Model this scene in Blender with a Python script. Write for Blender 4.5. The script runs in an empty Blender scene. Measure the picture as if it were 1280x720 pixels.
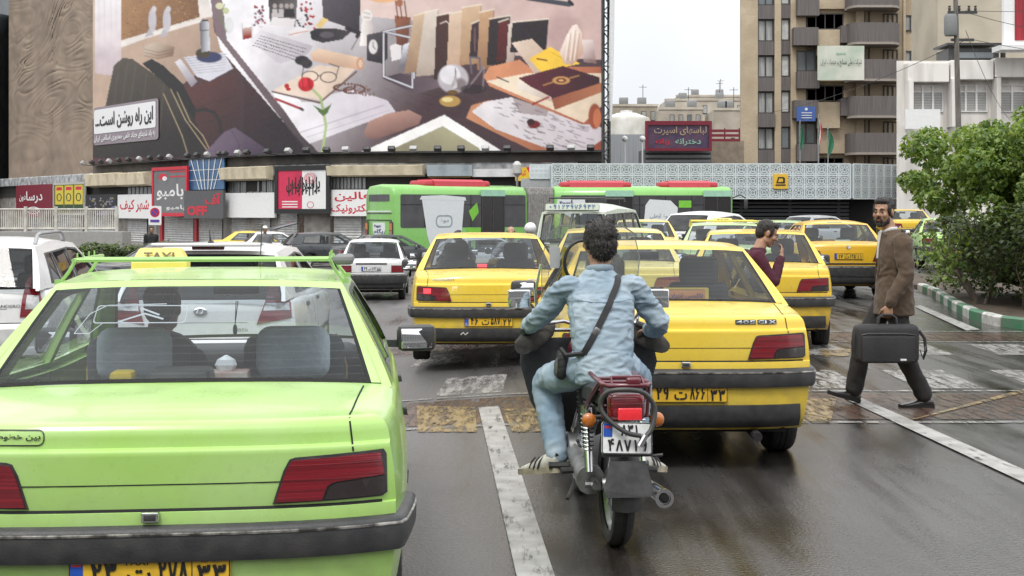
import bpy, math, random
import numpy as np
from mathutils import Vector, Matrix, noise
from mathutils.geometry import delaunay_2d_cdt
R = math.radians
rnd = random.Random(7)
SC = bpy.context.scene
COL = SC.collection
# ------------------------------------------------------------------ camera
CAMH, FPX, HY = 1.66, 1700.0, 262.0
cd = bpy.data.cameras.new('camera'); cam = bpy.data.objects.new('camera', cd); COL.objects.link(cam)
cam.location = (0, 0, CAMH); cam.rotation_euler = (R(90), 0, 0)
cd.sensor_width = 36; cd.lens = 36*FPX/1280; cd.shift_y = -(360-HY)/1280
cd.clip_start = .1; cd.clip_end = 2000
SC.camera = cam
# ------------------------------------------------------------------ sky and sun (overcast)
SUN_EL, SUN_AZ = 58, 200            # degrees; azimuth clockwise from +Y
W = bpy.data.worlds.new('World'); SC.world = W; W.use_nodes = True
nt = W.node_tree; bg = nt.nodes['Background']
sky = nt.nodes.new('ShaderNodeTexSky'); sky.sky_type = 'NISHITA'; sky.sun_disc = False
sky.sun_elevation = R(SUN_EL); sky.sun_rotation = R(SUN_AZ)
hs = nt.nodes.new('ShaderNodeHueSaturation'); hs.inputs['Saturation'].default_value = .12
nt.links.new(sky.outputs[0], hs.inputs['Color'])
# cloud deck: an even pale grey layer with faint broad patches
tc = nt.nodes.new('ShaderNodeTexCoord'); nz = nt.nodes.new('ShaderNodeTexNoise')
nz.inputs['Scale'].default_value = 2.2; nz.inputs['Detail'].default_value = 5
nt.links.new(tc.outputs['Generated'], nz.inputs['Vector'])
cr = nt.nodes.new('ShaderNodeValToRGB')
cr.color_ramp.elements[0].position = .3; cr.color_ramp.elements[0].color = (6.6, 6.9, 7.3, 1)
cr.color_ramp.elements[1].position = .7; cr.color_ramp.elements[1].color = (9.4, 9.4, 9.4, 1)
nt.links.new(nz.outputs['Fac'], cr.inputs['Fac'])
mx = nt.nodes.new('ShaderNodeMix'); mx.data_type = 'RGBA'; mx.inputs['Factor'].default_value = .88
# an overcast sky is about three times brighter overhead than at the horizon
sxyz = nt.nodes.new('ShaderNodeSeparateXYZ'); nt.links.new(tc.outputs['Generated'], sxyz.inputs[0])
zr_ = nt.nodes.new('ShaderNodeMapRange'); zr_.inputs[1].default_value = 0; zr_.inputs[2].default_value = .7; zr_.inputs[3].default_value = .60; zr_.inputs[4].default_value = 1.45
nt.links.new(sxyz.outputs['Z'], zr_.inputs[0])
ml = nt.nodes.new('ShaderNodeMix'); ml.data_type = 'RGBA'; ml.blend_type = 'MULTIPLY'; ml.inputs['Factor'].default_value = 1
nt.links.new(cr.outputs[0], ml.inputs['A']); nt.links.new(zr_.outputs[0], ml.inputs['B'])
nt.links.new(hs.outputs[0], mx.inputs['A']); nt.links.new(ml.outputs['Result'], mx.inputs['B'])
nt.links.new(mx.outputs['Result'], bg.inputs['Color']); bg.inputs['Strength'].default_value = .12
sd = bpy.data.lights.new('sun', 'SUN'); sd.energy = 1.1; sd.angle = R(14); sd.color = (1, .97, .93)
sun = bpy.data.objects.new('sun', sd); COL.objects.link(sun)
sun.rotation_euler = (R(90-SUN_EL), 0, R(180-SUN_AZ))
SC.view_settings.view_transform = 'Standard'; SC.view_settings.look = 'None'
SC.view_settings.exposure = 0.55; SC.view_settings.gamma = 1
SC.cycles.max_bounces = 8; SC.cycles.transparent_max_bounces = 16
SC.cycles.glossy_bounces = 3; SC.cycles.diffuse_bounces = 3
SC.cycles.sample_clamp_indirect = 6
SC.cycles.caustics_reflective = False; SC.cycles.caustics_refractive = False

# ------------------------------------------------------------------ materials
MATS = {}
def _n(nt, t, **k):
    n = nt.nodes.new(t)
    for a, b in k.items(): setattr(n, a, b)
    return n
def mixc(nt, fac, a, b, blend='MIX'):
    m = _n(nt, 'ShaderNodeMix', data_type='RGBA', blend_type=blend)
    for key, val in (('Factor', fac), ('A', a), ('B', b)):
        if hasattr(val, 'links') or hasattr(val, 'is_linked'): nt.links.new(val, m.inputs[key])
        elif isinstance(val, (int, float)): m.inputs[key].default_value = val
        else: m.inputs[key].default_value = (*val[:3], 1)
    return m.outputs['Result']
def noise_fac(nt, scale, lo=.35, hi=.65, detail=4, vec=None, stretch=None):
    t = _n(nt, 'ShaderNodeTexNoise'); t.inputs['Scale'].default_value = scale; t.inputs['Detail'].default_value = detail
    if vec is None: vec = _n(nt, 'ShaderNodeTexCoord').outputs['Object']
    if stretch:
        mp = _n(nt, 'ShaderNodeMapping'); mp.inputs['Scale'].default_value = stretch
        nt.links.new(vec, mp.inputs['Vector']); vec = mp.outputs[0]
    nt.links.new(vec, t.inputs['Vector'])
    mr = _n(nt, 'ShaderNodeMapRange'); mr.inputs[1].default_value = lo; mr.inputs[2].default_value = hi
    nt.links.new(t.outputs['Fac'], mr.inputs[0])
    return mr.outputs[0]
def new_mat(name):
    m = bpy.data.materials.new(name); m.use_nodes = True
    return m, m.node_tree, m.node_tree.nodes['Principled BSDF']
def pm(name, col, rough=.5, metal=0, var=.12, scale=6, bump=0, bscale=60, coat=0, col2=None, lo=.35, hi=.65,
       stretch=None, spec=None, emit=0, sheen=0, rvar=0):
    """procedural Principled material: base colour varied by noise, optional bump"""
    if name in MATS: return MATS[name]
    m, nt, p = new_mat(name)
    c2 = col2 or tuple(min(1, c*(1-var)) for c in col)
    f = noise_fac(nt, scale, lo, hi, stretch=stretch)
    nt.links.new(mixc(nt, f, col, c2), p.inputs['Base Color'])
    p.inputs['Roughness'].default_value = rough; p.inputs['Metallic'].default_value = metal
    if rvar:
        mr = _n(nt, 'ShaderNodeMapRange'); mr.inputs[3].default_value = rough-rvar; mr.inputs[4].default_value = rough+rvar
        nt.links.new(noise_fac(nt, scale*1.7), mr.inputs[0]); nt.links.new(mr.outputs[0], p.inputs['Roughness'])
    if coat: p.inputs['Coat Weight'].default_value = coat; p.inputs['Coat Roughness'].default_value = .06
    if spec is not None: p.inputs['Specular IOR Level'].default_value = spec
    if sheen: p.inputs['Sheen Weight'].default_value = sheen
    if emit:
        p.inputs['Emission Color'].default_value = (*col, 1); p.inputs['Emission Strength'].default_value = emit
    if bump:
        b = _n(nt, 'ShaderNodeBump'); b.inputs['Strength'].default_value = bump; b.inputs['Distance'].default_value = .01
        nt.links.new(noise_fac(nt, bscale, .2, .8, stretch=stretch), b.inputs['Height']); nt.links.new(b.outputs[0], p.inputs['Normal'])
    MATS[name] = m
    return m
def paint(name, col, dirt=(.16, .14, .11), fade=None, dirtamt=.35):
    """car paint: clear-coated, faded in patches, grime near the ground"""
    if name in MATS: return MATS[name]
    m, nt, p = new_mat(name)
    c = mixc(nt, noise_fac(nt, 1.6, .3, .8), col, fade or tuple(min(1, x*1.12+.02) for x in col))
    tcn = _n(nt, 'ShaderNodeTexCoord'); sx = _n(nt, 'ShaderNodeSeparateXYZ'); nt.links.new(tcn.outputs['Object'], sx.inputs[0])
    mr = _n(nt, 'ShaderNodeMapRange'); mr.inputs[1].default_value = .85; mr.inputs[2].default_value = .2
    nt.links.new(sx.outputs['Z'], mr.inputs[0])
    mul = _n(nt, 'ShaderNodeMath', operation='MULTIPLY'); nt.links.new(mr.outputs[0], mul.inputs[0])
    nt.links.new(noise_fac(nt, 9, .3, .7, 6), mul.inputs[1])
    add = _n(nt, 'ShaderNodeMath', operation='MULTIPLY_ADD'); add.inputs[1].default_value = dirtamt*1.3; add.use_clamp = True
    spk = _n(nt, 'ShaderNodeMath', operation='MULTIPLY'); nt.links.new(noise_fac(nt, 38, .55, .85, 5), spk.inputs[0]); spk.inputs[1].default_value = dirtamt*.4
    nt.links.new(mul.outputs[0], add.inputs[0]); nt.links.new(spk.outputs[0], add.inputs[2])
    nt.links.new(mixc(nt, add.outputs[0], c, dirt), p.inputs['Base Color'])
    r = _n(nt, 'ShaderNodeMapRange'); r.inputs[3].default_value = .22; r.inputs[4].default_value = .5
    nt.links.new(noise_fac(nt, 5, .3, .75, 6), r.inputs[0]); nt.links.new(r.outputs[0], p.inputs['Roughness'])
    p.inputs['Coat Weight'].default_value = .5; p.inputs['Coat Roughness'].default_value = .08
    b = _n(nt, 'ShaderNodeBump'); b.inputs['Strength'].default_value = .05; b.inputs['Distance'].default_value = .004
    nt.links.new(noise_fac(nt, 14, .2, .8, 3), b.inputs['Height']); nt.links.new(b.outputs[0], p.inputs['Normal'])
    MATS[name] = m
    return m
def glass(name, tint=(.55, .6, .62), refl=1.45, lines=False, haze=.06, gloss_rough=.02):
    """thin pane: tinted see-through with a Fresnel reflection and a little film of dust"""
    if name in MATS: return MATS[name]
    m = bpy.data.materials.new(name); m.use_nodes = True; nt = m.node_tree; nt.nodes.clear()
    out = _n(nt, 'ShaderNodeOutputMaterial'); tr = _n(nt, 'ShaderNodeBsdfTransparent'); gl = _n(nt, 'ShaderNodeBsdfGlossy')
    df = _n(nt, 'ShaderNodeBsdfDiffuse'); df.inputs[0].default_value = (.42, .43, .42, 1)
    tr.inputs[0].default_value = (*tint, 1); gl.inputs['Roughness'].default_value = gloss_rough
    fr = _n(nt, 'ShaderNodeFresnel'); fr.inputs[0].default_value = refl
    m1 = _n(nt, 'ShaderNodeMixShader'); m2 = _n(nt, 'ShaderNodeMixShader')
    mr = _n(nt, 'ShaderNodeMapRange'); mr.inputs[3].default_value = 0; mr.inputs[4].default_value = haze*2.2
    nt.links.new(noise_fac(nt, 3.5, .3, .75, 6, stretch=(1, 1, 2.2)), mr.inputs[0])
    fac = mr.outputs[0]
    if lines:
        tcn = _n(nt, 'ShaderNodeTexCoord'); sx = _n(nt, 'ShaderNodeSeparateXYZ'); nt.links.new(tcn.outputs['Object'], sx.inputs[0])
        a = _n(nt, 'ShaderNodeMath', operation='MULTIPLY'); a.inputs[1].default_value = 38; nt.links.new(sx.outputs['Z'], a.inputs[0])
        fz = _n(nt, 'ShaderNodeMath', operation='FRACT'); nt.links.new(a.outputs[0], fz.inputs[0])
        lt = _n(nt, 'ShaderNodeMath', operation='LESS_THAN'); lt.inputs[1].default_value = .07; nt.links.new(fz.outputs[0], lt.inputs[0])
        sc = _n(nt, 'ShaderNodeMath', operation='MULTIPLY_ADD'); sc.inputs[1].default_value = .07; nt.links.new(lt.outputs[0], sc.inputs[0]); nt.links.new(fac, sc.inputs[2])
        fac = sc.outputs[0]
    nt.links.new(fac, m1.inputs[0]); nt.links.new(tr.outputs[0], m1.inputs[1]); nt.links.new(df.outputs[0], m1.inputs[2])
    nt.links.new(fr.outputs[0], m2.inputs[0]); nt.links.new(m1.outputs[0], m2.inputs[1]); nt.links.new(gl.outputs[0], m2.inputs[2])
    nt.links.new(m2.outputs[0], out.inputs[0])
    MATS[name] = m
    return m
def M_(k):
    return {
    'tyre': lambda: pm('tyre', (.022, .022, .023), .75, bump=.3, bscale=40, col2=(.045, .042, .04)),
    'black': lambda: pm('black_plastic', (.03, .031, .033), .45, col2=(.055, .054, .052), scale=12, bump=.15, bscale=150),
    'matt': lambda: pm('matt_black', (.012, .012, .012), .9),
    'under': lambda: pm('underbody', (.02, .019, .018), .95),
    'chrome': lambda: pm('chrome', (.72, .72, .72), .14, 1, rvar=.06),
    'steel': lambda: pm('steel', (.42, .42, .42), .35, 1, rvar=.1, scale=12),
    'alloy': lambda: pm('alloy', (.4, .4, .41), .38, .8, scale=14),
    'red_lens': lambda: pm('red_lens', (.24, .006, .016), .14, coat=1, var=.55, scale=16, stretch=(.05, .05, 7), bump=.25, bscale=16),
    'dark_lens': lambda: pm('smoked_lens', (.03, .022, .022), .15, coat=1),
    'clear_lens': lambda: pm('clear_lens', (.6, .6, .6), .1, .2, coat=1, var=.35, scale=25),
    'amber': lambda: pm('amber_lens', (.5, .14, .015), .15, coat=1),
    'seat': lambda: pm('seat_cloth', (.075, .08, .085), .9, bump=.2, bscale=200),
    'dash': lambda: pm('dashboard', (.02, .021, .023), .7),
    'white': lambda: pm('white_paint', (.8, .8, .79), .35),
    'mirror': lambda: pm('mirror_glass', (.8, .82, .84), .03, 1, var=.04),
    'plate_y': lambda: pm('plate_yellow', (.78, .48, .035), .35, col2=(.6, .36, .04), scale=18, lo=.5, hi=.8),
    'plate_w': lambda: pm('plate_white', (.76, .77, .77), .35, col2=(.6, .6, .58), scale=20, lo=.5, hi=.8),
    'blue': lambda: pm('plate_blue', (.02, .09, .45), .35),
    'ink': lambda: pm('plate_ink', (.015, .015, .015), .4),
    'flag_r': lambda: pm('flag_red', (.6, .03, .03), .5), 'flag_g': lambda: pm('flag_green', (.02, .3, .08), .5),
    }[k]()

# ------------------------------------------------------------------ mesh builder
class MB:
    def __init__(s): s.v = []; s.f = []; s.mi = []
    def add(s, vs, fs, mi=0):
        b = len(s.v); s.v.extend([tuple(v) for v in vs])
        for f in fs: s.f.append([b+i for i in f]); s.mi.append(mi)
        return b
    def box(s, c, d, mi=0, rot=None):
        x, y, z = d[0]/2, d[1]/2, d[2]/2
        vs = [Vector(p) for p in ((-x,-y,-z),(x,-y,-z),(x,y,-z),(-x,y,-z),(-x,-y,z),(x,-y,z),(x,y,z),(-x,y,z))]
        if rot is not None:
            m = rot if isinstance(rot, Matrix) else Matrix.Rotation(rot, 3, 'Z')
            vs = [m @ v for v in vs]
        s.add([v+Vector(c) for v in vs], [(3,2,1,0),(4,5,6,7),(0,1,5,4),(1,2,6,5),(2,3,7,6),(3,0,4,7)], mi); return s
    def bbox(s, c, d, b=.02, mi=0, rot=None, n=2):
        """box with rounded edges"""
        hx, hy, hz = d[0]/2, d[1]/2, d[2]/2; b = min(b, hx*.98, hy*.98, hz*.98)
        rings = []
        prof = [(1-math.cos(i/n*math.pi/2), math.sin(i/n*math.pi/2)) for i in range(n+1)]  # inset from outer, rise
        def ring(ins, z):
            r = []; cx, cy = hx-b, hy-b; rr = max(b-ins, .0005)
            for q, (sx, sy) in enumerate(((1,1),(-1,1),(-1,-1),(1,-1))):
                for i in range(n+1):
                    a = q*math.pi/2 + i/n*math.pi/2
                    r.append((sx*cx+rr*math.cos(a), sy*cy+rr*math.sin(a), z))
            return r
        zs = [(b*(1-math.sin(i/n*math.pi/2)), -hz+b-b*math.cos(i/n*math.pi/2)) for i in range(n+1)]
        zs += [(i_, -z_) for i_, z_ in reversed(zs)]
        m = None
        if rot is not None: m = rot if isinstance(rot, Matrix) else Matrix.Rotation(rot, 3, 'Z')
        for ins, z in zs:
            rg = [Vector(p) for p in ring(ins, z)]
            if m: rg = [m @ p for p in rg]
            rings.append([p+Vector(c) for p in rg])
        s.loft(rings, mi=mi); return s
    def loft(s, rings, closed=True, cap=True, mi=0):
        n = len(rings[0]); vs = [p for r in rings for p in r]; fs = []
        for i in range(len(rings)-1):
            for j in range(n if closed else n-1):
                k = (j+1) % n
                fs.append((i*n+j, i*n+k, (i+1)*n+k, (i+1)*n+j))
        if cap and closed:
            fs.append(tuple(range(n-1, -1, -1))); fs.append(tuple((len(rings)-1)*n+j for j in range(n)))
        s.add(vs, fs, mi); return s
    def tube(s, pts, r, n=8, cap=True, mi=0, closed=False):
        pts = [Vector(p) for p in pts]; rs = r if isinstance(r, list) else [r]*len(pts)
        rings = []; up = None
        for i, p in enumerate(pts):
            a = pts[(i-1) % len(pts)] if closed else pts[max(i-1, 0)]; b = pts[(i+1) % len(pts)] if closed else pts[min(i+1, len(pts)-1)]
            t = (b-a).normalized()
            if up is None: up = t.orthogonal().normalized()
            up = (up - t*up.dot(t))
            if up.length < 1e-5: up = t.orthogonal()
            up.normalize(); sd = t.cross(up)
            rr = rs[i]; ra, rb = rr if isinstance(rr, (tuple, list)) else (rr, rr)
            rings.append([p + up*math.cos(2*math.pi*j/n)*ra + sd*math.sin(2*math.pi*j/n)*rb for j in range(n)])
        if closed: rings.append(rings[0]); cap = False
        s.loft(rings, cap=cap, mi=mi); return s
    def lathe(s, prof, n=24, mi=0, M=None, cap=False):
        """profile of (radius, height) turned round local Z, then moved by M"""
        rings = [[Vector((r*math.cos(2*math.pi*j/n), r*math.sin(2*math.pi*j/n), h)) for j in range(n)] for r, h in prof]
        if M is not None: rings = [[M @ p for p in r] for r in rings]
        s.loft(rings, cap=cap, mi=mi); return s
    def ell(s, c, r, n=14, k=9, mi=0, M=None):
        rings = []
        for i in range(k+1):
            a = -math.pi/2 + math.pi*i/k; q = max(math.cos(a), .01)
            rg = [Vector((r[0]*q*math.cos(2*math.pi*j/n), r[1]*q*math.sin(2*math.pi*j/n), r[2]*math.sin(a))) for j in range(n)]
            if M is not None: rg = [M @ p for p in rg]
            rings.append([p+Vector(c) for p in rg])
        s.loft(rings, mi=mi); return s
    def prism(s, poly, f0, f1, mi=0):
        """poly of (u,v) extruded between mappings f0 and f1 -> 3D"""
        n = len(poly); a = [f0(*p) for p in poly]; b = [f1(*p) for p in poly]
        s.add(a+b, [tuple(range(n-1, -1, -1)), tuple(range(n, 2*n))]+[(i, (i+1) % n, n+(i+1) % n, n+i) for i in range(n)], mi); return s
    def patch(s, outer, holes, fn, step=None, t0=0., t1=-.01, mi=0, sides=True):
        """polygon with holes meshed finely, mapped by fn(u,v,offset), given thickness"""
        V, F = [], []
        for lp in [outer]+list(holes):
            b = len(V); pts = []
            for i, p in enumerate(lp):
                q = lp[(i+1) % len(lp)]; L = math.dist(p, q); k = max(1, int(L/step)) if step else 1
                pts += [(p[0]+(q[0]-p[0])*j/k, p[1]+(q[1]-p[1])*j/k) for j in range(k)]
            if sum(pts[i-1][0]*pts[i][1]-pts[i][0]*pts[i-1][1] for i in range(len(pts))) < 0: pts.reverse()
            V += pts; F.append(list(range(b, b+len(pts))))
        if step:
            xs = [p[0] for p in outer]; ys = [p[1] for p in outer]
            y = min(ys)+step*.5
            while y < max(ys):
                x = min(xs)+step*.5
                while x < max(xs):
                    if inpoly((x, y), outer) and not any(inpoly((x, y), h) for h in holes): V.append((x, y))
                    x += step
                y += step
        r = delaunay_2d_cdt([Vector(p) for p in V], [], F, 2 if holes else 1, 1e-6)
        ov, of = r[0], r[2]
        a = [fn(p[0], p[1], t0) for p in ov]
        s.add(a, of, mi)
        if sides:
            oe = {}
            for f in of:
                for i in range(len(f)):
                    e = (f[i], f[(i+1) % len(f)]); oe[e] = 1
            bd = [e for e in oe if (e[1], e[0]) not in oe]
            vs, fs = [], []
            for e in bd:
                k = len(vs)
                for q in (e[0], e[1]): vs += [fn(ov[q][0], ov[q][1], t0), fn(ov[q][0], ov[q][1], t1)]
                fs.append((k, k+1, k+3, k+2))
            s.add(vs, fs, mi)
        return s
    def ribbon(s, pts, w, fn, off=.002, mi=0):
        """thin strip along 2D polyline on a surface"""
        L, Rr = [], []
        for i, p in enumerate(pts):
            a = pts[max(i-1, 0)]; b = pts[min(i+1, len(pts)-1)]
            dx, dy = b[0]-a[0], b[1]-a[1]; l = math.hypot(dx, dy) or 1
            nx, ny = -dy/l*w/2, dx/l*w/2
            L.append(fn(p[0]+nx, p[1]+ny, off)); Rr.append(fn(p[0]-nx, p[1]-ny, off))
        n = len(pts)
        s.add(L+Rr, [(i, i+1, n+i+1, n+i) for i in range(n-1)], mi); return s
    def build(s, name, mats, parent=None, smooth=35, loc=None):
        me = bpy.data.meshes.new(name); me.from_pydata(s.v, [], s.f)
        if not isinstance(mats, (list, tuple)): mats = [mats]
        for m in mats: me.materials.append(m)
        if len(mats) > 1: me.polygons.foreach_set('material_index', s.mi)
        if smooth:
            me.polygons.foreach_set('use_smooth', [True]*len(me.polygons)); me.set_sharp_from_angle(angle=R(smooth))
        me.validate(); me.update()
        o = bpy.data.objects.new(name, me); COL.objects.link(o)
        if parent is not None: o.parent = parent
        if loc is not None: o.location = loc
        return o
def inpoly(p, poly):
    x, y = p; c = False; n = len(poly)
    for i in range(n):
        x1, y1 = poly[i][:2]; x2, y2 = poly[i-1][:2]
        if (y1 > y) != (y2 > y) and x < (x2-x1)*(y-y1)/(y2-y1)+x1: c = not c
    return c
def itp(x, xs, ys): return float(np.interp(x, xs, ys))
def sst(a, b, x):
    t = min(1, max(0, (x-a)/(b-a))); return t*t*(3-2*t)
def thing(name, label, cat, loc=(0,0,0), rz=0, group=None):
    o = bpy.data.objects.new(name, None); COL.objects.link(o); o.empty_display_size = .2
    o.location = loc; o.rotation_euler = (0, 0, rz); tag(o, label, cat, group); return o
def tag(o, label, cat, group=None, kind=None):
    if label: o['label'] = label
    if cat: o['category'] = cat
    if group: o['group'] = group
    if kind: o['kind'] = kind
    return o
def struct(mb, name, mats, smooth=35): return tag(mb.build(name, mats, None, smooth), None, None, None, 'structure')
def clone(o, parent=None):
    c = o.copy(); COL.objects.link(c)
    if parent is not None: c.parent = parent
    for ch in o.children: clone(ch, c)
    return c

# ------------------------------------------------------------------ lettering
_AR = {}
for ch, code, k in (('ا',0xFE8D,2),('ب',0xFE8F,4),('پ',0xFB56,4),('ت',0xFE95,4),('ث',0xFE99,4),('ج',0xFE9D,4),('چ',0xFB7A,4),('ح',0xFEA1,4),('خ',0xFEA5,4),
    ('د',0xFEA9,2),('ذ',0xFEAB,2),('ر',0xFEAD,2),('ز',0xFEAF,2),('ژ',0xFB8A,2),('س',0xFEB1,4),('ش',0xFEB5,4),('ص',0xFEB9,4),('ط',0xFEC1,4),('ع',0xFEC9,4),
    ('غ',0xFECD,4),('ف',0xFED1,4),('ق',0xFED5,4),('ک',0xFB8E,4),('گ',0xFB92,4),('ل',0xFEDD,4),('م',0xFEE1,4),('ن',0xFEE5,4),('ه',0xFEE9,4),('و',0xFEED,2),('ی',0xFBFC,4),('آ',0xFE81,2)):
    _AR[ch] = (code, k)
def shape_fa(t):
    """contextual Arabic-script forms, laid out left to right"""
    out = []; run = ''
    def join_prev(i): return i > 0 and t[i-1] in _AR and _AR[t[i-1]][1] == 4
    for i, c in enumerate(t):
        if c in _AR:
            code, k = _AR[c]; p = join_prev(i); nx = i+1 < len(t) and t[i+1] in _AR and k == 4
            out.append(chr(code + (3 if (p and nx) else 2 if nx else 1 if p else 0)))
        else: out.append(c)
    out.reverse(); s = ''.join(out)
    # digit runs keep their own order
    res, buf = '', ''
    for c in s:
        if c in '۰۱۲۳۴۵۶۷۸۹0123456789': buf = c+buf
        else: res += buf+c; buf = ''
    return res+buf
def glyphs(txt, bold=0.):
    c = bpy.data.curves.new('lettering', 'FONT'); c.body = txt; c.size = 1; c.offset = bold; c.resolution_u = 3
    o = bpy.data.objects.new('lettering', c); COL.objects.link(o)
    dg = bpy.context.evaluated_depsgraph_get(); dg.update()
    me = bpy.data.meshes.new_from_object(o.evaluated_get(dg))
    v = [(p.co.x, p.co.y) for p in me.vertices]; f = [tuple(p.vertices) for p in me.polygons]
    bpy.data.meshes.remove(me); bpy.data.objects.remove(o); bpy.data.curves.remove(c)
    return v, f
FADIG = {'۰': [[(.5,.62),(.35,.5),(.5,.38),(.65,.5),(.5,.62)]], '۱': [[(.35,1),(.5,.6),(.52,0)]], '۲': [[(.9,1),(.82,.72),(.5,.68),(.15,1)],[(.15,1),(.38,.55),(.42,0)]],
 '۳': [[(.97,1),(.93,.75),(.7,.7),(.6,.95)],[(.6,.95),(.54,.72),(.35,.68),(.08,1)],[(.08,1),(.3,.55),(.34,0)]], '۴': [[(.92,.97),(.6,1),(.5,.82),(.66,.68),(.95,.66)],[(.66,.68),(.4,.66),(.08,1)],[(.08,1),(.3,.5),(.34,0)]],
 '۵': [[(.5,1),(.15,.5),(.1,.15),(.28,.02),(.5,.28),(.72,.02),(.9,.15),(.85,.5),(.5,1)]], '۶': [[(.82,.95),(.45,1),(.22,.78),(.4,.58),(.88,.6)],[(.62,.58),(.36,.35),(.12,0)]],
 '۷': [[(.05,1),(.5,.02)],[(.5,.02),(.95,1)]], '۸': [[(.05,0),(.5,.98)],[(.5,.98),(.95,0)]], '۹': [[(.82,.7),(.5,.52),(.2,.7),(.35,.97),(.68,.98),(.82,.7)],[(.82,.7),(.76,.35),(.6,0)]]}
def smooth2(P, k=4):
    if len(P) < 3: return P
    out = []
    for i in range(len(P)-1):
        p0, p1, p2, p3 = P[max(i-1, 0)], P[i], P[i+1], P[min(i+2, len(P)-1)]
        for j in range(k):
            t = j/k; out.append(tuple(.5*(2*p1[q]+(p2[q]-p0[q])*t+(2*p0[q]-5*p1[q]+4*p2[q]-p3[q])*t*t+(3*p1[q]-p0[q]-3*p2[q]+p3[q])*t**3) for q in (0, 1)))
    return out+[P[-1]]
def text_on(mb, txt, box, fn, off=.003, fa=False, bold=0., mi=0, fit='box', mirror=False):
    """letters fitted into box (u0,v0,u1,v1) on surface fn(u,v,offset)"""
    if all(c in FADIG for c in txt):      # Persian numerals are drawn as strokes
        n = len(txt); w = (box[2]-box[0])/n; h = box[3]-box[1]; t = min(h, w*1.5)*.17
        for i, c in enumerate(txt):
            a = box[0]+w*i+w*.13
            for st in FADIG[c]: mb.ribbon(smooth2([(a+p[0]*w*.74, box[1]+p[1]*h) for p in st]), t, fn, off, mi); off += 1e-4
        return
    v, f = glyphs(shape_fa(txt) if fa else txt, bold)
    if not v: return
    xs = [p[0] for p in v]; ys = [p[1] for p in v]; x0, x1, y0, y1 = min(xs), max(xs), min(ys), max(ys)
    u0, v0, u1, v1 = box; sx, sy = (u1-u0)/(x1-x0), (v1-v0)/(y1-y0)
    if fit == 'keep': sx = sy = min(sx, sy)
    cx, cy = (u0+u1)/2, (v0+v1)/2
    mb.add([fn(cx+(p[0]-(x0+x1)/2)*sx, cy+(p[1]-(y0+y1)/2)*sy, off) for p in v], f, mi)
def plane_fn(o, ux, vy, nn):
    o, ux, vy, nn = Vector(o), Vector(ux), Vector(vy), Vector(nn)
    return lambda u, v, off=0.: o+ux*u+vy*v+nn*off
def rect(u0, v0, u1, v1): return [(u0,v0),(u1,v0),(u1,v1),(u0,v1)]
def rrect(u0, v0, u1, v1, r, n=4):
    P = []
    for cx, cy, a0 in ((u1-r,v0+r,-90),(u1-r,v1-r,0),(u0+r,v1-r,90),(u0+r,v0+r,180)):
        P += [(cx+r*math.cos(R(a0+90*i/n)), cy+r*math.sin(R(a0+90*i/n))) for i in range(n+1)]
    return P
def px(x, y, d): return Vector(((x-640)/FPX*d, d, CAMH-(y-HY)/FPX*d))   # photo pixel at a distance -> point
def gz(x, y):
    """height of the ground: the left half of the square falls gently away"""
    g = itp(y, [6, 12, 31, 65, 85, 120], [0, .15, .45, .75, 1.0, 1.0])
    x1 = itp(y, [0, 31, 65], [.2, 2, 22]); x0 = itp(y, [0, 31, 65], [-2.5, -2.5, 0])
    return -g*sst(x1, x0, x) if x1 > x0 else 0
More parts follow.
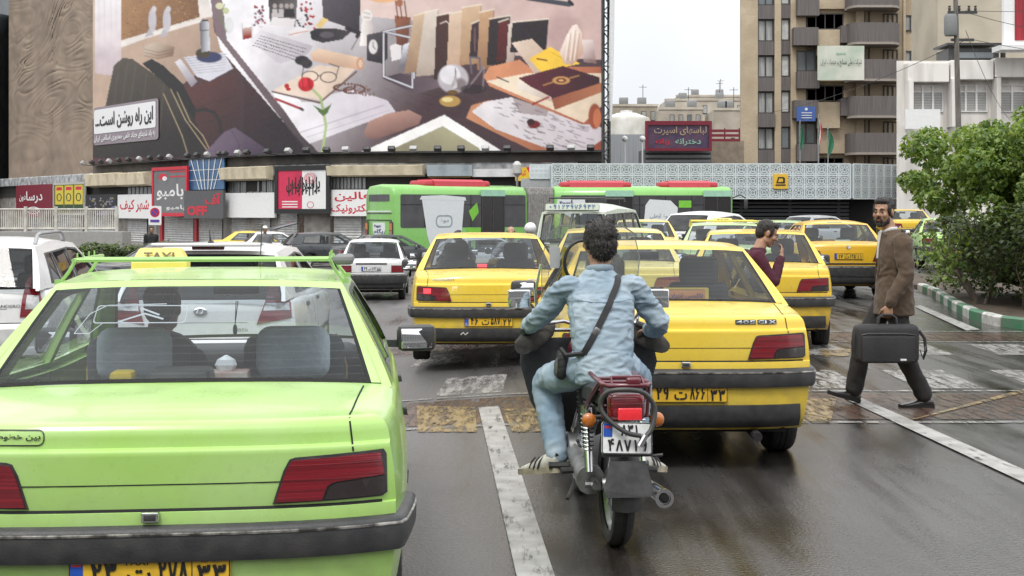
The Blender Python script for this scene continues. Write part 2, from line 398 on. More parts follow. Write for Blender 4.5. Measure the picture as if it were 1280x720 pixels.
# ================================================================== GROUND
def ground_fn(x, y, off=0.): return Vector((x, y, gz(x, y)+off))
def road_material():
    m, nt, p = new_mat('wet_asphalt')
    gn = _n(nt, 'ShaderNodeNewGeometry'); pos = gn.outputs['Position']
    def math_(op, a, b, clamp=False):
        n = _n(nt, 'ShaderNodeMath', operation=op); n.use_clamp = clamp
        for i, v in enumerate((a, b)):
            if isinstance(v, (int, float)): n.inputs[i].default_value = v
            else: nt.links.new(v, n.inputs[i])
        return n.outputs[0]
    grain = noise_fac(nt, 55, .28, .72, 6, pos); stone = noise_fac(nt, 160, .35, .65, 2, pos)
    mid = noise_fac(nt, 1.1, .3, .7, 8, pos, (1, .4, 1)); streak = noise_fac(nt, 2.6, .45, .68, 6, pos, (1.5, .10, 1)); wear = noise_fac(nt, 5, .3, .75, 8, pos, (1, .35, 1))
    # wetness: pools and wheel tracks; the right hand lane is wetter than the worn lane on the left
    sx = _n(nt, 'ShaderNodeSeparateXYZ'); nt.links.new(pos, sx.inputs[0])
    side = _n(nt, 'ShaderNodeMapRange'); side.inputs[1].default_value = -.3; side.inputs[2].default_value = .5; side.inputs[3].default_value = -.22; side.inputs[4].default_value = .24
    nt.links.new(sx.outputs['X'], side.inputs[0])
    pool = noise_fac(nt, .5, .3, .7, 6, pos, (1, .45, 1))
    wet = math_('ADD', math_('ADD', math_('MULTIPLY', pool, .6), math_('MULTIPLY', streak, .5)), side.outputs[0], True)
    wet = math_('MULTIPLY', wet, math_('ADD', .75, math_('MULTIPLY', wear, .35)), True)
    dry = mixc(nt, grain, (.055, .053, .051), (.20, .195, .19)); dry = mixc(nt, stone, dry, (.09, .087, .084)); dry = mixc(nt, math_('MULTIPLY', mid, .55), dry, (.055, .05, .046))
    wetc = mixc(nt, grain, (.007, .006, .005), (.030, .024, .019))
    c = mixc(nt, wet, dry, wetc)
    vo = _n(nt, 'ShaderNodeTexVoronoi', feature='DISTANCE_TO_EDGE'); vo.inputs['Scale'].default_value = .55
    wv = _n(nt, 'ShaderNodeTexNoise'); wv.inputs['Scale'].default_value = 3; nt.links.new(pos, wv.inputs['Vector']); va = _n(nt, 'ShaderNodeMix', data_type='RGBA'); va.inputs['Factor'].default_value = .18
    nt.links.new(pos, va.inputs['A']); nt.links.new(wv.outputs['Color'], va.inputs['B']); nt.links.new(va.outputs['Result'], vo.inputs['Vector'])
    crk = _n(nt, 'ShaderNodeMapRange'); crk.inputs[1].default_value = .0; crk.inputs[2].default_value = .008; crk.inputs[3].default_value = .75; crk.inputs[4].default_value = 0; nt.links.new(vo.outputs['Distance'], crk.inputs[0])
    c = mixc(nt, math_('MULTIPLY', crk.outputs[0], noise_fac(nt, .4, .5, .62, 3, pos)), c, (.01, .009, .009))
    nt.links.new(c, p.inputs['Base Color'])
    r = _n(nt, 'ShaderNodeMapRange'); r.inputs[3].default_value = .46; r.inputs[4].default_value = .055; nt.links.new(wet, r.inputs[0]); nt.links.new(r.outputs[0], p.inputs['Roughness']); p.inputs['Specular IOR Level'].default_value = .45
    bs = _n(nt, 'ShaderNodeMapRange'); bs.inputs[3].default_value = .55; bs.inputs[4].default_value = .12; nt.links.new(wet, bs.inputs[0])
    b = _n(nt, 'ShaderNodeBump'); b.inputs['Distance'].default_value = .005; nt.links.new(bs.outputs[0], b.inputs['Strength'])
    nt.links.new(math_('ADD', grain, math_('MULTIPLY', wear, 1.2)), b.inputs['Height']); nt.links.new(b.outputs[0], p.inputs['Normal'])
    return m
ROAD = road_material()
xs = sorted(set(np.linspace(-260, 260, 27)) | set(np.linspace(-24, 24, 49)) | set(np.linspace(-4, 4, 33)))
ys = sorted(set(np.linspace(-30, 900, 32)) | set(np.linspace(-4, 120, 63)) | set(np.linspace(2, 30, 57)))
g = MB(); g.add([ground_fn(x, y) for y in ys for x in xs], [(j*len(xs)+i, j*len(xs)+i+1, (j+1)*len(xs)+i+1, (j+1)*len(xs)+i) for j in range(len(ys)-1) for i in range(len(xs)-1)])
struct(g, 'road', ROAD)
def worn(name, col, amt=.5, col2=None, rough=.45):
    m, nt, p = new_mat(name); gn = _n(nt, 'ShaderNodeNewGeometry'); pos = gn.outputs['Position']
    nt.links.new(mixc(nt, noise_fac(nt, 6, .3, .7, 6, pos), col, col2 or tuple(c*.6 for c in col)), p.inputs['Base Color'])
    p.inputs['Roughness'].default_value = rough
    a = _n(nt, 'ShaderNodeMapRange'); a.inputs[1].default_value = amt-.08; a.inputs[2].default_value = amt+.08
    t = _n(nt, 'ShaderNodeTexNoise'); t.inputs['Scale'].default_value = 9; t.inputs['Detail'].default_value = 8; t.inputs['Roughness'].default_value = .75
    mp = _n(nt, 'ShaderNodeMapping'); mp.inputs['Scale'].default_value = (1.7, .3, 1); nt.links.new(pos, mp.inputs[0]); nt.links.new(mp.outputs[0], t.inputs['Vector'])
    nt.links.new(t.outputs['Fac'], a.inputs[0]); nt.links.new(a.outputs[0], p.inputs['Alpha'])
    return m
LINE = worn('worn_white_line', (.42, .415, .395), .385, (.22, .215, .20)); ZEB = worn('worn_zebra_paint', (.42, .41, .39), .475, (.2, .19, .18), .3); YLW = worn('worn_yellow_paint', (.36, .25, .09), .485, (.2, .15, .08), .3)
BRICKRED = worn('worn_red_crossing_paint', (.125, .072, .053), .455, (.075, .056, .047), .25)
def mark(name, poly, m, lev=1, step=.5):
    b = MB(); b.patch(poly, [], lambda x, y, o=0.: ground_fn(x, y, .004*lev), step, 0, 0, sides=False); struct(b, name, m, 0)
def gpx(x, y):
    """ground point seen at a photo pixel"""
    d = CAMH*FPX/(y-HY)
    for _ in range(4): d = (CAMH-gz((x-640)/FPX*d, d))*FPX/(y-HY)
    return ((x-640)/FPX*d, d)
def gq(*P): return [gpx(*p) for p in P]
for a, b in ((18.3, 17.15), (12.25, 10.75)): mark('crossing_band', [(-9, a), (9, a), (9, b), (-9, b)], BRICKRED, 1)
for yy in (18.5, 17.05, 12.45, 10.62): mark('road_marking', [(-9, yy), (9, yy), (9, yy-.075), (-9, yy-.075)], ZEB, 2)
for rowy, L in ((16.75, 1.25), (14.05, 1.45)):
    off = .0 if rowy > 15 else .45
    for k in range(-7, 8):
        x = k*1.12+off; mark('zebra_stripe', [(x, rowy), (x+.62, rowy), (x+.58, rowy-L), (x-.04, rowy-L)], ZEB, 1)
la, lb = (-.2, 11.6), (.27, 3.2)
dx = (lb[0]-la[0])/(la[1]-lb[1])
mark('lane_line', [(la[0]-.086, la[1]), (la[0]+.086, la[1]), (lb[0]+.086, lb[1]), (lb[0]-.086, lb[1])], LINE, 3)
mark('lane_line', [(2.9, 11.9), (3.06, 11.9), (3.62, 2.0), (3.42, 2.0)], LINE, 3)
mark('lane_line', gq((1143,384),(1150,382),(1225,413),(1208,414)), LINE, 3)
mark('lane_line', gq((1137,358),(1160,352),(1163,354),(1139,361)), LINE, 3)
for a in (((521,508),(594,510),(596,541),(522,541)), ((628,512),(690,512),(700,540),(640,541)), ((1000,500),(1046,499),(1038,530),(998,528)), ((1023,438),(1062,437),(1072,445),(1031,447))):
    mark('yellow_patch', gq(*a), YLW, 2)
mark('yellow_line', gq((1135,527),(1147,525),(1300,487),(1300,482)), YLW, 3)
mark('yellow_line', gq((1000,513),(1040,522),(1040,525),(1000,517)), YLW, 3)
# ---------------------------------------------------------------- planted island with painted kerb
KP = [(8.35,27.8),(8.12,26.2),(7.72,24.3),(7.28,22.2),(7.0,20.6),(6.93,19.4),(7.12,18.9),(7.6,18.7),(9.2,18.5),(12,18.3)]
isl = MB(); poly = KP+[(14,18.3),(14,34),(9.5,33),(8.6,30)]
isl.patch(poly, [], lambda x, y, o=0.: Vector((x, y, .10+.05*noise.noise((x*.9, y*.9, 0))+o)), .5, 0, -.2)
tag(struct(isl, 'island_soil', pm('damp_soil', (.05, .036, .025), .9, bump=.6, bscale=20, col2=(.09, .065, .045))), None, None)
GK = pm('kerb_green_paint', (.035, .19, .085), .5, col2=(.10, .16, .11), scale=7); WK = pm('kerb_white_paint', (.62, .62, .59), .5, col2=(.35, .35, .32), scale=7, bump=.2)
pts = []
for i in range(len(KP)-1):
    a, b = Vector(KP[i]), Vector(KP[i+1]); n = max(2, int((b-a).length/.12))
    pts += [a.lerp(b, j/n) for j in range(n)]
pts.append(Vector(KP[-1]))
blk, k, acc, start = 0, 0, 0, 0
for i in range(1, len(pts)):
    acc += (pts[i]-pts[i-1]).length
    if acc > .62 or i == len(pts)-1:
        seg = pts[start:i+1]; rg_ = []
        for j, p in enumerate(seg):
            a = seg[max(j-1, 0)]; b = seg[min(j+1, len(seg)-1)]; t = (b-a).normalized(); nn = Vector((t.y, -t.x))
            q = p.copy()
            if j == 0: q = p+t*.01
            if j == len(seg)-1: q = p-t*.01
            rg_.append([(q.x+nn.x*o, q.y+nn.y*o, z) for o, z in ((-.10,-.02),(-.11,.11),(-.085,.15),(.03,.16),(.06,.13),(.06,-.02))])
        kb = MB(); kb.loft(rg_); o = kb.build('kerb_stone', [WK, GK][k % 2], None, 40); tag(o, None, None, 'painted kerb stones', 'structure')
        k += 1; acc = 0; start = i

# ================================================================== FOLIAGE
def leafmesh(mb, pts, size, droop=.5, nrm=None, mi=None, rr=rnd, wide=.42):
    for p in pts:
        s = size*rr.uniform(.6, 1.25); a = rr.uniform(0, 2*math.pi); el = rr.uniform(-1.1, .35)-droop
        d = Vector((math.cos(a)*math.cos(el), math.sin(a)*math.cos(el), math.sin(el))); w = d.cross(Vector((rr.uniform(-.5,.5), rr.uniform(-.5,.5), 1))).normalized()*s*wide
        u = d.cross(w).normalized()*s*.12; p = Vector(p)
        mb.add([p, p+d*s*.35-w+u, p+d*s*.4-u*.5, p+d*s*.35+w+u, p+d*s], [(0,2,1),(0,3,2),(1,2,4),(2,3,4)], rr.randrange(mi) if mi else 0)
def leafmat(name, a, b, tr=.35):
    m, nt, p = new_mat(name)
    nt.links.new(mixc(nt, noise_fac(nt, 4, .3, .7), a, b), p.inputs['Base Color']); p.inputs['Roughness'].default_value = .42
    out = nt.nodes['Material Output']; tl = _n(nt, 'ShaderNodeBsdfTranslucent'); tl.inputs[0].default_value = (min(1,a[0]*2.2), min(1,a[1]*2), a[2], 1)
    ms = _n(nt, 'ShaderNodeMixShader'); ms.inputs[0].default_value = tr; nt.links.new(p.outputs[0], ms.inputs[1]); nt.links.new(tl.outputs[0], ms.inputs[2]); nt.links.new(ms.outputs[0], out.inputs[0])
    return m
LEAF = [leafmat('broad_leaf', (.17,.26,.06), (.11,.19,.04)), leafmat('broad_leaf_pale', (.25,.33,.10), (.17,.25,.07)), leafmat('broad_leaf_deep', (.085,.145,.04), (.10,.17,.045))]
HLEAF = [leafmat('hedge_leaf', (.075,.115,.04), (.05,.08,.03)), leafmat('hedge_leaf_pale', (.13,.17,.065), (.09,.13,.05)), leafmat('hedge_leaf_deep', (.04,.065,.025), (.05,.075,.03))]
BARK = pm('pale_bark', (.20,.165,.13), .85, bump=.5, bscale=25, col2=(.11,.09,.07)); TWIG = pm('brown_twig', (.11,.075,.05), .9, bump=.3)
def tree(x, y, label):
    r = random.Random(3); t = thing('broadleaf_tree', label, 'tree', (x, y, .1))
    tr = MB(); ends = []
    def limb(p, d, L, rad, lev):
        pts = [p]; q = p.copy(); dd = d.copy()
        for i in range(5):
            dd = (dd+Vector((r.uniform(-.16,.16), r.uniform(-.16,.16), r.uniform(-.05,.14)))).normalized(); q = q+dd*L/5; pts.append(q.copy())
        tr.tube(pts, [rad*(1-.11*i) for i in range(6)], 8 if lev < 2 else 5)
        if lev >= 3: ends.append(pts); return
        if lev >= 2: ends.append(pts[3:])
        for k in range(3 if lev else 4):
            a = r.uniform(0, 6.28); s = pts[r.choice((3, 4, 5))]
            limb(s, (dd+Vector((math.cos(a), math.sin(a), r.uniform(-.1, .45)))*.85).normalized(), L*r.uniform(.6, .8), rad*.52, lev+1)
    limb(Vector((0,0,-.1)), Vector((-.28,.0,1)), .75, .062, 1); limb(Vector((.05,0,-.1)), Vector((-.8,0,1)), .8, .045, 1); limb(Vector((.12,.05,-.1)), Vector((.3,.1,1)), 1.0, .05, 1)
    tr.build('trunk', BARK, t)
    cl = MB(); P = []
    centres = [(r.gauss(.42,.78), r.gauss(0,.7), 2.2+r.gauss(0,.5)) for _ in range(105)]
    for c in centres:
        if c[2] < 1.25 or c[0] < -1.12: continue
        sz = r.uniform(.18, .38)
        for _ in range(int(230*sz/.28)):
            v = Vector((r.gauss(0,1), r.gauss(0,1), r.gauss(0,1))).normalized()*sz*r.uniform(.45, 1)**.5; v.z *= .8
            P.append(Vector(c)+v)
    for e in ends:
        for _ in range(16): P.append(e[r.randrange(len(e))]+Vector((r.gauss(0,.10), r.gauss(0,.10), r.gauss(0,.10))))
    leafmesh(cl, P, .092, .45, mi=3, rr=r); cl.build('crown', LEAF, t, 0)
    return t
tree(7.75, 22.6, 'broadleaf street tree with pale forked trunk growing out of the hedge beside the kerb')
def hedge(name, label, x0, x1, y0, y1, h, n, size, z0, mats, seed=5, stems=40, rnd_=.25):
    r = random.Random(seed); t = thing(name, label, 'hedge', ((x0+x1)/2, (y0+y1)/2, z0))
    hx, hy = (x1-x0)/2, (y1-y0)/2; P = []
    for _ in range(n):
        u, v = r.uniform(-1, 1), r.uniform(-1, 1); f = r.random()
        if f < .5: v = -1+abs(r.gauss(0, .12)); 
        elif f < .72: u = -1+abs(r.gauss(0, .12))
        w = r.random()**.8 if f < .72 else 1-abs(r.gauss(0, .1))
        X, Y = u*hx, v*hy; nn = noise.noise((X*1.1+seed, Y*1.1, w*2.2)); 
        hh = h*(.92+.22*noise.noise((X*.8, Y*.8, seed*3.1))); e = max(0, w-.75)/.25
        k = 1+rnd_*nn-.12*e*e-.10*(1-w)**2
        if nn < -.28 and r.random() < .75: continue
        P.append((X*k+r.gauss(0,.03), Y*k+r.gauss(0,.03), .12+w*(hh-.12)))
    l = MB(); leafmesh(l, P, size, .05, mi=len(mats), rr=r); l.build('foliage', mats, t, 0)
    s = MB()
    for _ in range(stems):
        X, Y = r.uniform(-.95,.95)*hx, (-.92+abs(r.gauss(0,.25)))*hy; p = Vector((X, Y, -.05)); pts = [p]
        for i in range(4): p = p+Vector((r.uniform(-.12,.12), r.uniform(-.1,.1), h*.2)); pts.append(p)
        s.tube(pts, [.016,.014,.011,.008,.004], 5)
    s.build('stems', TWIG, t)
    c = MB(); c.bbox((0, hy*.12, h*.46), (hx*1.5, hy*1.4, h*.62), h*.2); c.build('shaded_core', pm('shrub_heart', (.03,.035,.018), 1, bump=.8, bscale=15, col2=(.015,.02,.01)), t)  # solid core coloured dark as the shade deep inside the hedge
    return t
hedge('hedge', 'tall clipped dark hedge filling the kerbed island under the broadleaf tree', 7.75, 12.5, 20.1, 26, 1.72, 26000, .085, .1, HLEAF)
# ================================================================== SHOP ROW WITH THE BIG HOARDING (a curved block across the square)
FP = [(24,83),(14.5,84),(5.5,85),(-8.2,87),(-12.5,88.5),(-17.5,92.6),(-22.5,98),(-28.6,105.5),(-34.9,114),(-46,129),(-58,146),(-72,167),(-90,194)]
def _mitre():
    out = []
    for i in range(len(FP)):
        ns = []
        for j in (i-1, i):
            if 0 <= j < len(FP)-1:
                t = Vector((FP[j+1][0]-FP[j][0], FP[j+1][1]-FP[j][1])).normalized(); n = Vector((t.y, -t.x)); ns.append(n if n.y < 0 else -n)
        m = sum(ns, Vector((0, 0))).normalized(); out.append(m/m.dot(ns[0]))
    return out
FN = _mitre()
def fpt(pxl, off=0.):
    """plan point of the curved frontage in a given direction, pushed out by off"""
    k = (pxl-640)/FPX
    for i in range(len(FP)-1):
        a = Vector(FP[i])+FN[i]*off; b = Vector(FP[i+1])+FN[i+1]*off
        den = (b.x-a.x)-k*(b.y-a.y)
        if abs(den) < 1e-9: continue
        s = (k*a.y-a.x)/den
        if -1e-4 <= s <= 1.0001:
            t = (b-a).normalized(); n = Vector((t.y, -t.x)); n = n if n.y < 0 else -n
            return a+(b-a)*s, n
    raise ValueError(pxl)
def panel(x0, x1, y0, y1, off=.3):
    """flat board on the frontage: mapping with u, v in 0..1 (v up) and its size in metres"""
    a, n = fpt(x0, off); b, _ = fpt(x1, off); z1 = CAMH+(HY-y0)/FPX*(a.y+b.y)/2; z0 = CAMH+(HY-y1)/FPX*(a.y+b.y)/2
    ux = Vector((b.x-a.x, b.y-a.y, 0)); nn = Vector((ux.y, -ux.x, 0)).normalized(); nn = nn if nn.y < 0 else -nn
    return plane_fn((a.x, a.y, z0), ux, (0, 0, z1-z0), nn), ux.length, z1-z0
sb = thing('shop_building', 'curved single storey shop row with cream parapet panels and roller shutters under the hoarding', 'building', (0, 90, -1))
def strip(name, mats, prof, parent=sb, x0=-20, x1=722, n=60, base=(0, 90, -1)):
    """profile of (out, z) swept along the frontage"""
    rg_ = []
    for i in range(n+1):
        p_ = x0+(x1-x0)*i/n; r_ = []
        for o, z in prof:
            q, _ = fpt(p_, o); r_.append((q.x-base[0], q.y-base[1], z-base[2]))
        rg_.append(r_)
    m = MB(); m.loft(rg_, closed=False); return m.build(name, mats, parent, 30)
strip('wall', pm('shop_wall', (.34,.32,.29), .8, col2=(.2,.185,.17), scale=1.5), [(0,-1.2),(0,4.7),(-4,4.7)])
strip('parapet', pm('parapet_grey', (.48,.49,.50), .7, col2=(.2,.2,.2), scale=2), [(.05,3.9),(.5,3.95),(.5,4.62),(.42,4.7),(-.2,4.7)])
strip('dark_fascia', pm('dark_fascia', (.035,.033,.03), .8), [(.02,2.9),(.1,2.9),(.1,3.9),(.02,3.9)])
strip('pavement', pm('shop_pavement', (.22,.21,.2), .8), [(3,-1.4),(3,-.9),(0,-.9)])
SHUT = pm('roller_shutter', (.55,.55,.54), .55, .1, col2=(.42,.42,.41), scale=3)
for a, b in ((40,64),(70,104),(110,144),(160,184),(204,242),(247,278),(290,338),(348,372),(418,452)):
    F, w, h = panel(a, b, 262, 300, .06); m = MB(); q, n_ = fpt((a+b)/2)
    n = 14; zb, zt_ = -.9-F(0,0).z, 1.5-F(0,0).z
    prof = []
    for i in range(n): prof += [((i)/n, .0), ((i+.5)/n, .05)]
    m.loft([[F(u, (zb+(zt_-zb)*v)/h, o)-Vector((0,90,-1)) for v, o in prof] for u in (0, 1)], closed=False)
    m.build('roller_shutter', SHUT, sb, 20)
PIL = pm('red_pillar', (.4,.02,.03), .5)
for a in (201, 244):
    F, w, h = panel(a-1.6, a+1.6, 268, 320, .25); m = MB(); m.patch(rect(0,0,1,1), [], lambda u, v, o=0: F(u,v,o)-Vector((0,90,-1)), None, 0, -.2); m.build('pillar', PIL, sb, 0)
sh = MB(); F, w, h = panel(374, 416, 268, 312, .05); sh.patch(rect(0,0,1,1), [], lambda u, v, o=0: F(u,v,o)-Vector((0,90,-1)), None, 0, -.05); sh.build('shop_window', pm('dim_shop_window', (.06,.035,.02), .2, col2=(.25,.15,.07), scale=4, lo=.5, hi=.75), sb, 0)
CREAM = pm('cream_awning', (.82,.72,.52), .7, col2=(.66,.57,.41), scale=2)
for a, b, y0, y1 in ((115,154,216,234),(154,190,215,233),(283,342,208,226),(412,532,206,221)):
    F, w, h = panel(a, b, y0, y1, .55); m = MB()
    m.prism([(0,0),(.55,.12),(.72,.9),(.0,1.0)], lambda o, v: F(.005, v, o)-Vector((0,90,-1)), lambda o, v: F(.995, v, o)-Vector((0,90,-1))); m.build('awning', CREAM, sb, 20)
SIL = pm('silver_slat', (.42,.43,.44), .5, .3, col2=(.25,.25,.25), scale=40, stretch=(1,1,.05))
for a, b, y0, y1 in ((160,190,234,243),(285,345,227,241),(412,458,222,236)):
    F, w, h = panel(a, b, y0, y1, .2); m = MB(); n = int(w/.25)
    for i in range(n): m.patch(rect(i/n, 0, (i+.7)/n, 1), [], lambda u, v, o=0: F(u,v,o)-Vector((0,90,-1)), None, .03*(i % 3), -.1)
    m.build('slat_screen', SIL, sb, 0)
# ---- signs along the row
def col(name, c, rough=.45, **k): return pm(name, c, rough, **k)
RED, WHT_, DGREY, MAR = col('sign_red', (.6,.02,.045)), col('sign_white', (.78,.78,.77), var=.06), col('sign_dark_grey', (.09,.09,.095)), col('sign_maroon', (.2,.012,.03))
BLK, YSG = col('sign_black', (.015,.015,.016)), col('sign_yellow', (.7,.55,.06))
def sign(name, label, x0, x1, y0, y1, mats, draw, off=.75, frame=None, cat='sign', group=None, thick=.18):
    F, w, h = panel(x0, x1, y0, y1, off); c = F(.5, 0); t = thing(name, label, cat, c, 0, group)
    L = lambda u, v, o=0.: F(u, v, o)-c
    b = MB(); b.patch(rect(0,0,1,1), [], L, None, 0, -thick); b.build('board', mats[0], t, 0)
    if frame:
        f = MB(); e = frame[1]; f.patch(rect(-e/w*.5, -e/h*.5, 1+e/w*.5, 1+e/h*.5), [rect(e/w, e/h, 1-e/w, 1-e/h)], L, None, .06, -.1); f.build('frame', frame[0], t, 0)
    d = MB(); draw(d, L)
    if d.v: d.build('lettering', mats[1:], t, 0)
    return t
def T(d, L, s, box, mi=0, fa=True, b=.02, o=.012): text_on(d, s, box, L, o, fa=fa, bold=b, mi=mi)
def dr(d, L): T(d, L, 'درسا', (.3,.42,.75,.8)); T(d, L, 'دون', (.1,.48,.28,.68)); d.ribbon([(.5+.17*math.cos(a), .2+.10*math.sin(a)) for a in np.linspace(0,6.3,24)], .03, L, .01); T(d, L, 'درسا', (.42,.14,.58,.25))
sign('shop_sign', 'maroon shop sign with thin white Persian script at the far left end of the row', 20, 65, 231, 271, [MAR, WHT_], dr)
def dr(d, L):
    for i in range(3):
        d.patch(rect(.06+.31*i,.2,.32+.31*i,.95), [], L, None, .008, 0, 0); d.ribbon([(.19+.31*i+.07*math.cos(a), .55+.12*math.sin(a)) for a in np.linspace(0,6.3,14)], .03, L, .014, 1)
        d.patch(rect(.10+.31*i,.78,.28+.31*i,.88), [], L, None, .012, 0, 2); d.patch(rect(.06+.31*i,.2,.32+.31*i,.32), [], L, None, .012, 0, 1)
sign('shop_sign', 'olive yellow shop display of three lit bottle panels beside the maroon sign', 67, 106, 229, 268, [col('sign_olive', (.16,.15,.05)), YSG, col('sign_deep_green', (.03,.07,.03)), RED], dr, frame=(col('sign_pale', (.5,.5,.46)), .12))
def dr(d, L):
    r = random.Random(2)
    for i in range(40):
        u, v = r.uniform(.1,.85), r.uniform(.2,.8); d.patch([(u,v),(u+r.uniform(.03,.12),v+r.uniform(-.05,.08)),(u+r.uniform(0,.06),v+.1)], [], L, None, .008, 0, i % 3)
    d.patch([(.3,.05),(.95,.05),(.98,.5),(.6,.25)], [], L, None, .006, 0, 2)
sign('shop_poster', 'dark poster of black and violet gear beside the white sign with red script', 107, 146, 243, 270, [BLK, col('poster_gold', (.3,.25,.12)), col('poster_grey', (.3,.3,.33)), col('poster_violet', (.22,.2,.32))], dr)
sign('shop_sign', 'white sign reading bag city in red Persian letters left of the grey and red sign', 147, 190, 243, 273, [WHT_, RED], lambda d, L: T(d, L, 'شهر کیف', (.08,.25,.92,.8)), group=None)
def dr(d, L):
    T(d, L, 'بامبو', (.12,.32,.9,.66)); T(d, L, 'بامبو', (.4,.10,.95,.22), 0)
    d.patch([(.3+.13*math.cos(a), .82+.07*math.sin(a)) for a in np.linspace(0,6.0,14)], [], L, None, .012, 0, 1)
    d.patch([(.36+.07*math.cos(a), .78+.05*math.sin(a)) for a in np.linspace(0,6.0,14)], [], L, None, .02, 0, 0)
    for v in (.9,.8): d.patch(rect(.5,v,.95,v+.03), [], L, None, .012, 0, 1)
sign('shop_sign', 'tall grey sign in a red frame with bold white Persian word', 191, 234, 210, 269, [col('sign_mid_grey', (.17,.17,.175)), WHT_, RED], dr, off=1.1, frame=(RED, .16))
def dr(d, L): T(d, L, 'OFF', (.08,.1,.6,.45), 0, False, .05); T(d, L, 'آف', (.55,.5,.95,.9), 0, True, .03)
sign('shop_sign', 'dark charcoal sign with red OFF lettering below the blue glass panel', 230, 279, 238, 273, [DGREY, RED], dr, off=1.3)
sign('shop_sign', 'blank white sign board between the dark OFF sign and the red and white sign', 280, 343, 241, 272, [WHT_, WHT_], lambda d, L: None)
def dr(d, L):
    d.patch(rect(0,0,.5,1), [], L, None, .006, 0, 1)
    T(d, L, 'پرسپولیس', (.2,.40,.84,.80), 0, True, .03)
    for i in range(9): d.patch(rect(.24+.065*i,.36+.02*(i%3),.262+.065*i,.78-.06*(i%2)), [], L, None, .011, 0, 0)
    for i in range(3): d.patch(rect(.12,.10+.06*i,.42,.125+.06*i), [], L, None, .012, 0, 2)
    for rr_ in (.05,.08,.11): d.ribbon([(.66+rr_*math.cos(a), .75+rr_*1.1*math.sin(a)) for a in np.linspace(0,6.3,16)], .012, L, .009, 1)
    d.ribbon([(.66+.06*math.cos(a), .16+.07*math.sin(a)) for a in np.linspace(0,6.3,16)], .012, L, .009, 1)
sign('shop_sign', 'square sign half red half white with black stylised Persian lettering in a black frame', 345, 411, 209, 265, [WHT_, BLK, col('sign_crimson', (.62,.03,.09)), WHT_], dr, off=1.0, frame=(BLK, .2))
def dr(d, L): T(d, L, 'عالین', (.1,.55,.96,.92)); T(d, L, 'الکترونیک', (.02,.08,.96,.46))
sign('shop_sign', 'white sign with two lines of red Persian letters partly behind the green bus', 413, 466, 237, 270, [WHT_, RED], dr)
def dr(d, L): T(d, L, 'فست فود', (.34,.08,.92,.62), 0, True, .03); d.patch([(0,0),(.24,0),(.27,.5),(.2,1),(0,1)], [], L, None, .008, 0, 1); T(d, L, 'کباب', (.03,.3,.2,.8), 2, True, .03)
sign('shop_sign', 'red fast food sign with white Persian letters above the bus bellows', 644, 712, 209, 226, [RED, WHT_, col('sign_amber', (.75,.5,.03)), RED], dr, off=1.2)
for a, b, y0, y1, c, nm, lb in ((534,590,206,220,(.35,.4,.43),'roof_canopy','corrugated grey canopy above the green bus roof'),(590,645,211,221,(.7,.7,.7),'fascia_board','plain white fascia board left of the red fast food sign'),(536,588,213,222,(.6,.4,.14),'fascia_board','ochre fascia board under the corrugated grey canopy')):
    sign(nm, lb, a, b, y0, y1, [col('board_%d' % a, c), WHT_], lambda d, L: None, off=.8 if a != 534 else 1.1, cat='fascia')
gb = thing('glazed_bay', 'blue glass bay with fanned white bars above the dark OFF sign', 'window'); F, w, h = panel(236, 280, 197, 237, .9)
m = MB(); m.patch(rect(0,0,1,1), [], F, None, 0, -.1); m.build('glass', pm('blue_bay_glass', (.03,.09,.2), .12, col2=(.05,.15,.3), scale=1), gb, 0)
m = MB()
for i in range(6): m.ribbon([(.32+.08*i, 0), (.06+.18*i, 1)], .022, F, .03)
for v in (.3,.62): m.ribbon([(0,v),(1,v)], .015, F, .028)
m.build('bars', WHT_, gb, 0)
# ---- AC units on the shop roof
def ac(x, y, w, h, label):
    p, n = fpt(x, -.6); d = p.y; z = CAMH+(HY-y-h)/FPX*d; t = thing('air_conditioner', label, 'air conditioner', (p.x, p.y, 4.7), math.atan2(-n.x, -n.y)*-1*0, 'air conditioners on the shop roof')
    W_, H_ = w*d/FPX, h*d/FPX
    b = MB(); b.bbox((0,0,H_/2+.12), (W_,.6,H_), .04); b.box((-W_*.3,0,.06), (.08,.5,.12)); b.box((W_*.3,0,.06), (.08,.5,.12)); b.build('casing', pm('ac_casing', (.5,.5,.48), .6, col2=(.36,.35,.32), scale=3), t)
    g = MB(); g.lathe([(H_*.42,0),(H_*.42,.03),(H_*.38,.03),(H_*.36,0)], 18, M=Matrix.Translation((W_*.1,-.3,H_/2+.12)) @ Matrix.Rotation(R(90),4,'X'))
    for k in range(6): a = k*math.pi/6; g.tube([(W_*.1+math.cos(a)*H_*.38,-.315,H_/2+.12+math.sin(a)*H_*.38),(W_*.1-math.cos(a)*H_*.38,-.315,H_/2+.12-math.sin(a)*H_*.38)], .012, 4)
    g.build('fan_grille', M_('black'), t)
for i, (x, w) in enumerate(((36,11),(82,20),(124,18),(200,16),(445,14),(472,15),(494,16),(300,14))):
    ac(x, 205, w, 12, 'grey boxed cooling unit on the shop roof below the hoarding')
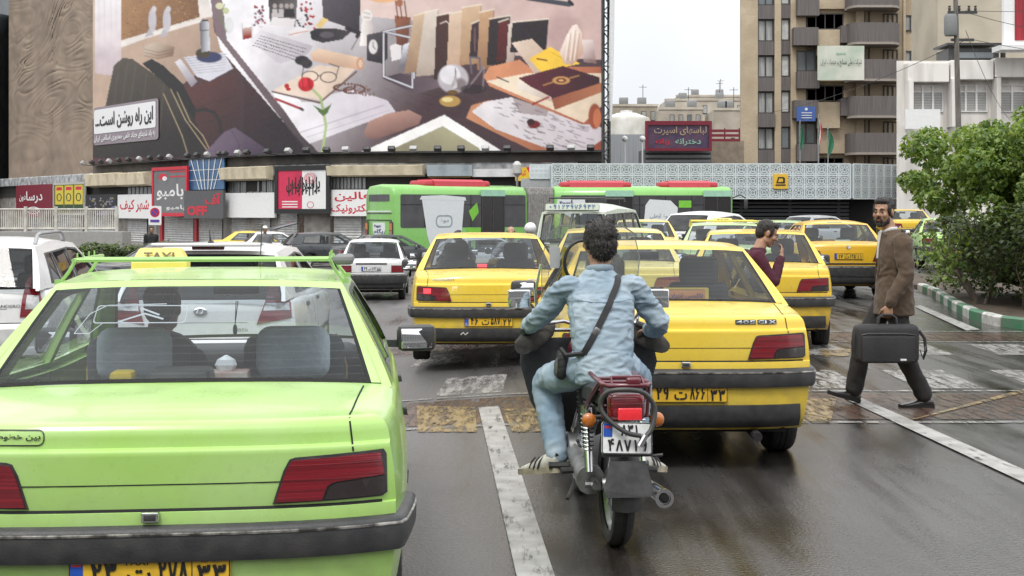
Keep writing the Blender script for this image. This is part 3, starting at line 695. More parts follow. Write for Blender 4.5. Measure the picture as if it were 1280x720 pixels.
# ================================================================== HOARDING: printed picture painted into a fine colour grid
PX0, PX1, PY0, PY1 = 116, 752, -120, 210
SS = 1
cw, chh = (PX1-PX0)*SS, (PY1-PY0)*SS
YY, XX = np.mgrid[0:chh, 0:cw]; XX = XX/SS+PX0+.5; YY = YY/SS+PY0+.5
ART = np.zeros((chh, cw, 3))
def lin(c):
    c = np.asarray(c, float)/255; return np.where(c < .04045, c/12.92, ((c+.055)/1.055)**2.4)
def grad(c0, c1, p0, p1):
    d = np.array(p1, float)-p0; t = ((XX-p0[0])*d[0]+(YY-p0[1])*d[1])/(d@d); t = np.clip(t, 0, 1)[..., None]
    return lin(c0)*(1-t)+lin(c1)*t
def put(mask, colr, a=1.):
    m = (mask*a)[..., None]; ART[:] = ART*(1-m)+(colr if getattr(colr, 'ndim', 1) == 3 else lin(colr))*m
def pmask(P):
    m = np.zeros(XX.shape, bool); n = len(P)
    for i in range(n):
        x1, y1 = P[i]; x2, y2 = P[i-1]
        if y1 == y2: continue
        c = ((y1 > YY) != (y2 > YY)) & (XX < (x2-x1)*(YY-y1)/(y2-y1)+x1); m ^= c
    return m.astype(float)
def poly(P, c, a=1.): put(pmask(P), c, a)
def gpoly(P, c0, c1, p0, p1, a=1.): put(pmask(P), grad(c0, c1, p0, p1), a)
def elp(x, y, rx, ry, c, a=1., soft=.15):
    d = ((XX-x)/rx)**2+((YY-y)/ry)**2; put(np.clip((1+soft-d)/(2*soft), 0, 1), c, a)
def seg(P, w, c, a=1.):
    for (x1, y1), (x2, y2) in zip(P, P[1:]):
        dx, dy = x2-x1, y2-y1; L = dx*dx+dy*dy or 1; t = np.clip(((XX-x1)*dx+(YY-y1)*dy)/L, 0, 1)
        d = np.hypot(XX-x1-t*dx, YY-y1-t*dy); put(np.clip(w/2+.5-d, 0, 1), c, a)
gr = np.random.default_rng(4)
ART[:] = grad((214,190,170), (150,120,108), (120,20), (330,190))
poly([(152,-120),(420,-120),(420,-5),(250,24),(152,60)], (236,228,222))
gpoly([(152,-120),(236,-120),(250,22),(152,51)], (176,136,98), (128,92,62), (160,0), (240,50))
for _ in range(260): x, y = gr.uniform(152,248), gr.uniform(0,48); elp(x, y, 1.2, .6, (110,80,55) if gr.random() < .6 else (200,165,125), .5*(y < 51-(x-152)*.28))
seg([(150,56),(252,26)], 4, (240,232,226))
for x in (191, 209): elp(x, 26, 5, 15, (205,200,205)); elp(x+2, 12, 3, 4, (215,210,212)); poly([(x-4,36),(x-10,48),(x+2,44)], (190,186,190))
gpoly([(116,-120),(152,-120),(152,92),(140,95),(119,92),(119,-120)], (250,246,246), (214,196,200), (120,0), (150,90))
for x in (124,131,139,146): seg([(x,0),(x+1,90)], 1.2, (226,212,214), .6)
# floor and cupboard under the desk
gpoly([(230,105),(292,60),(392,192),(392,210),(116,210),(116,150),(200,120)], (92,60,62), (44,34,42), (230,90), (330,190))
gpoly([(230,112),(296,92),(300,150),(262,185),(240,185)], (98,58,56), (60,38,42), (235,110), (290,170))
for y in (128,150): seg([(243,y+8),(296,y-8)], .9, (40,26,30), .7)
# desk
D = [(232,-120),(752,-120),(752,210),(452,210),(392,196),(276,62)]
gpoly(D, (250,247,250), (88,66,72), (330,10), (520,150))
put(pmask(D)*np.clip((XX-430)/120, 0, 1)*np.clip((YY-60)/80, 0, 1), (72,52,58), .75)
gpoly([(252,-120),(268,40),(388,196),(402,196),(284,50),(264,-120)], (120,92,98), (52,36,44), (268,20), (390,190), .9)
for _ in range(60):
    x, y = gr.uniform(480,620), gr.uniform(100,180); seg([(x,y),(x+gr.uniform(8,30),y+gr.uniform(2,9))], .7, (110,86,92) if gr.random()<.5 else (46,32,38), .35)
# back wall to the right
gpoly([(430,-120),(752,-120),(752,75),(640,70),(560,30),(448,20)], (226,205,198), (205,178,172), (450,0), (740,60))
elp(705, 45, 22, 30, (168,136,136), .55, .5)
seg([(660,-2),(712,6)], 6, (70,74,84)); seg([(712,2),(716,6)], 4, (30,20,40))
# left side table: books, papers, thermos
gpoly([(181,58),(196,53),(219,59),(217,70),(198,74),(180,68)], (206,190,172), (150,122,100), (190,55), (210,74))
for y in (62,66,70): seg([(181,y),(198,y+4),(217,y)], .8, (112,84,68), .7)
poly([(230,72),(280,66),(292,86),(262,102),(246,96)], (222,220,228)); gpoly([(219,78),(226,74),(247,102),(240,110)], (240,236,240), (150,140,150), (222,76), (246,106))
for k in range(7): seg([(231+k*1.4,74+k*3.1),(284-k*.5,68+k*3.4)], .6, (120,112,122), .6)
elp(262, 72, 16, 7, (60,66,104)); elp(254, 67, 9, 6, (74,64,44)); gpoly([(250,30),(252,26),(260,25),(262,30),(263,64),(252,66)], (90,92,100), (214,214,220), (250,40), (262,40)); seg([(253,26),(260,26)], 2, (50,50,56)); seg([(252,39),(261,38)], 1, (60,60,66))
# chair with a coat over it
gpoly([(133,130),(143,82),(154,73),(166,74),(180,84),(200,98),(222,114),(240,140),(252,170),(262,196),(116,198),(118,180)], (92,84,74), (40,34,34), (150,80), (200,180))
gpoly([(178,80),(190,74),(204,82),(228,104),(246,138),(244,150),(226,128),(206,104)], (40,36,34), (28,24,26), (185,80), (240,140))
for a, b, c_, d_ in ((150,78,140,150),(160,78,150,150),(170,82,160,150),(184,92,176,150),(205,106,200,165)): seg([(a,b),(c_,d_)], 1.6, (116,106,94), .35)
for P in ([(214,112),(232,150),(262,192)],[(222,116),(238,152),(254,170),(266,194)],[(205,118),(228,170),(236,196)]): seg(P, .9, (206,188,150), .9)
seg([(243,140),(256,137),(268,141),(275,152),(277,166)], 4, (38,34,36))
gpoly([(258,190),(280,166),(294,160),(312,172),(338,190),(330,198),(256,198)], (120,104,122), (84,70,88), (280,162), (320,196)); seg([(290,164),(300,182),(296,194)], 1, (70,58,74), .7)
# things at the back of the desk
seg([(281,6),(276,22),(284,40)], 1.4, (120,140,96)); elp(275, 8, 5, 4, (226,224,190)); elp(283, 14, 4, 4, (206,212,170)); elp(287, 32, 6, 10, (224,226,224), .6)
gpoly([(303,36),(315,34),(315,48),(304,50)], (206,180,170), (150,40,30), (308,36), (309,46)); seg([(303,30),(304,50)], .8, (190,184,186)); seg([(316,30),(316,49)], .8, (190,184,186))
for _ in range(34):
    x, y = gr.uniform(318,332), gr.uniform(8,36); elp(x, y, 1.5, 1.5, ((60,40,60),(150,40,60),(226,222,230))[gr.integers(3)], .9)
gpoly([(334,-30),(374,-30),(370,34),(338,32)], (70,64,66), (120,114,114), (340,0), (366,30)); poly([(341,22),(370,24),(368,34),(337,32)], (232,226,226))
for x in (344,352,359,365): elp(x, 8, 2.6, 3.2, (176,166,162)); poly([(x-4,22),(x-3,12),(x+3,12),(x+4,22)], (42,38,42) if x % 2 else (196,190,190))
for _ in range(40):
    x, y = gr.uniform(372,396), gr.uniform(2,36); elp(x, y, 1.6, 1.6, ((40,32,40),(176,40,44),(216,212,216))[gr.integers(3)], .95)
gpoly([(402,-40),(452,-40),(450,40),(404,24)], (92,86,94), (60,54,62), (405,0), (448,36)); seg([(403,25),(447,40)], 1.6, (216,210,214)); poly([(395,33),(404,22),(411,25),(401,37)], (226,200,140))
gpoly([(313,52),(326,38),(392,58),(385,68),(352,80),(346,78)], (236,232,236), (190,182,188), (320,45), (385,70))
for r_ in range(5):
    for k in range(17):
        u, v = (k+.5)/17, (r_+.6)/5.4; ax, ay = 318+(1-v)*0+u*58-0, 50+u*17; x, y = ax+v*-4+(1-v)*9*1, ay+v*9-(1-v)*6.5+u*(v*5-1); put(pmask([(x-1.4,y-.7),(x+1.1,y-.2),(x+1.3,y+.8),(x-1.2,y+.4)]), (58,52,58), .95)
gpoly([(388,40),(396,36),(420,36),(440,40),(428,50),(404,54),(390,50)], (42,38,44), (70,64,70), (390,38), (430,52)); elp(409, 44, 9, 4, (96,90,96)); seg([(434,36),(450,42),(447,46)], 5, (46,40,46)); poly([(358,40),(374,34),(388,38),(370,46)], (240,234,236)); seg([(362,44),(386,39)], 1, (200,120,90))
elp(459, 20, 7, 8, (232,226,222)); gpoly([(453,26),(466,26),(469,58),(450,58)], (236,230,226), (196,184,184), (452,40), (468,40)); seg([(455,16),(463,18)], .8, (160,150,148)); seg([(456,22),(462,23)], 2.5, (200,190,186))
gpoly([(459,44),(479,40),(479,80),(459,76)], (86,80,86), (44,38,44), (460,45), (478,78)); elp(467, 59, 5.5, 9, (226,222,222)); seg([(467,59),(467,53)], .8, (40,36,40)); seg([(467,59),(470,62)], .8, (40,36,40)); poly([(479,40),(485,38),(485,74),(479,80)], (60,54,60))
elp(480, -8, 24, 12, (226,182,140)); poly([(488,58),(502,52),(502,74),(490,77)], (236,230,230)); gpoly([(494,20),(514,22),(510,58),(496,56)], (150,98,78), (110,66,54), (495,30), (512,50)); 
for x in (498,503,509): seg([(x,24),(x-3,2)], 1.6, (120,76,50)); elp(500, 4, 4, 5, (170,110,80), .6)
# mouse, scroll, papers, glasses, beads, pen and tulip
gpoly([(340,115),(352,108),(378,128),(400,128),(400,122),(440,112),(485,126),(495,140),(420,168),(388,180),(376,168)], (250,248,250), (214,206,214), (350,112), (470,150)); seg([(376,166),(480,132)], .8, (150,140,150), .8); seg([(384,172),(488,138)], .7, (150,140,150), .6)
gpoly([(341,114),(398,82),(446,86),(404,127)], (240,222,206), (226,204,186), (350,110), (440,88)); seg([(341,115),(400,129),(446,90)], 2.2, (110,78,66)); 
gpoly([(388,68),(398,61),(448,72),(456,74),(450,88),(440,86),(392,77)], (236,210,186), (206,170,146), (420,64), (418,84)); elp(451, 80, 5, 8, (196,156,132)); elp(451, 80, 2.6, 5, (222,192,170))
elp(378, 76, 9, 6, (46,40,46)); elp(384, 80, 7, 6, (60,52,58)); seg([(440,62),(449,46)], 1, (60,52,58))
for x, y in ((388,96),(411,97)): 
    P = [(x+10*math.cos(a), y+6.5*math.sin(a)) for a in np.linspace(0,6.3,20)]; seg(P, 1.1, (56,40,40))
seg([(398,95),(402,95)], 1.1, (56,40,40)); seg([(378,95),(380,84),(390,80)], 1, (56,40,40)); seg([(421,95),(424,84),(412,80)], 1, (56,40,40))
for k in range(46): a = k/46*6.28*1.7; elp(428+16*math.cos(a)+k*.45, 108+5*math.sin(a)+k*.12, 1.6, 1.4, (112,72,64), .95)
for k in range(30): elp(452+gr.normal(0,6), 114+gr.normal(0,3), 1, 1.5, (120,84,78), .8)
seg([(345,124),(378,137)], 3, (168,32,44)); seg([(376,136),(379,138)], 3, (60,40,44)); elp(359, 108, 3, 3, (190,30,44)); elp(361,112,3,2,(190,30,44))
seg([(392,113),(401,122),(405,140),(408,158),(405,180),(402,196)], 3.2, (176,196,140)); poly([(392,132),(404,138),(415,130),(410,142),(404,146)], (96,124,72)); elp(383, 106, 10, 9, (196,24,44)); elp(380, 103, 5, 6, (226,60,76), .8); seg([(386,99),(389,112)], 1.4, (140,10,30)); seg([(378,99),(380,113)], 1, (150,14,34))
gpoly([(456,164),(462,152),(486,142),(512,138),(528,146),(524,156),(490,168),(468,175),(457,172)], (190,152,140), (126,94,90), (480,142), (488,172))
# chrome rack, books, globe
gpoly([(478,98),(500,92),(552,100),(556,108),(520,118)], (70,54,62), (120,104,112), (480,98), (550,106))
for P in ([(480,96),(480,40),(516,48),(516,110),(480,96)],[(518,98),(518,32),(556,40),(554,98)],[(480,40),(518,32)],[(516,48),(556,40)]): seg(P, 3.2, (70,66,74)); seg(P, 1.8, (226,224,230))
gpoly([(505,56),(512,54),(506,88),(498,90)], (226,226,232), (130,124,132), (500,60), (508,80))
for x0, x1, t_, b_, c0, c1 in ((518,532,18,92,(214,190,164),(160,128,104)),(532,548,14,96,(226,214,204),(180,164,152)),(546,566,18,100,(86,56,52),(58,36,36)),(562,580,16,88,(224,200,178),(190,160,138)),(578,602,8,82,(214,186,156),(168,134,106)),(590,600,28,74,(70,52,60),(52,38,44)),(600,618,14,88,(206,170,136),(150,112,86)),(612,638,22,82,(58,46,52),(40,30,36)),(624,636,26,78,(110,40,44),(80,26,32)),(636,646,30,84,(220,206,196),(180,160,150)),(641,686,26,66,(50,40,48),(32,24,32))):
    gpoly([(x0,t_+(3 if x0 > 540 else 0)),(x1,t_-2),(x1-3,b_-2),(x0-3 if x0 > 540 else x0-12,b_)], c0, c1, (x0,t_), (x1,b_)); seg([(x0,t_+2),(x1,t_-2)], 1.6, (236,224,208), .9); seg([(x1,t_),(x1-3,b_)], .9, (40,28,30), .6)
seg([(551,30),(558,27),(563,31)], 1.1, (230,214,206)); elp(594, 50, 1.5, 16, (130,100,100), .7)
elp(567, 99, 19, 18, (196,190,194)); elp(563, 94, 13, 12, (240,236,240), .8); elp(575, 106, 9, 8, (110,90,90), .7, .4); gpoly([(570,80),(572,110),(567,112)], (120,100,100), (220,214,216), (568,85), (571,110)); elp(563, 127, 13, 7, (196,160,96)); elp(560, 125, 7, 3, (246,226,166)); elp(566,116,7,3,(120,90,50))
seg([(590,92),(588,72),(600,73),(601,90)], 2.2, (110,104,112)); seg([(586,110),(606,84),(604,112)], 2, (150,140,146), .8); elp(592, 112, 16, 6, (40,28,34), .7)
# wooden trays with papers and the dark bound book
gpoly([(583,148),(590,132),(612,126),(752,164),(752,206),(700,206)], (206,150,116), (150,80,60), (590,130), (740,190))
gpoly([(590,140),(606,128),(640,122),(752,160),(752,176),(722,196),(700,192),(620,162)], (232,226,228), (206,196,200), (600,135), (740,180))
for _ in range(170):
    x, y = gr.uniform(606,735), gr.uniform(128,186)
    if 596+((y-128)*1.4) < x < 640+(y-122)*2.5: seg([(x,y),(x+gr.uniform(3,9),y+gr.uniform(1,3.2))], .9, (84,74,82), .75)
elp(668, 156, 8, 5, (120,30,36)); elp(664,153,5,4,(60,20,26)); poly([(640,120),(690,128),(684,146),(650,142)], (110,76,72), .5)
gpoly([(605,96),(612,84),(650,75),(662,84),(700,84),(752,84),(752,124),(738,156),(728,156),(612,108)], (222,158,122), (168,98,72), (620,84), (730,150))
gpoly([(608,102),(660,92),(752,92),(752,134),(730,154)], (244,228,206), (224,204,182), (620,95), (740,140)); elp(744, 146, 8, 16, (156,82,56)); elp(747,148,5,12,(196,120,86))
seg([(622,97),(636,103)], 1.6, (70,60,62)); gpoly([(640,54),(666,49),(690,74),(676,93),(668,92)], (226,206,190), (196,170,152), (645,55), (685,88)); poly([(662,74),(688,59),(726,80),(708,84),(676,90)], (240,200,84)); seg([(672,74),(684,76)], 2, (120,80,30)); seg([(690,66),(716,80)], .8, (200,160,50))
gpoly([(648,98),(704,83),(750,97),(750,106),(694,126),(686,124)], (96,36,50), (58,18,34), (660,90), (740,120)); gpoly([(646,100),(648,112),(690,128),(690,122)], (236,226,216), (200,180,166), (648,105), (690,126)); gpoly([(690,124),(752,104),(752,116),(694,138)], (150,90,66), (180,120,90), (692,130), (750,110))
elp(702, 101, 11, 5, (196,150,96), .95); elp(702, 101, 6.5, 3, (90,34,46), .9); elp(702, 101, 3, 1.5, (214,170,110)); seg([(680,107),(692,103)], 1.6, (176,130,84)); seg([(713,98),(724,95)], 1.6, (176,130,84)); seg([(686,122),(666,131)], 2.4, (150,40,44))
gpoly([(700,66),(708,46),(716,32),(722,31),(728,42),(730,66),(716,82),(706,80)], (240,224,214), (196,160,140), (704,50), (728,70)); 
for a, b in ((712,40),(718,36),(723,40)): seg([(a,b),(a-5,76)], 1, (250,240,232), .9); seg([(a+2,b+2),(a-2,76)], .8, (150,116,100), .7)
gpoly([(728,50),(742,50),(746,80),(730,78)], (230,216,212), (150,120,116), (730,52), (742,78), .8)
# folded white sheet corner at the bottom
poly([(440,196),(556,144),(632,192),(640,210),(430,210)], (250,248,246)); gpoly([(470,196),(554,158),(600,186),(608,210),(460,210)], (176,170,142), (150,144,120), (554,160), (540,196))
put(np.clip((YY-150)/60, 0, 1)*0, (0,0,0))
for _ in range(1):
    Z_ = np.pad(ART, ((1,1),(1,1),(0,0)), mode='edge'); ART = (Z_[:-2,1:-1]+Z_[2:,1:-1]+Z_[1:-1,:-2]+Z_[1:-1,2:]+Z_[1:-1,1:-1]*8)/12
mott = np.zeros(XX.shape)
for f_, a_ in ((28, .045), (11, .03), (5, .02)):
    gn_ = gr.normal(0, 1, (chh//f_+3, cw//f_+3)); iy, ix = (YY-PY0)/f_, (XX-PX0)/f_; y0_, x0_ = iy.astype(int), ix.astype(int); ty, tx = iy-y0_, ix-x0_; ty, tx = ty*ty*(3-2*ty), tx*tx*(3-2*tx)
    mott += a_*((gn_[y0_,x0_]*(1-tx)+gn_[y0_,x0_+1]*tx)*(1-ty)+(gn_[y0_+1,x0_]*(1-tx)+gn_[y0_+1,x0_+1]*tx)*ty)
ART = ART*(1+mott[..., None])+gr.normal(0, .008, ART.shape); ART = np.clip(ART, 0, 1)**1.1; ART = ART.mean(2, keepdims=True)+(ART-ART.mean(2, keepdims=True))*1.04; ART = np.clip(ART*.95+.006, .004, .95)
BZ0, BZ1 = 5.35, 21.0
bc = fpt(440, .9)[0]; bt = thing('billboard', 'huge curved advertising hoarding printed with a desk, books, keyboard and red tulip', 'billboard', (bc.x, bc.y, BZ0))
def hoard(pxx, pyy, off=0.):
    q, n = fpt(pxx, .9+off); return Vector((q.x-bc.x, q.y-bc.y, CAMH+(HY-pyy)/FPX*q.y-BZ0))
vs, fcs, cols = [], [], []
rows_ = [PY0+2*i for i in range(60)]+list(range(0, PY1+1))
ncol = PX1-PX0+1
for r_ in rows_:
    for c_ in range(PX0, PX1+1): 
        q = hoard(c_, r_); z = min(max(q.z, 0), BZ1-BZ0); vs.append((q.x, q.y, z))
        cols.append(ART[min(max((r_-PY0), 0), chh-1), min(c_-PX0, cw-1)])
for i in range(len(rows_)-1):
    for j in range(ncol-1):
        f = (i*ncol+j, (i+1)*ncol+j, (i+1)*ncol+j+1, i*ncol+j+1)
        if vs[f[0]][2] > 0 and vs[f[1]][2] < BZ1-BZ0: fcs.append(f)
me = bpy.data.meshes.new('printed_sheet'); me.from_pydata(vs, [], fcs)
at = me.color_attributes.new('print', 'FLOAT_COLOR', 'POINT'); buf = np.ones((len(vs), 4), np.float32); buf[:, :3] = np.array(cols); at.data.foreach_set('color', buf.ravel())
m_, nt_, p_ = new_mat('printed_vinyl'); an = nt_.nodes.new('ShaderNodeAttribute'); an.attribute_name = 'print'
nt_.links.new(an.outputs['Color'], p_.inputs['Base Color']); p_.inputs['Roughness'].default_value = .55; me.materials.append(m_)
ps = bpy.data.objects.new('printed_sheet', me); COL.objects.link(ps); ps.parent = bt
# caption panel
def cap(u, v, o=0.): return hoard(u, v, .06+o)
def capfn(u, v, o=0.): return hoard(u, 135-.155*(u-117)+(1-v/47)*47*(1+.0012*(u-117)), .07+o)
c_ = MB(); c_.patch(rrect(117,0,198,47,3), [], capfn, 3.5, 0, -.05, 0); c_.patch(rrect(117.5,14,194.5,44,2), [], capfn, 3.5, .03, 0, 1)
co = c_.build('caption_panel', [col('caption_mauve', (.30,.25,.28)), col('caption_white', (.8,.8,.8), var=.03)], bt, 0)
c_ = MB(); text_on(c_, 'این راه روشن است...', (119,18.5,191,39.5), lambda u, v, o=0: capfn(u, v, o+.05), .01, fa=True, bold=.025); c_.build('caption_headline', BLK, co, 0); c_ = MB()
text_on(c_, 'به یاد شهدای جهاد علمی جمهوری اسلامی ایران', (117.5,3.5,194,12), lambda u, v, o=0: capfn(u, v, o+.05), .01, fa=True, bold=.02)
c_.build('caption_small_print', col('caption_white', (.8,.8,.8)), co, 0)
# frame behind, truss at the right edge, row of floodlights under the sheet
fr = MB(); rg_ = []
for i in range(41):
    pp = PX0+(PX1-PX0)*i/40; r_ = []
    for o, z in ((-.04,-.12),(.10,-.12),(.10,0),(-.04,0)):
        q, n = fpt(pp, .9+o); r_.append((q.x-bc.x, q.y-bc.y, z))
    rg_.append(r_)
fr.loft(rg_); fr.build('bottom_rail', M_('black'), bt)
bk = MB(); rg_ = []
for i in range(41):
    pp = PX0+(PX1+4-PX0)*i/40; r_ = []
    for o, z in ((.6,-.7),(.6,15.6),(-3.5,15.6),(-3.5,-.7)):
        q, n = fpt(pp, o); r_.append((q.x-bc.x, q.y-bc.y, z))
    rg_.append(r_)
bk.loft(rg_); bk.build('backing', pm('hoarding_backing', (.05,.047,.045), .9, col2=(.09,.08,.07), scale=1), bt, 30)
tr_ = MB(); E1, n1 = fpt(753, .9); E2, _ = fpt(762, .4)
A_ = Vector((E1.x-bc.x, E1.y-bc.y, 0)); B_ = Vector((E2.x-bc.x, E2.y-bc.y, 0)); 
for p in (A_, B_, A_+Vector((0,1.2,0)), B_+Vector((0,1.2,0))): tr_.tube([p+Vector((0,0,-6)), p+Vector((0,0,15.6))], .07, 6)
k = -5.8
while k < 15:
    tr_.tube([A_+Vector((0,0,k)), B_+Vector((0,0,k+.55))], .04, 5); tr_.tube([B_+Vector((0,0,k+.55)), A_+Vector((0,0,k+1.1))], .04, 5); tr_.tube([A_+Vector((0,0,k)), B_+Vector((0,0,k))], .04, 5); tr_.tube([B_+Vector((0,0,k)), B_+Vector((0,1.2,k+1))], .04, 5); k += 1.1
tr_.build('side_truss', M_('black'), bt)
def drape(u, v): return B_+Vector((-.02+.3*math.sin(v*3)*.3, -.05-.1*math.sin(u*3+v*4), 0))+Vector((.32*u, 0, 1.8+v*13.5))*1
dm = MB(); dm.add([tuple(drape(i/3-.5*(1-j/10), j/10)) for j in range(11) for i in range(4)], [(j*4+i, j*4+i+1, j*4+i+5, j*4+i+4) for j in range(10) for i in range(3)])
dm.build('loose_sheet', pm('white_vinyl', (.7,.7,.7), .5), bt, 60)
fl = None
for i, pp in enumerate((119,130,141,152,164,176,190,203,216,228,250,262,275,290,297,312,323,349,375,392,417,441,467,494,521,551,580,610,637,690,716,740)):
    q, n = fpt(pp, .9); p = Vector((q.x-bc.x, q.y-bc.y, 0)); n3 = Vector((n.x, n.y, 0))
    m = MB(); m.tube([p+Vector((0,0,-.1)), p+n3*.9+Vector((0,0,-.05))], .03, 5)
    m.bbox(tuple(p+n3*1.0+Vector((0,0,.10))), (.46,.36,.28), .05, 1 if i % 3 == 0 else 0, rot=Matrix.Rotation(math.atan2(n.x, -n.y), 3, 'Z') @ Matrix.Rotation(R(-35), 3, 'X'))
    m.build('floodlight', [M_('black'), pm('lamp_grey', (.45,.45,.44), .5)], bt)
# ---------------------------------------------------------------- relief wall and glass tower at the far left
rw = thing('relief_wall', 'tall brown stone wall carved with swirling relief at the left of the hoarding', 'wall', (*fpt(60, -.5)[0], 4))
base = Vector((*fpt(60, -.5)[0], 4))
vs, f = [], []
NX, NZ = 150, 220
for j in range(NZ+1):
    for i in range(NX+1):
        pp = 11+108*i/NX; z = 4+18*j/NZ; X, Zz = i/NX*9.5, j/NZ*18
        w1 = noise.noise((X*.22, Zz*.22, 3)); w2 = noise.noise((X*.22+5, Zz*.22, 8)); q1 = noise.noise((X*.35+w1*3, Zz*.3+w2*3, 1))
        h = abs(math.sin(q1*8))**.6*1.1*(.4+.6*noise.noise((X*.3, Zz*.3, 5))**2*4)+.5*noise.noise((X*1.2, Zz*1.2, 1))
        if (X % 4.8) < .07: h -= .5
        q, n = fpt(pp, .3+.07*h); vs.append((q.x-base.x, q.y-base.y, z-base.z))
rm = MB(); rm.add(vs, [(j*(NX+1)+i, j*(NX+1)+i+1, (j+1)*(NX+1)+i+1, (j+1)*(NX+1)+i) for j in range(NZ) for i in range(NX)])
rm.build('carved_face', pm('brown_relief_stone', (.31,.24,.18), .85, col2=(.22,.17,.13), scale=.35, bump=.5, bscale=3), rw, 60)
rb = MB(); rg_ = []
for pp in (11, 60, 119):
    r_ = []
    for o, z in ((.1,0),(.1,18),(-3.5,18),(-3.5,0)):
        q, n = fpt(pp, o); r_.append((q.x-base.x, q.y-base.y, z))
    rg_.append(r_)
rb.loft(rg_); rb.build('wall_core', pm('stone_core', (.2,.16,.12), .9), rw)
gt = thing('glass_tower', 'dark ribbed glass tower edge at the far left of the square', 'building', (-60, 140, -1)); m = MB(); m.box((-2,0,14), (18.6,12,30)); 
m.build('glass_wall', pm('tower_glass', (.06,.075,.08), .2, col2=(.10,.12,.13), scale=.8), gt)
m = MB()
for k in range(24): m.box((-11+k*.78, -6.08, 14), (.16,.16,30))
for k in range(9): m.box((-2, -6.05, 1+k*3.2), (18.6,.1,.22))
m.build('mullions', pm('tower_mullion', (.32,.34,.34), .5, .3), gt)
# ================================================================== DISTANT AND RIGHT HAND BUILDINGS
BRK = None
def brickmat(name, a, b, mortar, sc=1.0):
    m, nt, p = new_mat(name); t = _n(nt, 'ShaderNodeTexBrick'); tcn = _n(nt, 'ShaderNodeTexCoord'); sx = _n(nt, 'ShaderNodeSeparateXYZ'); cx = _n(nt, 'ShaderNodeCombineXYZ')
    nt.links.new(tcn.outputs['Object'], sx.inputs[0]); ad = _n(nt, 'ShaderNodeMath', operation='ADD'); nt.links.new(sx.outputs['X'], ad.inputs[0]); nt.links.new(sx.outputs['Y'], ad.inputs[1])
    nt.links.new(ad.outputs[0], cx.inputs[0]); nt.links.new(sx.outputs['Z'], cx.inputs[1]); nt.links.new(cx.outputs[0], t.inputs['Vector'])
    t.inputs['Scale'].default_value = 3.2*sc; t.inputs['Color1'].default_value = (*a, 1); t.inputs['Color2'].default_value = (*b, 1); t.inputs['Mortar'].default_value = (*mortar, 1); t.inputs['Mortar Size'].default_value = .018
    nt.links.new(mixc(nt, noise_fac(nt, .5, .3, .75, 6), t.outputs['Color'], (a[0]*.62, a[1]*.6, a[2]*.58)), p.inputs['Base Color']); p.inputs['Roughness'].default_value = .85
    return m
BRK = brickmat('ochre_brick', (.60,.49,.345), (.50,.405,.28), (.42,.37,.30))
SPN = pm('grey_ribbed_spandrel', (.16,.14,.135), .7, col2=(.10,.09,.085), scale=14, stretch=(1,1,.03)); WFR = pm('dark_window_frame', (.05,.045,.045), .5)
WGL = pm('window_glass', (.10,.12,.13), .08, col2=(.16,.18,.19), scale=.7, spec=.8); CUR = pm('window_curtain', (.42,.42,.40), .25, col2=(.25,.26,.26), scale=1.2, stretch=(3,3,.4)); CURW = pm('window_blind_white', (.6,.6,.58), .3, col2=(.45,.46,.45), scale=2)
AD = 115.0; AS = FPX/AD
ap = thing('apartment_building', 'ochre brick apartment block with grey ribbed balconies and dark window bands', 'building', ((1027-640)/AS, AD, 0))
ax = lambda x: (x-1027)/AS
az = lambda y: CAMH+(HY-y)/AS
def slab(mb, x0, x1, y0, y1, o0, o1, mi=0): mb.box(((ax(x0)+ax(x1))/2, -(o0+o1)/2, (az(y0)+az(y1))/2), (abs(ax(x1)-ax(x0)), abs(o1-o0), abs(az(y0)-az(y1))), mi)
m = MB(); m.prism([(ax(925),0),(ax(1131),0),(ax(1131)+1.2,12),(ax(925)+2.1,12)], lambda u, v: Vector((u,v,az(300))), lambda u, v: Vector((u,v,az(-90)))); slab(m, 925, 946, -90, 300, 0, .5); slab(m, 967, 975, -90, 300, 0, .5); slab(m, 987, 994, -90, 300, 0, .5); slab(m, 1068, 1078, -90, 300, 0, .6); slab(m, 1148-20, 1131, -90, 300, 0, .3)
slab(m, 1131, 1180, -90, 300, -11, -1); slab(m, 994, 1006, -90, 300, 0, .4)
m.build('wall', BRK, ap, 0)
def win(x0, x1, y0, y1, o, n=2, gm=WGL, label=None):
    """window with frame, mullions and its pane as a sub-part"""
    f = MB(); F = plane_fn((ax(x0), -o, az(y1)), (1,0,0), (0,0,1), (0,-1,0)); w, h = ax(x1)-ax(x0), az(y0)-az(y1); e = .09
    hs_ = [rect(w*i/n+e*(1 if i == 0 else .5), e, w*(i+1)/n-e*(1 if i == n-1 else .5), h-e) for i in range(n)]
    f.patch(rect(0,0,w,h), hs_, F, None, .05, -.1); fo = f.build('window', WFR, ap, 0)
    g = MB(); g.patch(rect(e*.5,e*.5,w-e*.5,h-e*.5), [], F, None, -.06, -.09); g.build('pane', gm, fo, 0)
rr_ = random.Random(9)
def panelp(x0, x1, y0, y1, o0, o1, nm='spandrel', mt=None): m = MB(); slab(m, x0, x1, y0, y1, o0, o1); return m.build(nm, mt or SPN, ap, 0)
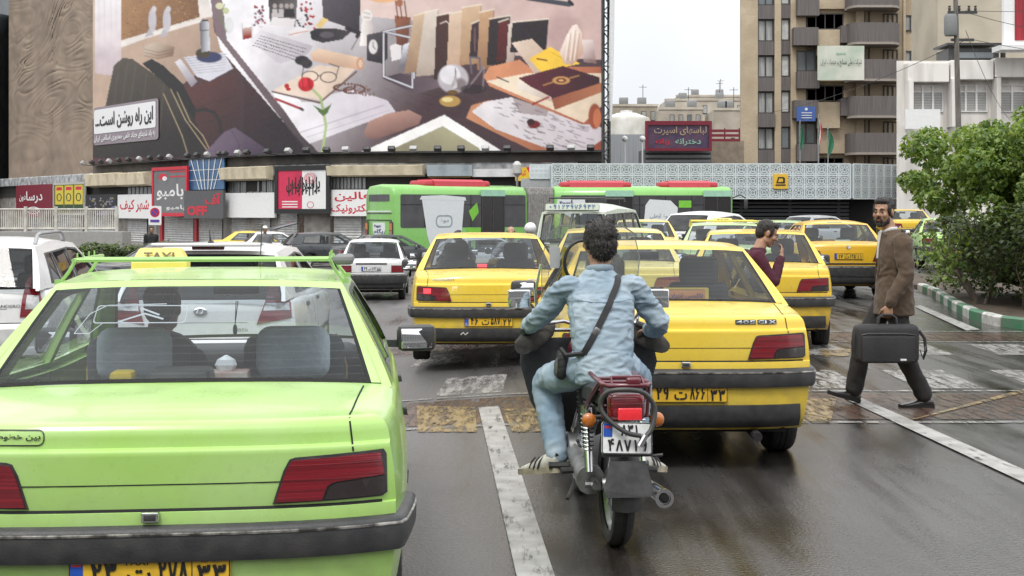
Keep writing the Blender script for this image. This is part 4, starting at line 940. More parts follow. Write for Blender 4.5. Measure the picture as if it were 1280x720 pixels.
for k in range(-2, 6):
    y = 25+45*k
    win(946.5, 966.5, y, y+27, .12, 2, rr_.choice((CUR, WGL, CUR))); panelp(946, 967, y+27.5, y+44.5, 0, .42+.3*(k == 2))
    win(975.5, 986.5, y-1, y+26, .12, 1, rr_.choice((CURW, WGL))); panelp(975, 987, y+26.5, y+43.5, 0, .36)
    if k == -2: continue
    # balcony bays: solid ribbed front, recess with windows behind
    if k in (0, 2, 4): 
        win(1008, 1054, y-8, y+12, .06, 4, rr_.choice((WGL, CUR))); panelp(988, 1018, y+12, y+44-10, 0, 1.5, 'balcony'); panelp(1018, 1046, y+14, y+46, 0, 1.1, 'brick_pier', BRK); panelp(1046, 1060, y+10, y+31, 0, 1.5, 'balcony')
    else: 
        win(994, 1018, y-6, y+20, .5, 2); panelp(993, 1020, y+21, y+42, 0, 1.3, 'balcony'); panelp(1020, 1068, y-14, y+32, 0, .5, 'brick_pier', BRK)
    win(1080, 1087, y-12, y+8, .05, 1); win(1104, 1122, y-8, y+10, .05, 3, rr_.choice((CUR, WGL)))
    # rounded balcony
    b = MB(); yt_ = y+8; P = [(ax(1054),.0),(ax(1054),1.6),(ax(1057),2.2),(ax(1062),2.5),(ax(1105),2.5),(ax(1112),2.2),(ax(1118),1.5),(ax(1121),0)]
    b.loft([[(p[0]*1, -p[1], az(yt_+24)) for p in P], [(p[0], -p[1], az(yt_)) for p in P]]); b.build('balcony', SPN, ap, 30)
    b = MB(); b.loft([[(p[0], -p[1]-.1*(p[1] > 0), az(yt_+24)) for p in P], [(p[0], -p[1]-.1*(p[1] > 0), az(yt_+25)-.12) for p in P]]); b.build('balcony_slab', pm('slab_concrete', (.34,.30,.26), .8), ap, 30)
    win(1134, 1150, y-8, y+12, -.9, 2, CUR)
def hang(name, label, x0, x1, y0, y1, o, mats, draw, cat): 
    a = Vector((ax(x0)+ap.location.x, AD-o, az(y1))); t = thing(name, label, cat, a); F = plane_fn((0,0,0), (ax(x1)-ax(x0),0,0), (0,0,az(y0)-az(y1)), (0,-1,0))
    b = MB(); b.patch(rect(0,0,1,1), [], lambda u, v, q=0.: F(u, v, q)+Vector((0, .05*math.sin(u*9), 0)), .12, .02, -.06); b.build('cloth' if cat == 'banner' else 'board', mats[0], t, 30); d = MB(); draw(d, F); d.build('lettering', mats[1:], t, 0)
def dr(d, L): T(d, L, 'شرکت ملی صنایع و خدمات ایران', (.06,.38,.94,.62), 0, True, .0, .1); d.patch(rect(.4,.74,.6,.8), [], L, None, .09, 0, 1)
hang('banner', 'pale green cloth banner with a line of Persian script hung across a balcony', 1013, 1070, 62, 104, 2.7, [pm('banner_green', (.42,.5,.40), .7, col2=(.66,.66,.58), scale=.45), BLK, col('banner_mint', (.35,.5,.38))], dr, 'banner')
def dr(d, L):
    for i in range(3): d.patch(rect(.25,.2+.17*i,.8,.25+.17*i), [], L, None, .09, 0)
    d.patch([(.5+.08*math.cos(a), .82+.1*math.sin(a)) for a in np.linspace(0,6,10)], [], L, None, .09, 0)
hang('wall_sign', 'small blue sign with white lines on a grey balcony front', 991, 1014, 135, 153, 1.6, [col('sign_blue', (.06,.13,.38)), WHT_], dr, 'sign')
# white building on the right with shuttered windows
WD = 70.0; WS = FPX/WD; wb_ = thing('office_building', 'dirty white low office block with louvred windows behind the tree', 'building', ((1128-640)/WS, WD, 0))
wx = lambda x: (x-1128)/WS
wz = lambda y: CAMH+(HY-y)/WS
WST = pm('stained_white_render', (.76,.73,.69), .8, col2=(.42,.39,.35), scale=.9, stretch=(1.5,1,.3), lo=.42, hi=.8)
m = MB(); m.prism([(-.3,0),(wx(1360),0),(wx(1360),6),(1.6,6)], lambda u, v: Vector((u,v,-.2)), lambda u, v: Vector((u,v,wz(76)))); m.build('wall', WST, wb_, 0)
for x0, x1, h in ((1130,1181,80),(1183,1236,77),(1238,1300,74),(1302,1360,74)):
    m = MB(); m.bbox(((wx(x0)+wx(x1))/2, -.35, (wz(h)+wz(h+24))/2), (wx(x1)-wx(x0), .7, wz(h)-wz(h+24)), .03); m.build('fascia_panel', WST, wb_, 0)
    m = MB(); m.box((wx(x0)+.12, -.45, wz(130)), (.22,.9,wz(h+24)-wz(160))); m.build('pilaster', WST, wb_, 0)
    f = MB(); a, b = wx(x0)+.42, wx(x1)-.1; F = plane_fn((a,-.03,wz(140)), (1,0,0), (0,0,1), (0,-1,0)); w, hh = b-a, wz(106)-wz(140)
    hs_ = [rect(w*i/3+.05, .05, w*(i+1)/3-.05, hh*.72) for i in range(3)]+[rect(w*i/3+.05, hh*.76, w*(i+1)/3-.05, hh-.05) for i in range(3)]
    f.patch(rect(0,0,w,hh), hs_, F, None, .05, -.05); fo = f.build('window', WHT_, wb_, 0)
    l = MB()
    for i in range(3):
        for k in range(11): l.patch(rect(w*i/3+.05, .06+k*hh*.06, w*(i+1)/3-.05, .06+(k+.72)*hh*.06), [], F, None, -.02, -.04)
    l.build('louvre', pm('louvre_grey', (.34,.34,.33), .6), fo, 0); gg = MB(); gg.patch(rect(.03,.03,w-.03,hh-.03), [], F, None, -.04, -.044); gg.build('pane', WGL, fo, 0)
bw = thing('blank_sign', 'blank white board on the corner of the white office block', 'sign', (wx(1118)+wb_.location.x, WD-2, wz(164))); m = MB(); F = plane_fn((0,0,0),(wx(1160)-wx(1118),0,0),(0,0,wz(140)-wz(164)),(0,-1,0)); m.patch(rect(0,0,1,1),[],F,None,0,-.2); m.build('board', WHT_, bw, 0); m = MB(); m.box((.6,.9,.5),(.1,1.6,.1)); m.build('bracket', M_('black'), bw)
rb_ = thing('roof_billboard', 'red ribbed rooftop billboard in a white frame above the white office block', 'billboard', (wx(1246)+wb_.location.x, WD-1, wz(62))); F = plane_fn((0,0,0),(1,0,0),(0,0,1),(0,-1,0)); H_ = wz(-40)-wz(62)
m = MB(); m.patch(rect(0,0,5.5,H_),[],F,None,0,-.3); m.box((2.6,-.4,-.12),(6.2,1.4,.25)); m.build('frame', WHT_, rb_, 0)
m = MB(); m.patch(rect(.55,.35,5.2,H_-.2),[],F,None,.05,0); m.build('printed_sheet', pm('red_ribbed_sheet', (.42,.02,.035), .5, col2=(.16,.01,.015), scale=30, stretch=(1,1,.01)), rb_, 0)
m = MB(); m.ribbon([(2.2,1.6),(2.6,1.2),(3.6,2.4)], .35, F, .07); m.ribbon([(1.6,.9),(2.0,1.3),(3.0,.8)], .12, F, .07); m.build('emblem', WHT_, rb_, 0)
m = MB(); m.box((.5,1.5,-.6),(.2,.2,1.2)); m.box((4.5,1.5,-.6),(.2,.2,1.2)); m.build('legs', M_('black'), rb_)
m = thing('roof_canopy', 'dark rooftop shelter with blue grey panels on the white office block', 'canopy', (wx(1188)+wb_.location.x, WD+1, wz(80))); k_ = MB(); k_.box((1.2,0,.4),(2.6,2,.8)); k_.box((1.2,-.1,1.0),(2.9,2.3,.12)); k_.build('frame', M_('black'), m); k_ = MB(); k_.box((1.2,-1.02,.45),(2.0,.04,.3)); k_.build('glass_band', WGL, m)
# metro entrance: pierced pale lattice box on dark louvres
MD = 72.0; MS = FPX/MD; mt = thing('metro_entrance', 'pale pierced lattice metro entrance building over dark horizontal louvres', 'building', ((1066-640)/MS, MD, 0)); mx_ = lambda x: (x-1066)/MS
z0_, z1_ = CAMH+14/MS, CAMH+57/MS; w_ = -mx_(690); h_ = z1_-z0_
LAT = pm('lattice_white', (.62,.67,.68), .6, var=.06); LBK = pm('lattice_backing', (.34,.40,.42), .7)
def lattice(F, w, h):
    m = MB(); n = int(round(w/(h/3))); c = h/3
    for i in range(n+1): m.patch(rect(i*c-.035,0,i*c+.035,h),[],F,None,.05,-.02)
    for j in range(4): m.patch(rect(0,j*c-.035,n*c,j*c+.035),[],F,None,.045,-.02)
    for i in range(n):
        for j in range(3):
            cx, cy = (i+.5)*c, (j+.5)*c; big = (i % 6 in (1,2,3))
            for k in range(4 if not big else 8):
                a = k*math.pi/(2 if not big else 4)+math.pi/4; r0 = c*.16; r1 = c*.68 if k % 2 == 0 or not big else c*.46
                m.ribbon([(cx+r0*math.cos(a), cy+r0*math.sin(a)), (cx+r1*.98*math.cos(a)*.72, cy+r1*.98*math.sin(a)*.72)], .045, F, .03)
            for rad in (.17,.36): m.ribbon([(cx+c*rad*math.cos(a), cy+c*rad*math.sin(a)) for a in np.linspace(0, 2*math.pi, 9 if rad < .3 else 13)], .05, F, .035)
            for sx_, sy_ in ((1,1),(-1,1),(1,-1),(-1,-1)): m.ribbon([(cx+sx_*c*.5, cy+sy_*c*.22), (cx+sx_*c*.36, cy+sy_*c*.36), (cx+sx_*c*.22, cy+sy_*c*.5)], .045, F, .04)
    return m, n*c
F = plane_fn((-w_,0,z0_),(1,0,0),(0,0,1),(0,-1,0)); m, wl = lattice(F, w_, h_); m.build('lattice_screen', LAT, mt, 0)
F = plane_fn((.02,0,z0_),(.82,.57,0),(0,0,1),(.57,-.82,0)); m, wl = lattice(F, 3.6, h_); m.build('lattice_screen', LAT, mt, 0)
m = MB(); m.add([(-w_,.06,z0_),(0,.06,z0_),(2.95,2.1,z0_),(2.95,7,z0_),(-w_,7,z0_),(-w_,.06,z1_),(0,.06,z1_),(2.95,2.1,z1_),(2.95,7,z1_),(-w_,7,z1_)], [(0,1,6,5),(1,2,7,6),(2,3,8,7),(3,4,9,8),(4,0,5,9),(4,3,2,1,0),(5,6,7,8,9)]); m.build('backing_box', LBK, mt, 0)
m = MB()
for k in range(9): m.box((-w_/2, .5, .35+k*.21), (w_-.2,.12,.10), rot=Matrix.Rotation(R(25),3,'X'))
for k in range(6): m.box((-.6-k*2.6, .62, 1.1), (.14,.1,2.2))
m.build('louvres', pm('dark_louvre', (.05,.052,.055), .4), mt, 0)
m = MB(); m.box((-w_/2,1.6,1.1),(w_-.4,1.6,2.2)); m.box((1.2,3,1.1),(2.6,3.5,2.2)); m.build('dark_interior', M_('matt'), mt)
def dr(d, L):
    d.patch([(.16,.2),(.84,.2),(.84,.30),(.16,.30)],[],L,None,.01,0,0); d.patch([(.2,.36),(.33,.8),(.72,.8),(.8,.7),(.8,.36)],[[(.33,.46),(.40,.70),(.66,.70),(.66,.46)]],L,None,.01,0,0); d.patch(rect(.55,.36,.6,.5),[],L,None,.015,0,0)
t = thing('metro_sign', 'square yellow metro sign with a dark train symbol on the lattice', 'sign', (mx_(966)+mt.location.x, MD-.12, CAMH+(HY-236)/MS)); F = plane_fn((0,0,0),(.78,0,0),(0,0,.78),(0,-1,0)); m = MB(); m.patch(rrect(0,0,1,1,.08),[],F,None,0,-.1); m.build('board', col('metro_yellow', (.75,.46,.04)), t, 0); m = MB(); dr(m, F); m.build('symbol', BLK, t, 0)
wf_ = thing('lattice_wall', 'low grey wall topped with pierced white lattice behind the articulated bus', 'wall', (4, 76, 0)); m = MB(); m.box((3,0,1.6),(13,.4,3.6)); m.build('wall', pm('pale_grey_wall', (.4,.41,.41), .8), wf_); F = plane_fn((-3,-.22,3.4),(1,0,0),(0,0,1),(0,-1,0)); m, _ = lattice(F, 12, .75); m.build('lattice_screen', LAT, wf_, 0)
# shop board, louvred wall, far roofs
D1 = 100.0; S1 = FPX/D1
def far(x, y, d): return Vector(((x-640)/FPX*d, d, CAMH+(HY-y)/FPX*d))
def farbox(name, label, x0, x1, y0, y1, d, dep, mt_, cat='building', extra=None):
    a, b = far(x0, y1, d), far(x1, y0, d); t = thing(name, label, cat, ((a.x+b.x)/2, d, 0)); w = b.x-a.x
    m = MB(); m.box((0, dep/2, b.z/2), (w, dep, b.z)); m.build('wall', mt_, t, 0)
    if extra: extra(t, w, a.z, b.z)
    return t
LG = pm('galvanised_slats', (.28,.29,.29), .5, .3, col2=(.2,.2,.2), scale=30, stretch=(.02,1,1))
def ex(t, w, za, zb):
    m = MB(); 
    for k in range(14): m.box((0,-.08,zb-.2-k*.36),(w*.98,.1,.2))
    m.build('slats', LG, t, 0)
farbox('slatted_building', 'grey slatted metal front under the dark shop board', 806, 889, 186, 262, D1, 5, pm('slat_back', (.13,.13,.13), .8), extra=ex)
farbox('brick_house', 'plain dull brick house between the shop board and the apartment block', 888, 930, 176, 262, 104, 6, pm('dull_brick', (.30,.245,.185), .9, col2=(.22,.18,.14), scale=2))
farbox('side_building', 'pale grey box building behind the hoarding truss', 756, 808, 168, 262, 108, 8, pm('grey_cladding', (.36,.38,.40), .7, col2=(.28,.29,.30), scale=14, stretch=(1,1,.02)))
m = thing('rail_fence', 'dark red slatted roof rail beside the shop board', 'railing', far(906, 176, 102)); k_ = MB()
for z in (0,.35,.7): k_.box((0,0,z+.05),(2.3,.1,.2))
for x in (-1.1,0,1.1): k_.box((x,.08,.45),(.1,.1,1))
k_.build('slats', MAR, m)
a, b = far(808,187,99), far(888,153,99); t = thing('shop_board', 'dark purple shop board with Persian letters in a maroon frame above slats', 'sign', a); F = plane_fn((0,0,0),(b.x-a.x,0,0),(0,0,b.z-a.z),(0,-1,0))
m = MB(); m.patch(rect(0,0,1,1),[],F,None,0,-.3); m.build('board', pm('board_purple', (.05,.035,.09), .3, col2=(.12,.06,.10), scale=1.2), t, 0)
m = MB(); m.patch(rect(-.02,-.05,1.02,1.05),[rect(.025,.05,.975,.90)],F,None,.12,-.2); m.build('frame', MAR, t, 0)
m = MB(); T(m, F, 'لباسهای اسپرت', (.12,.5,.94,.86), 0, True, .02, .05); T(m, F, 'دخترانه', (.45,.14,.85,.42), 1, True, .02, .05); T(m, F, 'زنانه', (.14,.16,.36,.4), 2, True, .02, .05); m.build('lettering', [col('board_gold', (.42,.3,.2)), col('board_mint', (.3,.5,.4)), RED], t, 0)
BE = pm('far_beige', (.47,.42,.35), .9, col2=(.36,.32,.26), scale=.6); BE2 = pm('far_cream', (.55,.50,.42), .9, col2=(.42,.37,.30), scale=.5); BE3 = pm('far_tan', (.38,.33,.26), .9, col2=(.28,.24,.19), scale=.7)
def exw(n, rows, seed):
    def ex(t, w, za, zb):
        r = random.Random(seed)
        for j in range(rows):
            for i in range(n):
                if r.random() < .45: continue
                x = -w/2+w*(i+.5)/n; z = zb-1.2-j*2.6; f = MB(); f.box((x,-.04,z),(w/n*.5,.12,1.2)); fo = f.build('window', WFR, t, 0); g = MB(); g.box((x,-.11,z),(w/n*.42,.03,1.05)); g.build('pane', r.choice((WGL,CUR)), fo, 0)
        p = MB(); p.box((0,.2,zb+.15),(w+.2,.6,.3)); p.build('parapet', BE2, t, 0)
        for k in range(2): b = MB(); X = r.uniform(-w*.4,w*.4); b.bbox((X,1.2,zb+.7),(1.1,1,1.0),.1); b.build('roof_cooler', LG, t)
        b = MB(); b.tube([(w*.2,1,zb),(w*.2,1,zb+2.8)],.04,5); b.tube([(w*.2-.5,1,zb+2.5),(w*.2+.5,1,zb+2.5)],.03,5); b.build('aerial', M_('black'), t)
    return ex
farbox('far_house', 'flat roofed tan house behind the white water tank', 764, 822, 133, 200, 170, 8, BE3, extra=exw(5,2,1))
farbox('far_house', 'cream terrace of far houses with a low parapet left of the apartment block', 832, 930, 126, 200, 190, 8, BE2, extra=exw(9,3,2))
farbox('far_house', 'beige far house with a flat roof in front of the cream terrace', 824, 878, 137, 200, 165, 8, BE, extra=exw(5,2,3))
farbox('far_house', 'pale far house tucked beside the apartment block corner', 893, 930, 138, 200, 160, 8, BE, extra=exw(4,2,4))
farbox('far_house', 'highest far rooftop behind the cream terrace', 846, 926, 121, 200, 205, 8, BE2, extra=exw(8,1,5))
wt_ = thing('water_tank', 'white domed water tank on a roof beside the hoarding truss', 'tank', far(783,168,112)); m = MB(); m.lathe([(2.0,-.2),(2.0,1.1),(1.85,1.35),(.8,1.75),(.01,1.8)],24); m.build('body', pm('tank_white', (.66,.65,.6), .5, col2=(.5,.48,.42), scale=1), wt_)
m = MB(); m.lathe([(.5,1.7),(.5,1.95),(.01,2.0)],16); m.build('lid', WHT_, wt_)
farbox('plain_building', 'beige rendered block rising behind the white office block', 1172, 1300, -60, 200, 92, 6, pm('beige_render', (.52,.46,.36), .9, col2=(.42,.37,.29), scale=.5))
# ================================================================== VEHICLES
def crv(x, P):
    """smooth curve through points (x, y), clamped ends"""
    xs = [p[0] for p in P]; ys = [p[1] for p in P]
    if x <= xs[0]: return ys[0]
    if x >= xs[-1]: return ys[-1]
    i = max(k for k in range(len(xs)-1) if xs[k] <= x); h = xs[i+1]-xs[i]; t = (x-xs[i])/h
    def sl(k):
        if k <= 0: return (ys[1]-ys[0])/(xs[1]-xs[0])
        if k >= len(xs)-1: return (ys[-1]-ys[-2])/(xs[-1]-xs[-2])
        a = (ys[k]-ys[k-1])/(xs[k]-xs[k-1]); b = (ys[k+1]-ys[k])/(xs[k+1]-xs[k])
        return 0 if a*b <= 0 else 2*a*b/(a+b)
    m0, m1 = sl(i)*h, sl(i+1)*h
    return (2*t**3-3*t*t+1)*ys[i]+(t**3-2*t*t+t)*m0+(-2*t**3+3*t*t)*ys[i+1]+(t**3-t*t)*m1
GLASS = lambda: glass('car_glass', (.84, .88, .90), 1.42, haze=.02)
REARGLASS = lambda: glass('heated_rear_glass', (.80, .86, .90), 1.42, lines=True, haze=.015)
SEDAN = dict(L=4.41, plan=[(0,.78),(.5,.845),(1.2,.866),(2.6,.866),(3.5,.845),(4.41,.77)], wrap=.10, wp=3.6, rad=.05,
    vp=[(.18,-.07),(.34,-.03),(.55,0),(.66,.004),(.8,-.004),(.97,-.035),(1.1,-.06)],
    rp=[(.26,.13),(.31,.08),(.38,.058),(.50,.05),(.67,.05),(.696,.054),(.700,.066),(.72,.064),(.81,.066),(.888,.069),(.894,.072),(.904,.090),(.917,.093),(.955,.099),(.973,.110),(.981,.124),(.985,.14)],
    fp=[(.22,4.36),(.5,4.41),(.62,4.39),(.70,4.33),(.74,4.27)],
    tp=[(.1,.985),(.4,1.005),(.78,1.02),(1.3,.98),(2.2,.945),(3.2,.935),(3.5,.91),(4.1,.81),(4.41,.74)], zb=.22, crown=.022,
    rg=(.80,1.025,.705,1.36,1.382,.565), ws=(2.55,1.36,.56,3.32,.95,.70), H=1.425, rail=1.375,
    wheels=(.90,3.57,.298,.185), dlo=[(1.15,1.005),(1.50,1.328),(1.60,1.34),(2.40,1.334),(2.52,1.31),(3.16,.975)],
    wins=[[(1.25,1.015),(1.53,1.306),(1.64,1.318),(1.98,1.32),(1.98,.985)],[(2.06,.985),(2.06,1.32),(2.39,1.312),(2.49,1.288),(3.05,.982)]],
    doors=[(1.0,2.02),(2.02,3.12)], bump=(.535,.652,.04), lid=(.702,.60),
    lamps=[([(.395,.712),(.43,.82),(.45,.858),(.47,.864),(.765,.876),(.775,.86),(.778,.73),(.76,.718)],'black',.004),
           ([(.405,.719),(.438,.82),(.457,.854),(.755,.867),(.768,.792),(.60,.778),(.575,.766),(.558,.719)],'red_lens',.012),
           ([(.566,.721),(.582,.761),(.602,.773),(.768,.787),(.770,.733),(.755,.724)],'dark_lens',.012)],
    plate=(0,.503,.52,.112), lock=(0,.684), beltshelf=1.0, hub='steel', handles=[(1.2,.86),(2.3,.86)])
def spec(base, **k):
    d = dict(base); d.update(k); return d
SAMAND = spec(SEDAN, wp=3, rad=.07, H=1.46, plan=[(0,.77),(.5,.83),(1.2,.86),(2.6,.86),(3.5,.84),(4.45,.74)],
    tp=[(.1,1.02),(.4,1.045),(.78,1.05),(1.3,1.0),(2.2,.96),(3.2,.95),(3.5,.92),(4.1,.80),(4.41,.72)],
    rp=[(.26,.13),(.31,.08),(.40,.055),(.60,.05),(.63,.052),(.636,.064),(.70,.066),(.9,.08),(.97,.09),(1.0,.105),(1.015,.125),(1.02,.15)],
    rg=(.80,1.05,.68,1.33,1.385,.57), ws=(2.55,1.38,.56,3.35,.96,.70), rail=1.385, lid=(.64,.56), bump=(.42,.62,.03), lock=None,
    lamps=[([(.44,.70),(.52,.90),(.77,.90),(.79,.70)],'black',.004),([(.46,.71),(.53,.89),(.76,.89),(.775,.79),(.57,.775),(.545,.71)],'red_lens',.012),([(.555,.71),(.58,.768),(.775,.782),(.78,.71)],'clear_lens',.012)],
    plate=(0,.80,.52,.112), dlo=[(1.13,1.03),(1.50,1.345),(1.60,1.36),(2.40,1.355),(2.52,1.325),(3.2,.99)],
    wins=[[(1.23,1.04),(1.53,1.325),(1.64,1.338),(1.98,1.34),(1.98,1.0)],[(2.06,1.0),(2.06,1.34),(2.39,1.333),(2.49,1.31),(3.08,.995)]])
PRIDE = spec(SEDAN, L=3.93, wp=4, plan=[(0,.74),(.5,.78),(1.2,.80),(2.4,.80),(3.2,.79),(3.93,.72)],
    rp=[(.26,.12),(.31,.08),(.40,.055),(.62,.05),(.66,.052),(.668,.064),(.75,.066),(.9,.07),(.935,.085),(.95,.11)],
    fp=[(.22,3.88),(.5,3.93),(.66,3.89),(.74,3.80)], tp=[(.1,.95),(.35,.965),(.52,.97),(1.2,.94),(2.2,.92),(2.8,.92),(3.1,.89),(3.6,.80),(3.93,.74)],
    rg=(.55,.975,.64,.98,1.37,.53), ws=(2.1,1.37,.53,2.85,.93,.66), H=1.43, rail=1.37, wheels=(.72,3.06,.265,.16), bump=(.40,.62,.06), lock=None,
    lamps=[([(.46,.66),(.46,.83),(.735,.83),(.745,.66)],'black',.004),([(.475,.67),(.475,.82),(.728,.82),(.735,.745),(.735,.67)],'red_lens',.012)],
    plate=(0,.755,.46,.10), dlo=[(.78,.98),(1.02,1.31),(1.9,1.34),(2.1,1.31),(2.7,.97)], lid=(.67,.60), doors=[(.85,1.65),(1.65,2.65)], handles=[(.95,.86),(1.85,.86)],
    wins=[[(.86,.99),(1.06,1.29),(1.62,1.315),(1.62,.965)],[(1.70,.965),(1.70,1.315),(1.9,1.31),(2.08,1.285),(2.6,.965)]])
HATCH = spec(SEDAN, L=4.25, wp=3.2, rad=.07, wrap=.16, plan=[(0,.80),(.5,.86),(1.2,.885),(2.6,.885),(3.4,.86),(4.25,.74)],
    rp=[(.28,.10),(.33,.05),(.42,.02),(.58,.01),(.62,.03),(.635,.055),(.645,.065),(.80,.085),(.90,.10),(.96,.13),(.985,.15)],
    fp=[(.22,4.2),(.5,4.25),(.7,4.2),(.8,4.1)], tp=[(.1,.985),(.3,1.0),(1.2,.985),(2.2,.95),(3.0,.94),(3.3,.92),(3.9,.84),(4.25,.78)], crown=.01,
    rg=(.14,.99,.71,.56,1.40,.585), ws=(2.3,1.40,.58,3.2,.96,.72), H=1.48, rail=1.40, wheels=(.82,3.47,.315,.2), bump=(.30,.40,.02), lid=(.64,.66), lock=None,
    lamps=[([(.50,.77),(.555,.93),(.60,1.12),(.70,1.10),(.79,.95),(.80,.82)],'red_lens',.012),([(.555,.89),(.57,.955),(.77,.955),(.785,.89)],'clear_lens',.017)],
    plate=(0,.50,.52,.112), dlo=[(.62,1.02),(.80,1.33),(1.9,1.37),(2.3,1.34),(3.05,.985)], doors=[(.95,1.8),(1.8,2.9)], handles=[(1.0,.9),(1.95,.9)], hub='alloy',
    wins=[[(.70,1.03),(.84,1.31),(1.75,1.35),(1.75,1.0)],[(1.83,1.0),(1.83,1.35),(1.92,1.35),(2.28,1.315),(2.94,.992)]])
SANDERO = spec(HATCH, L=4.02, rail=1.43, H=1.52, wrap=.14,
    rg=(.14,1.0,.66,.42,1.43,.58), ws=(2.15,1.43,.58,2.95,.97,.70), fp=[(.22,3.97),(.5,4.02),(.7,3.97),(.8,3.87)], plan=[(0,.79),(.5,.85),(1.2,.875),(2.5,.875),(3.2,.85),(4.02,.74)],
    tp=[(.1,.985),(.3,1.0),(1.2,.99),(2.2,.96),(2.8,.95),(3.1,.93),(3.7,.85),(4.02,.78)], wheels=(.75,3.34,.31,.19),
    lamps=[([(.55,.70),(.58,1.05),(.63,1.14),(.69,1.04),(.78,.80),(.79,.71)],'red_lens',.012),([(.60,.78),(.61,.93),(.715,.92),(.745,.78)],'clear_lens',.018)],
    dlo=[(.50,1.03),(.66,1.35),(1.75,1.39),(2.15,1.37),(2.85,.99)], doors=[(.85,1.65),(1.65,2.75)], handles=[(.9,.9),(1.8,.9)],
    wins=[[(.59,1.04),(.70,1.33),(.95,1.345),(.95,1.02)],[(1.0,1.02),(1.0,1.345),(1.62,1.37),(1.62,1.0)],[(1.70,1.0),(1.70,1.37),(1.8,1.37),(2.12,1.345),(2.74,.995)]])
SUV = spec(HATCH, H=1.66, rail=1.57, rg=(.16,1.12,.70,.60,1.57,.60), ws=(2.2,1.57,.6,3.15,1.08,.74),
    rp=[(.36,.10),(.41,.05),(.5,.02),(.66,.01),(.70,.03),(.715,.055),(.725,.065),(.90,.085),(1.0,.10),(1.09,.13),(1.115,.15)],
    tp=[(.1,1.115),(.3,1.13),(1.2,1.10),(2.2,1.06),(3.0,1.06),(3.3,1.03),(3.9,.95),(4.25,.86)], fp=[(.3,4.2),(.6,4.25),(.8,4.2),(.88,4.1)], zb=.30, wheels=(.82,3.47,.35,.22), bump=(.36,.5,.02), lid=(.72,.66),
    lamps=[([(.46,.95),(.52,1.05),(.74,1.06),(.80,.98),(.79,.93)],'red_lens',.012)], plate=(0,.78,.52,.112),
    dlo=[(.75,1.18),(.95,1.46),(1.9,1.53),(2.2,1.50),(3.0,1.10)],
    wins=[[(.85,1.19),(.98,1.44),(1.75,1.50),(1.75,1.13)],[(1.83,1.12),(1.83,1.505),(1.92,1.505),(2.17,1.475),(2.88,1.11)]])
VAN = spec(HATCH, L=3.8, H=1.84, wrap=.08, wp=4, rail=1.72, rad=.04, plan=[(0,.74),(.5,.79),(1.2,.80),(2.8,.80),(3.4,.78),(3.8,.70)],
    rp=[(.30,.08),(.36,.05),(.6,.03),(.95,.05),(1.05,.07),(1.08,.085)], tp=[(.08,1.08),(.3,1.08),(3.2,1.06),(3.5,1.0),(3.8,.9)], fp=[(.3,3.75),(.6,3.8),(.85,3.76),(.95,3.70)], crown=.004,
    rg=(.09,1.085,.60,.24,1.66,.56), ws=(2.9,1.70,.58,3.45,1.05,.68), wheels=(.6,2.9,.28,.18), bump=(.36,.5,.04), lid=(.52,.66),
    lamps=[([(.55,.66),(.55,.92),(.70,.92),(.71,.66)],'red_lens',.012)], plate=(0,.62,.52,.112), dlo=[(.30,1.11),(.38,1.62),(2.6,1.66),(2.9,1.64),(3.3,1.10)],
    wins=[[(.36,1.13),(.43,1.59),(.98,1.62),(.98,1.13)],[(1.04,1.13),(1.04,1.62),(1.72,1.63),(1.72,1.13)],[(1.8,1.13),(1.8,1.63),(2.5,1.635),(2.5,1.13)],[(2.58,1.13),(2.58,1.63),(2.85,1.61),(3.2,1.13)]], doors=[(1.76,2.54),(2.54,3.25)], handles=[(1.85,.95),(2.65,.95)])

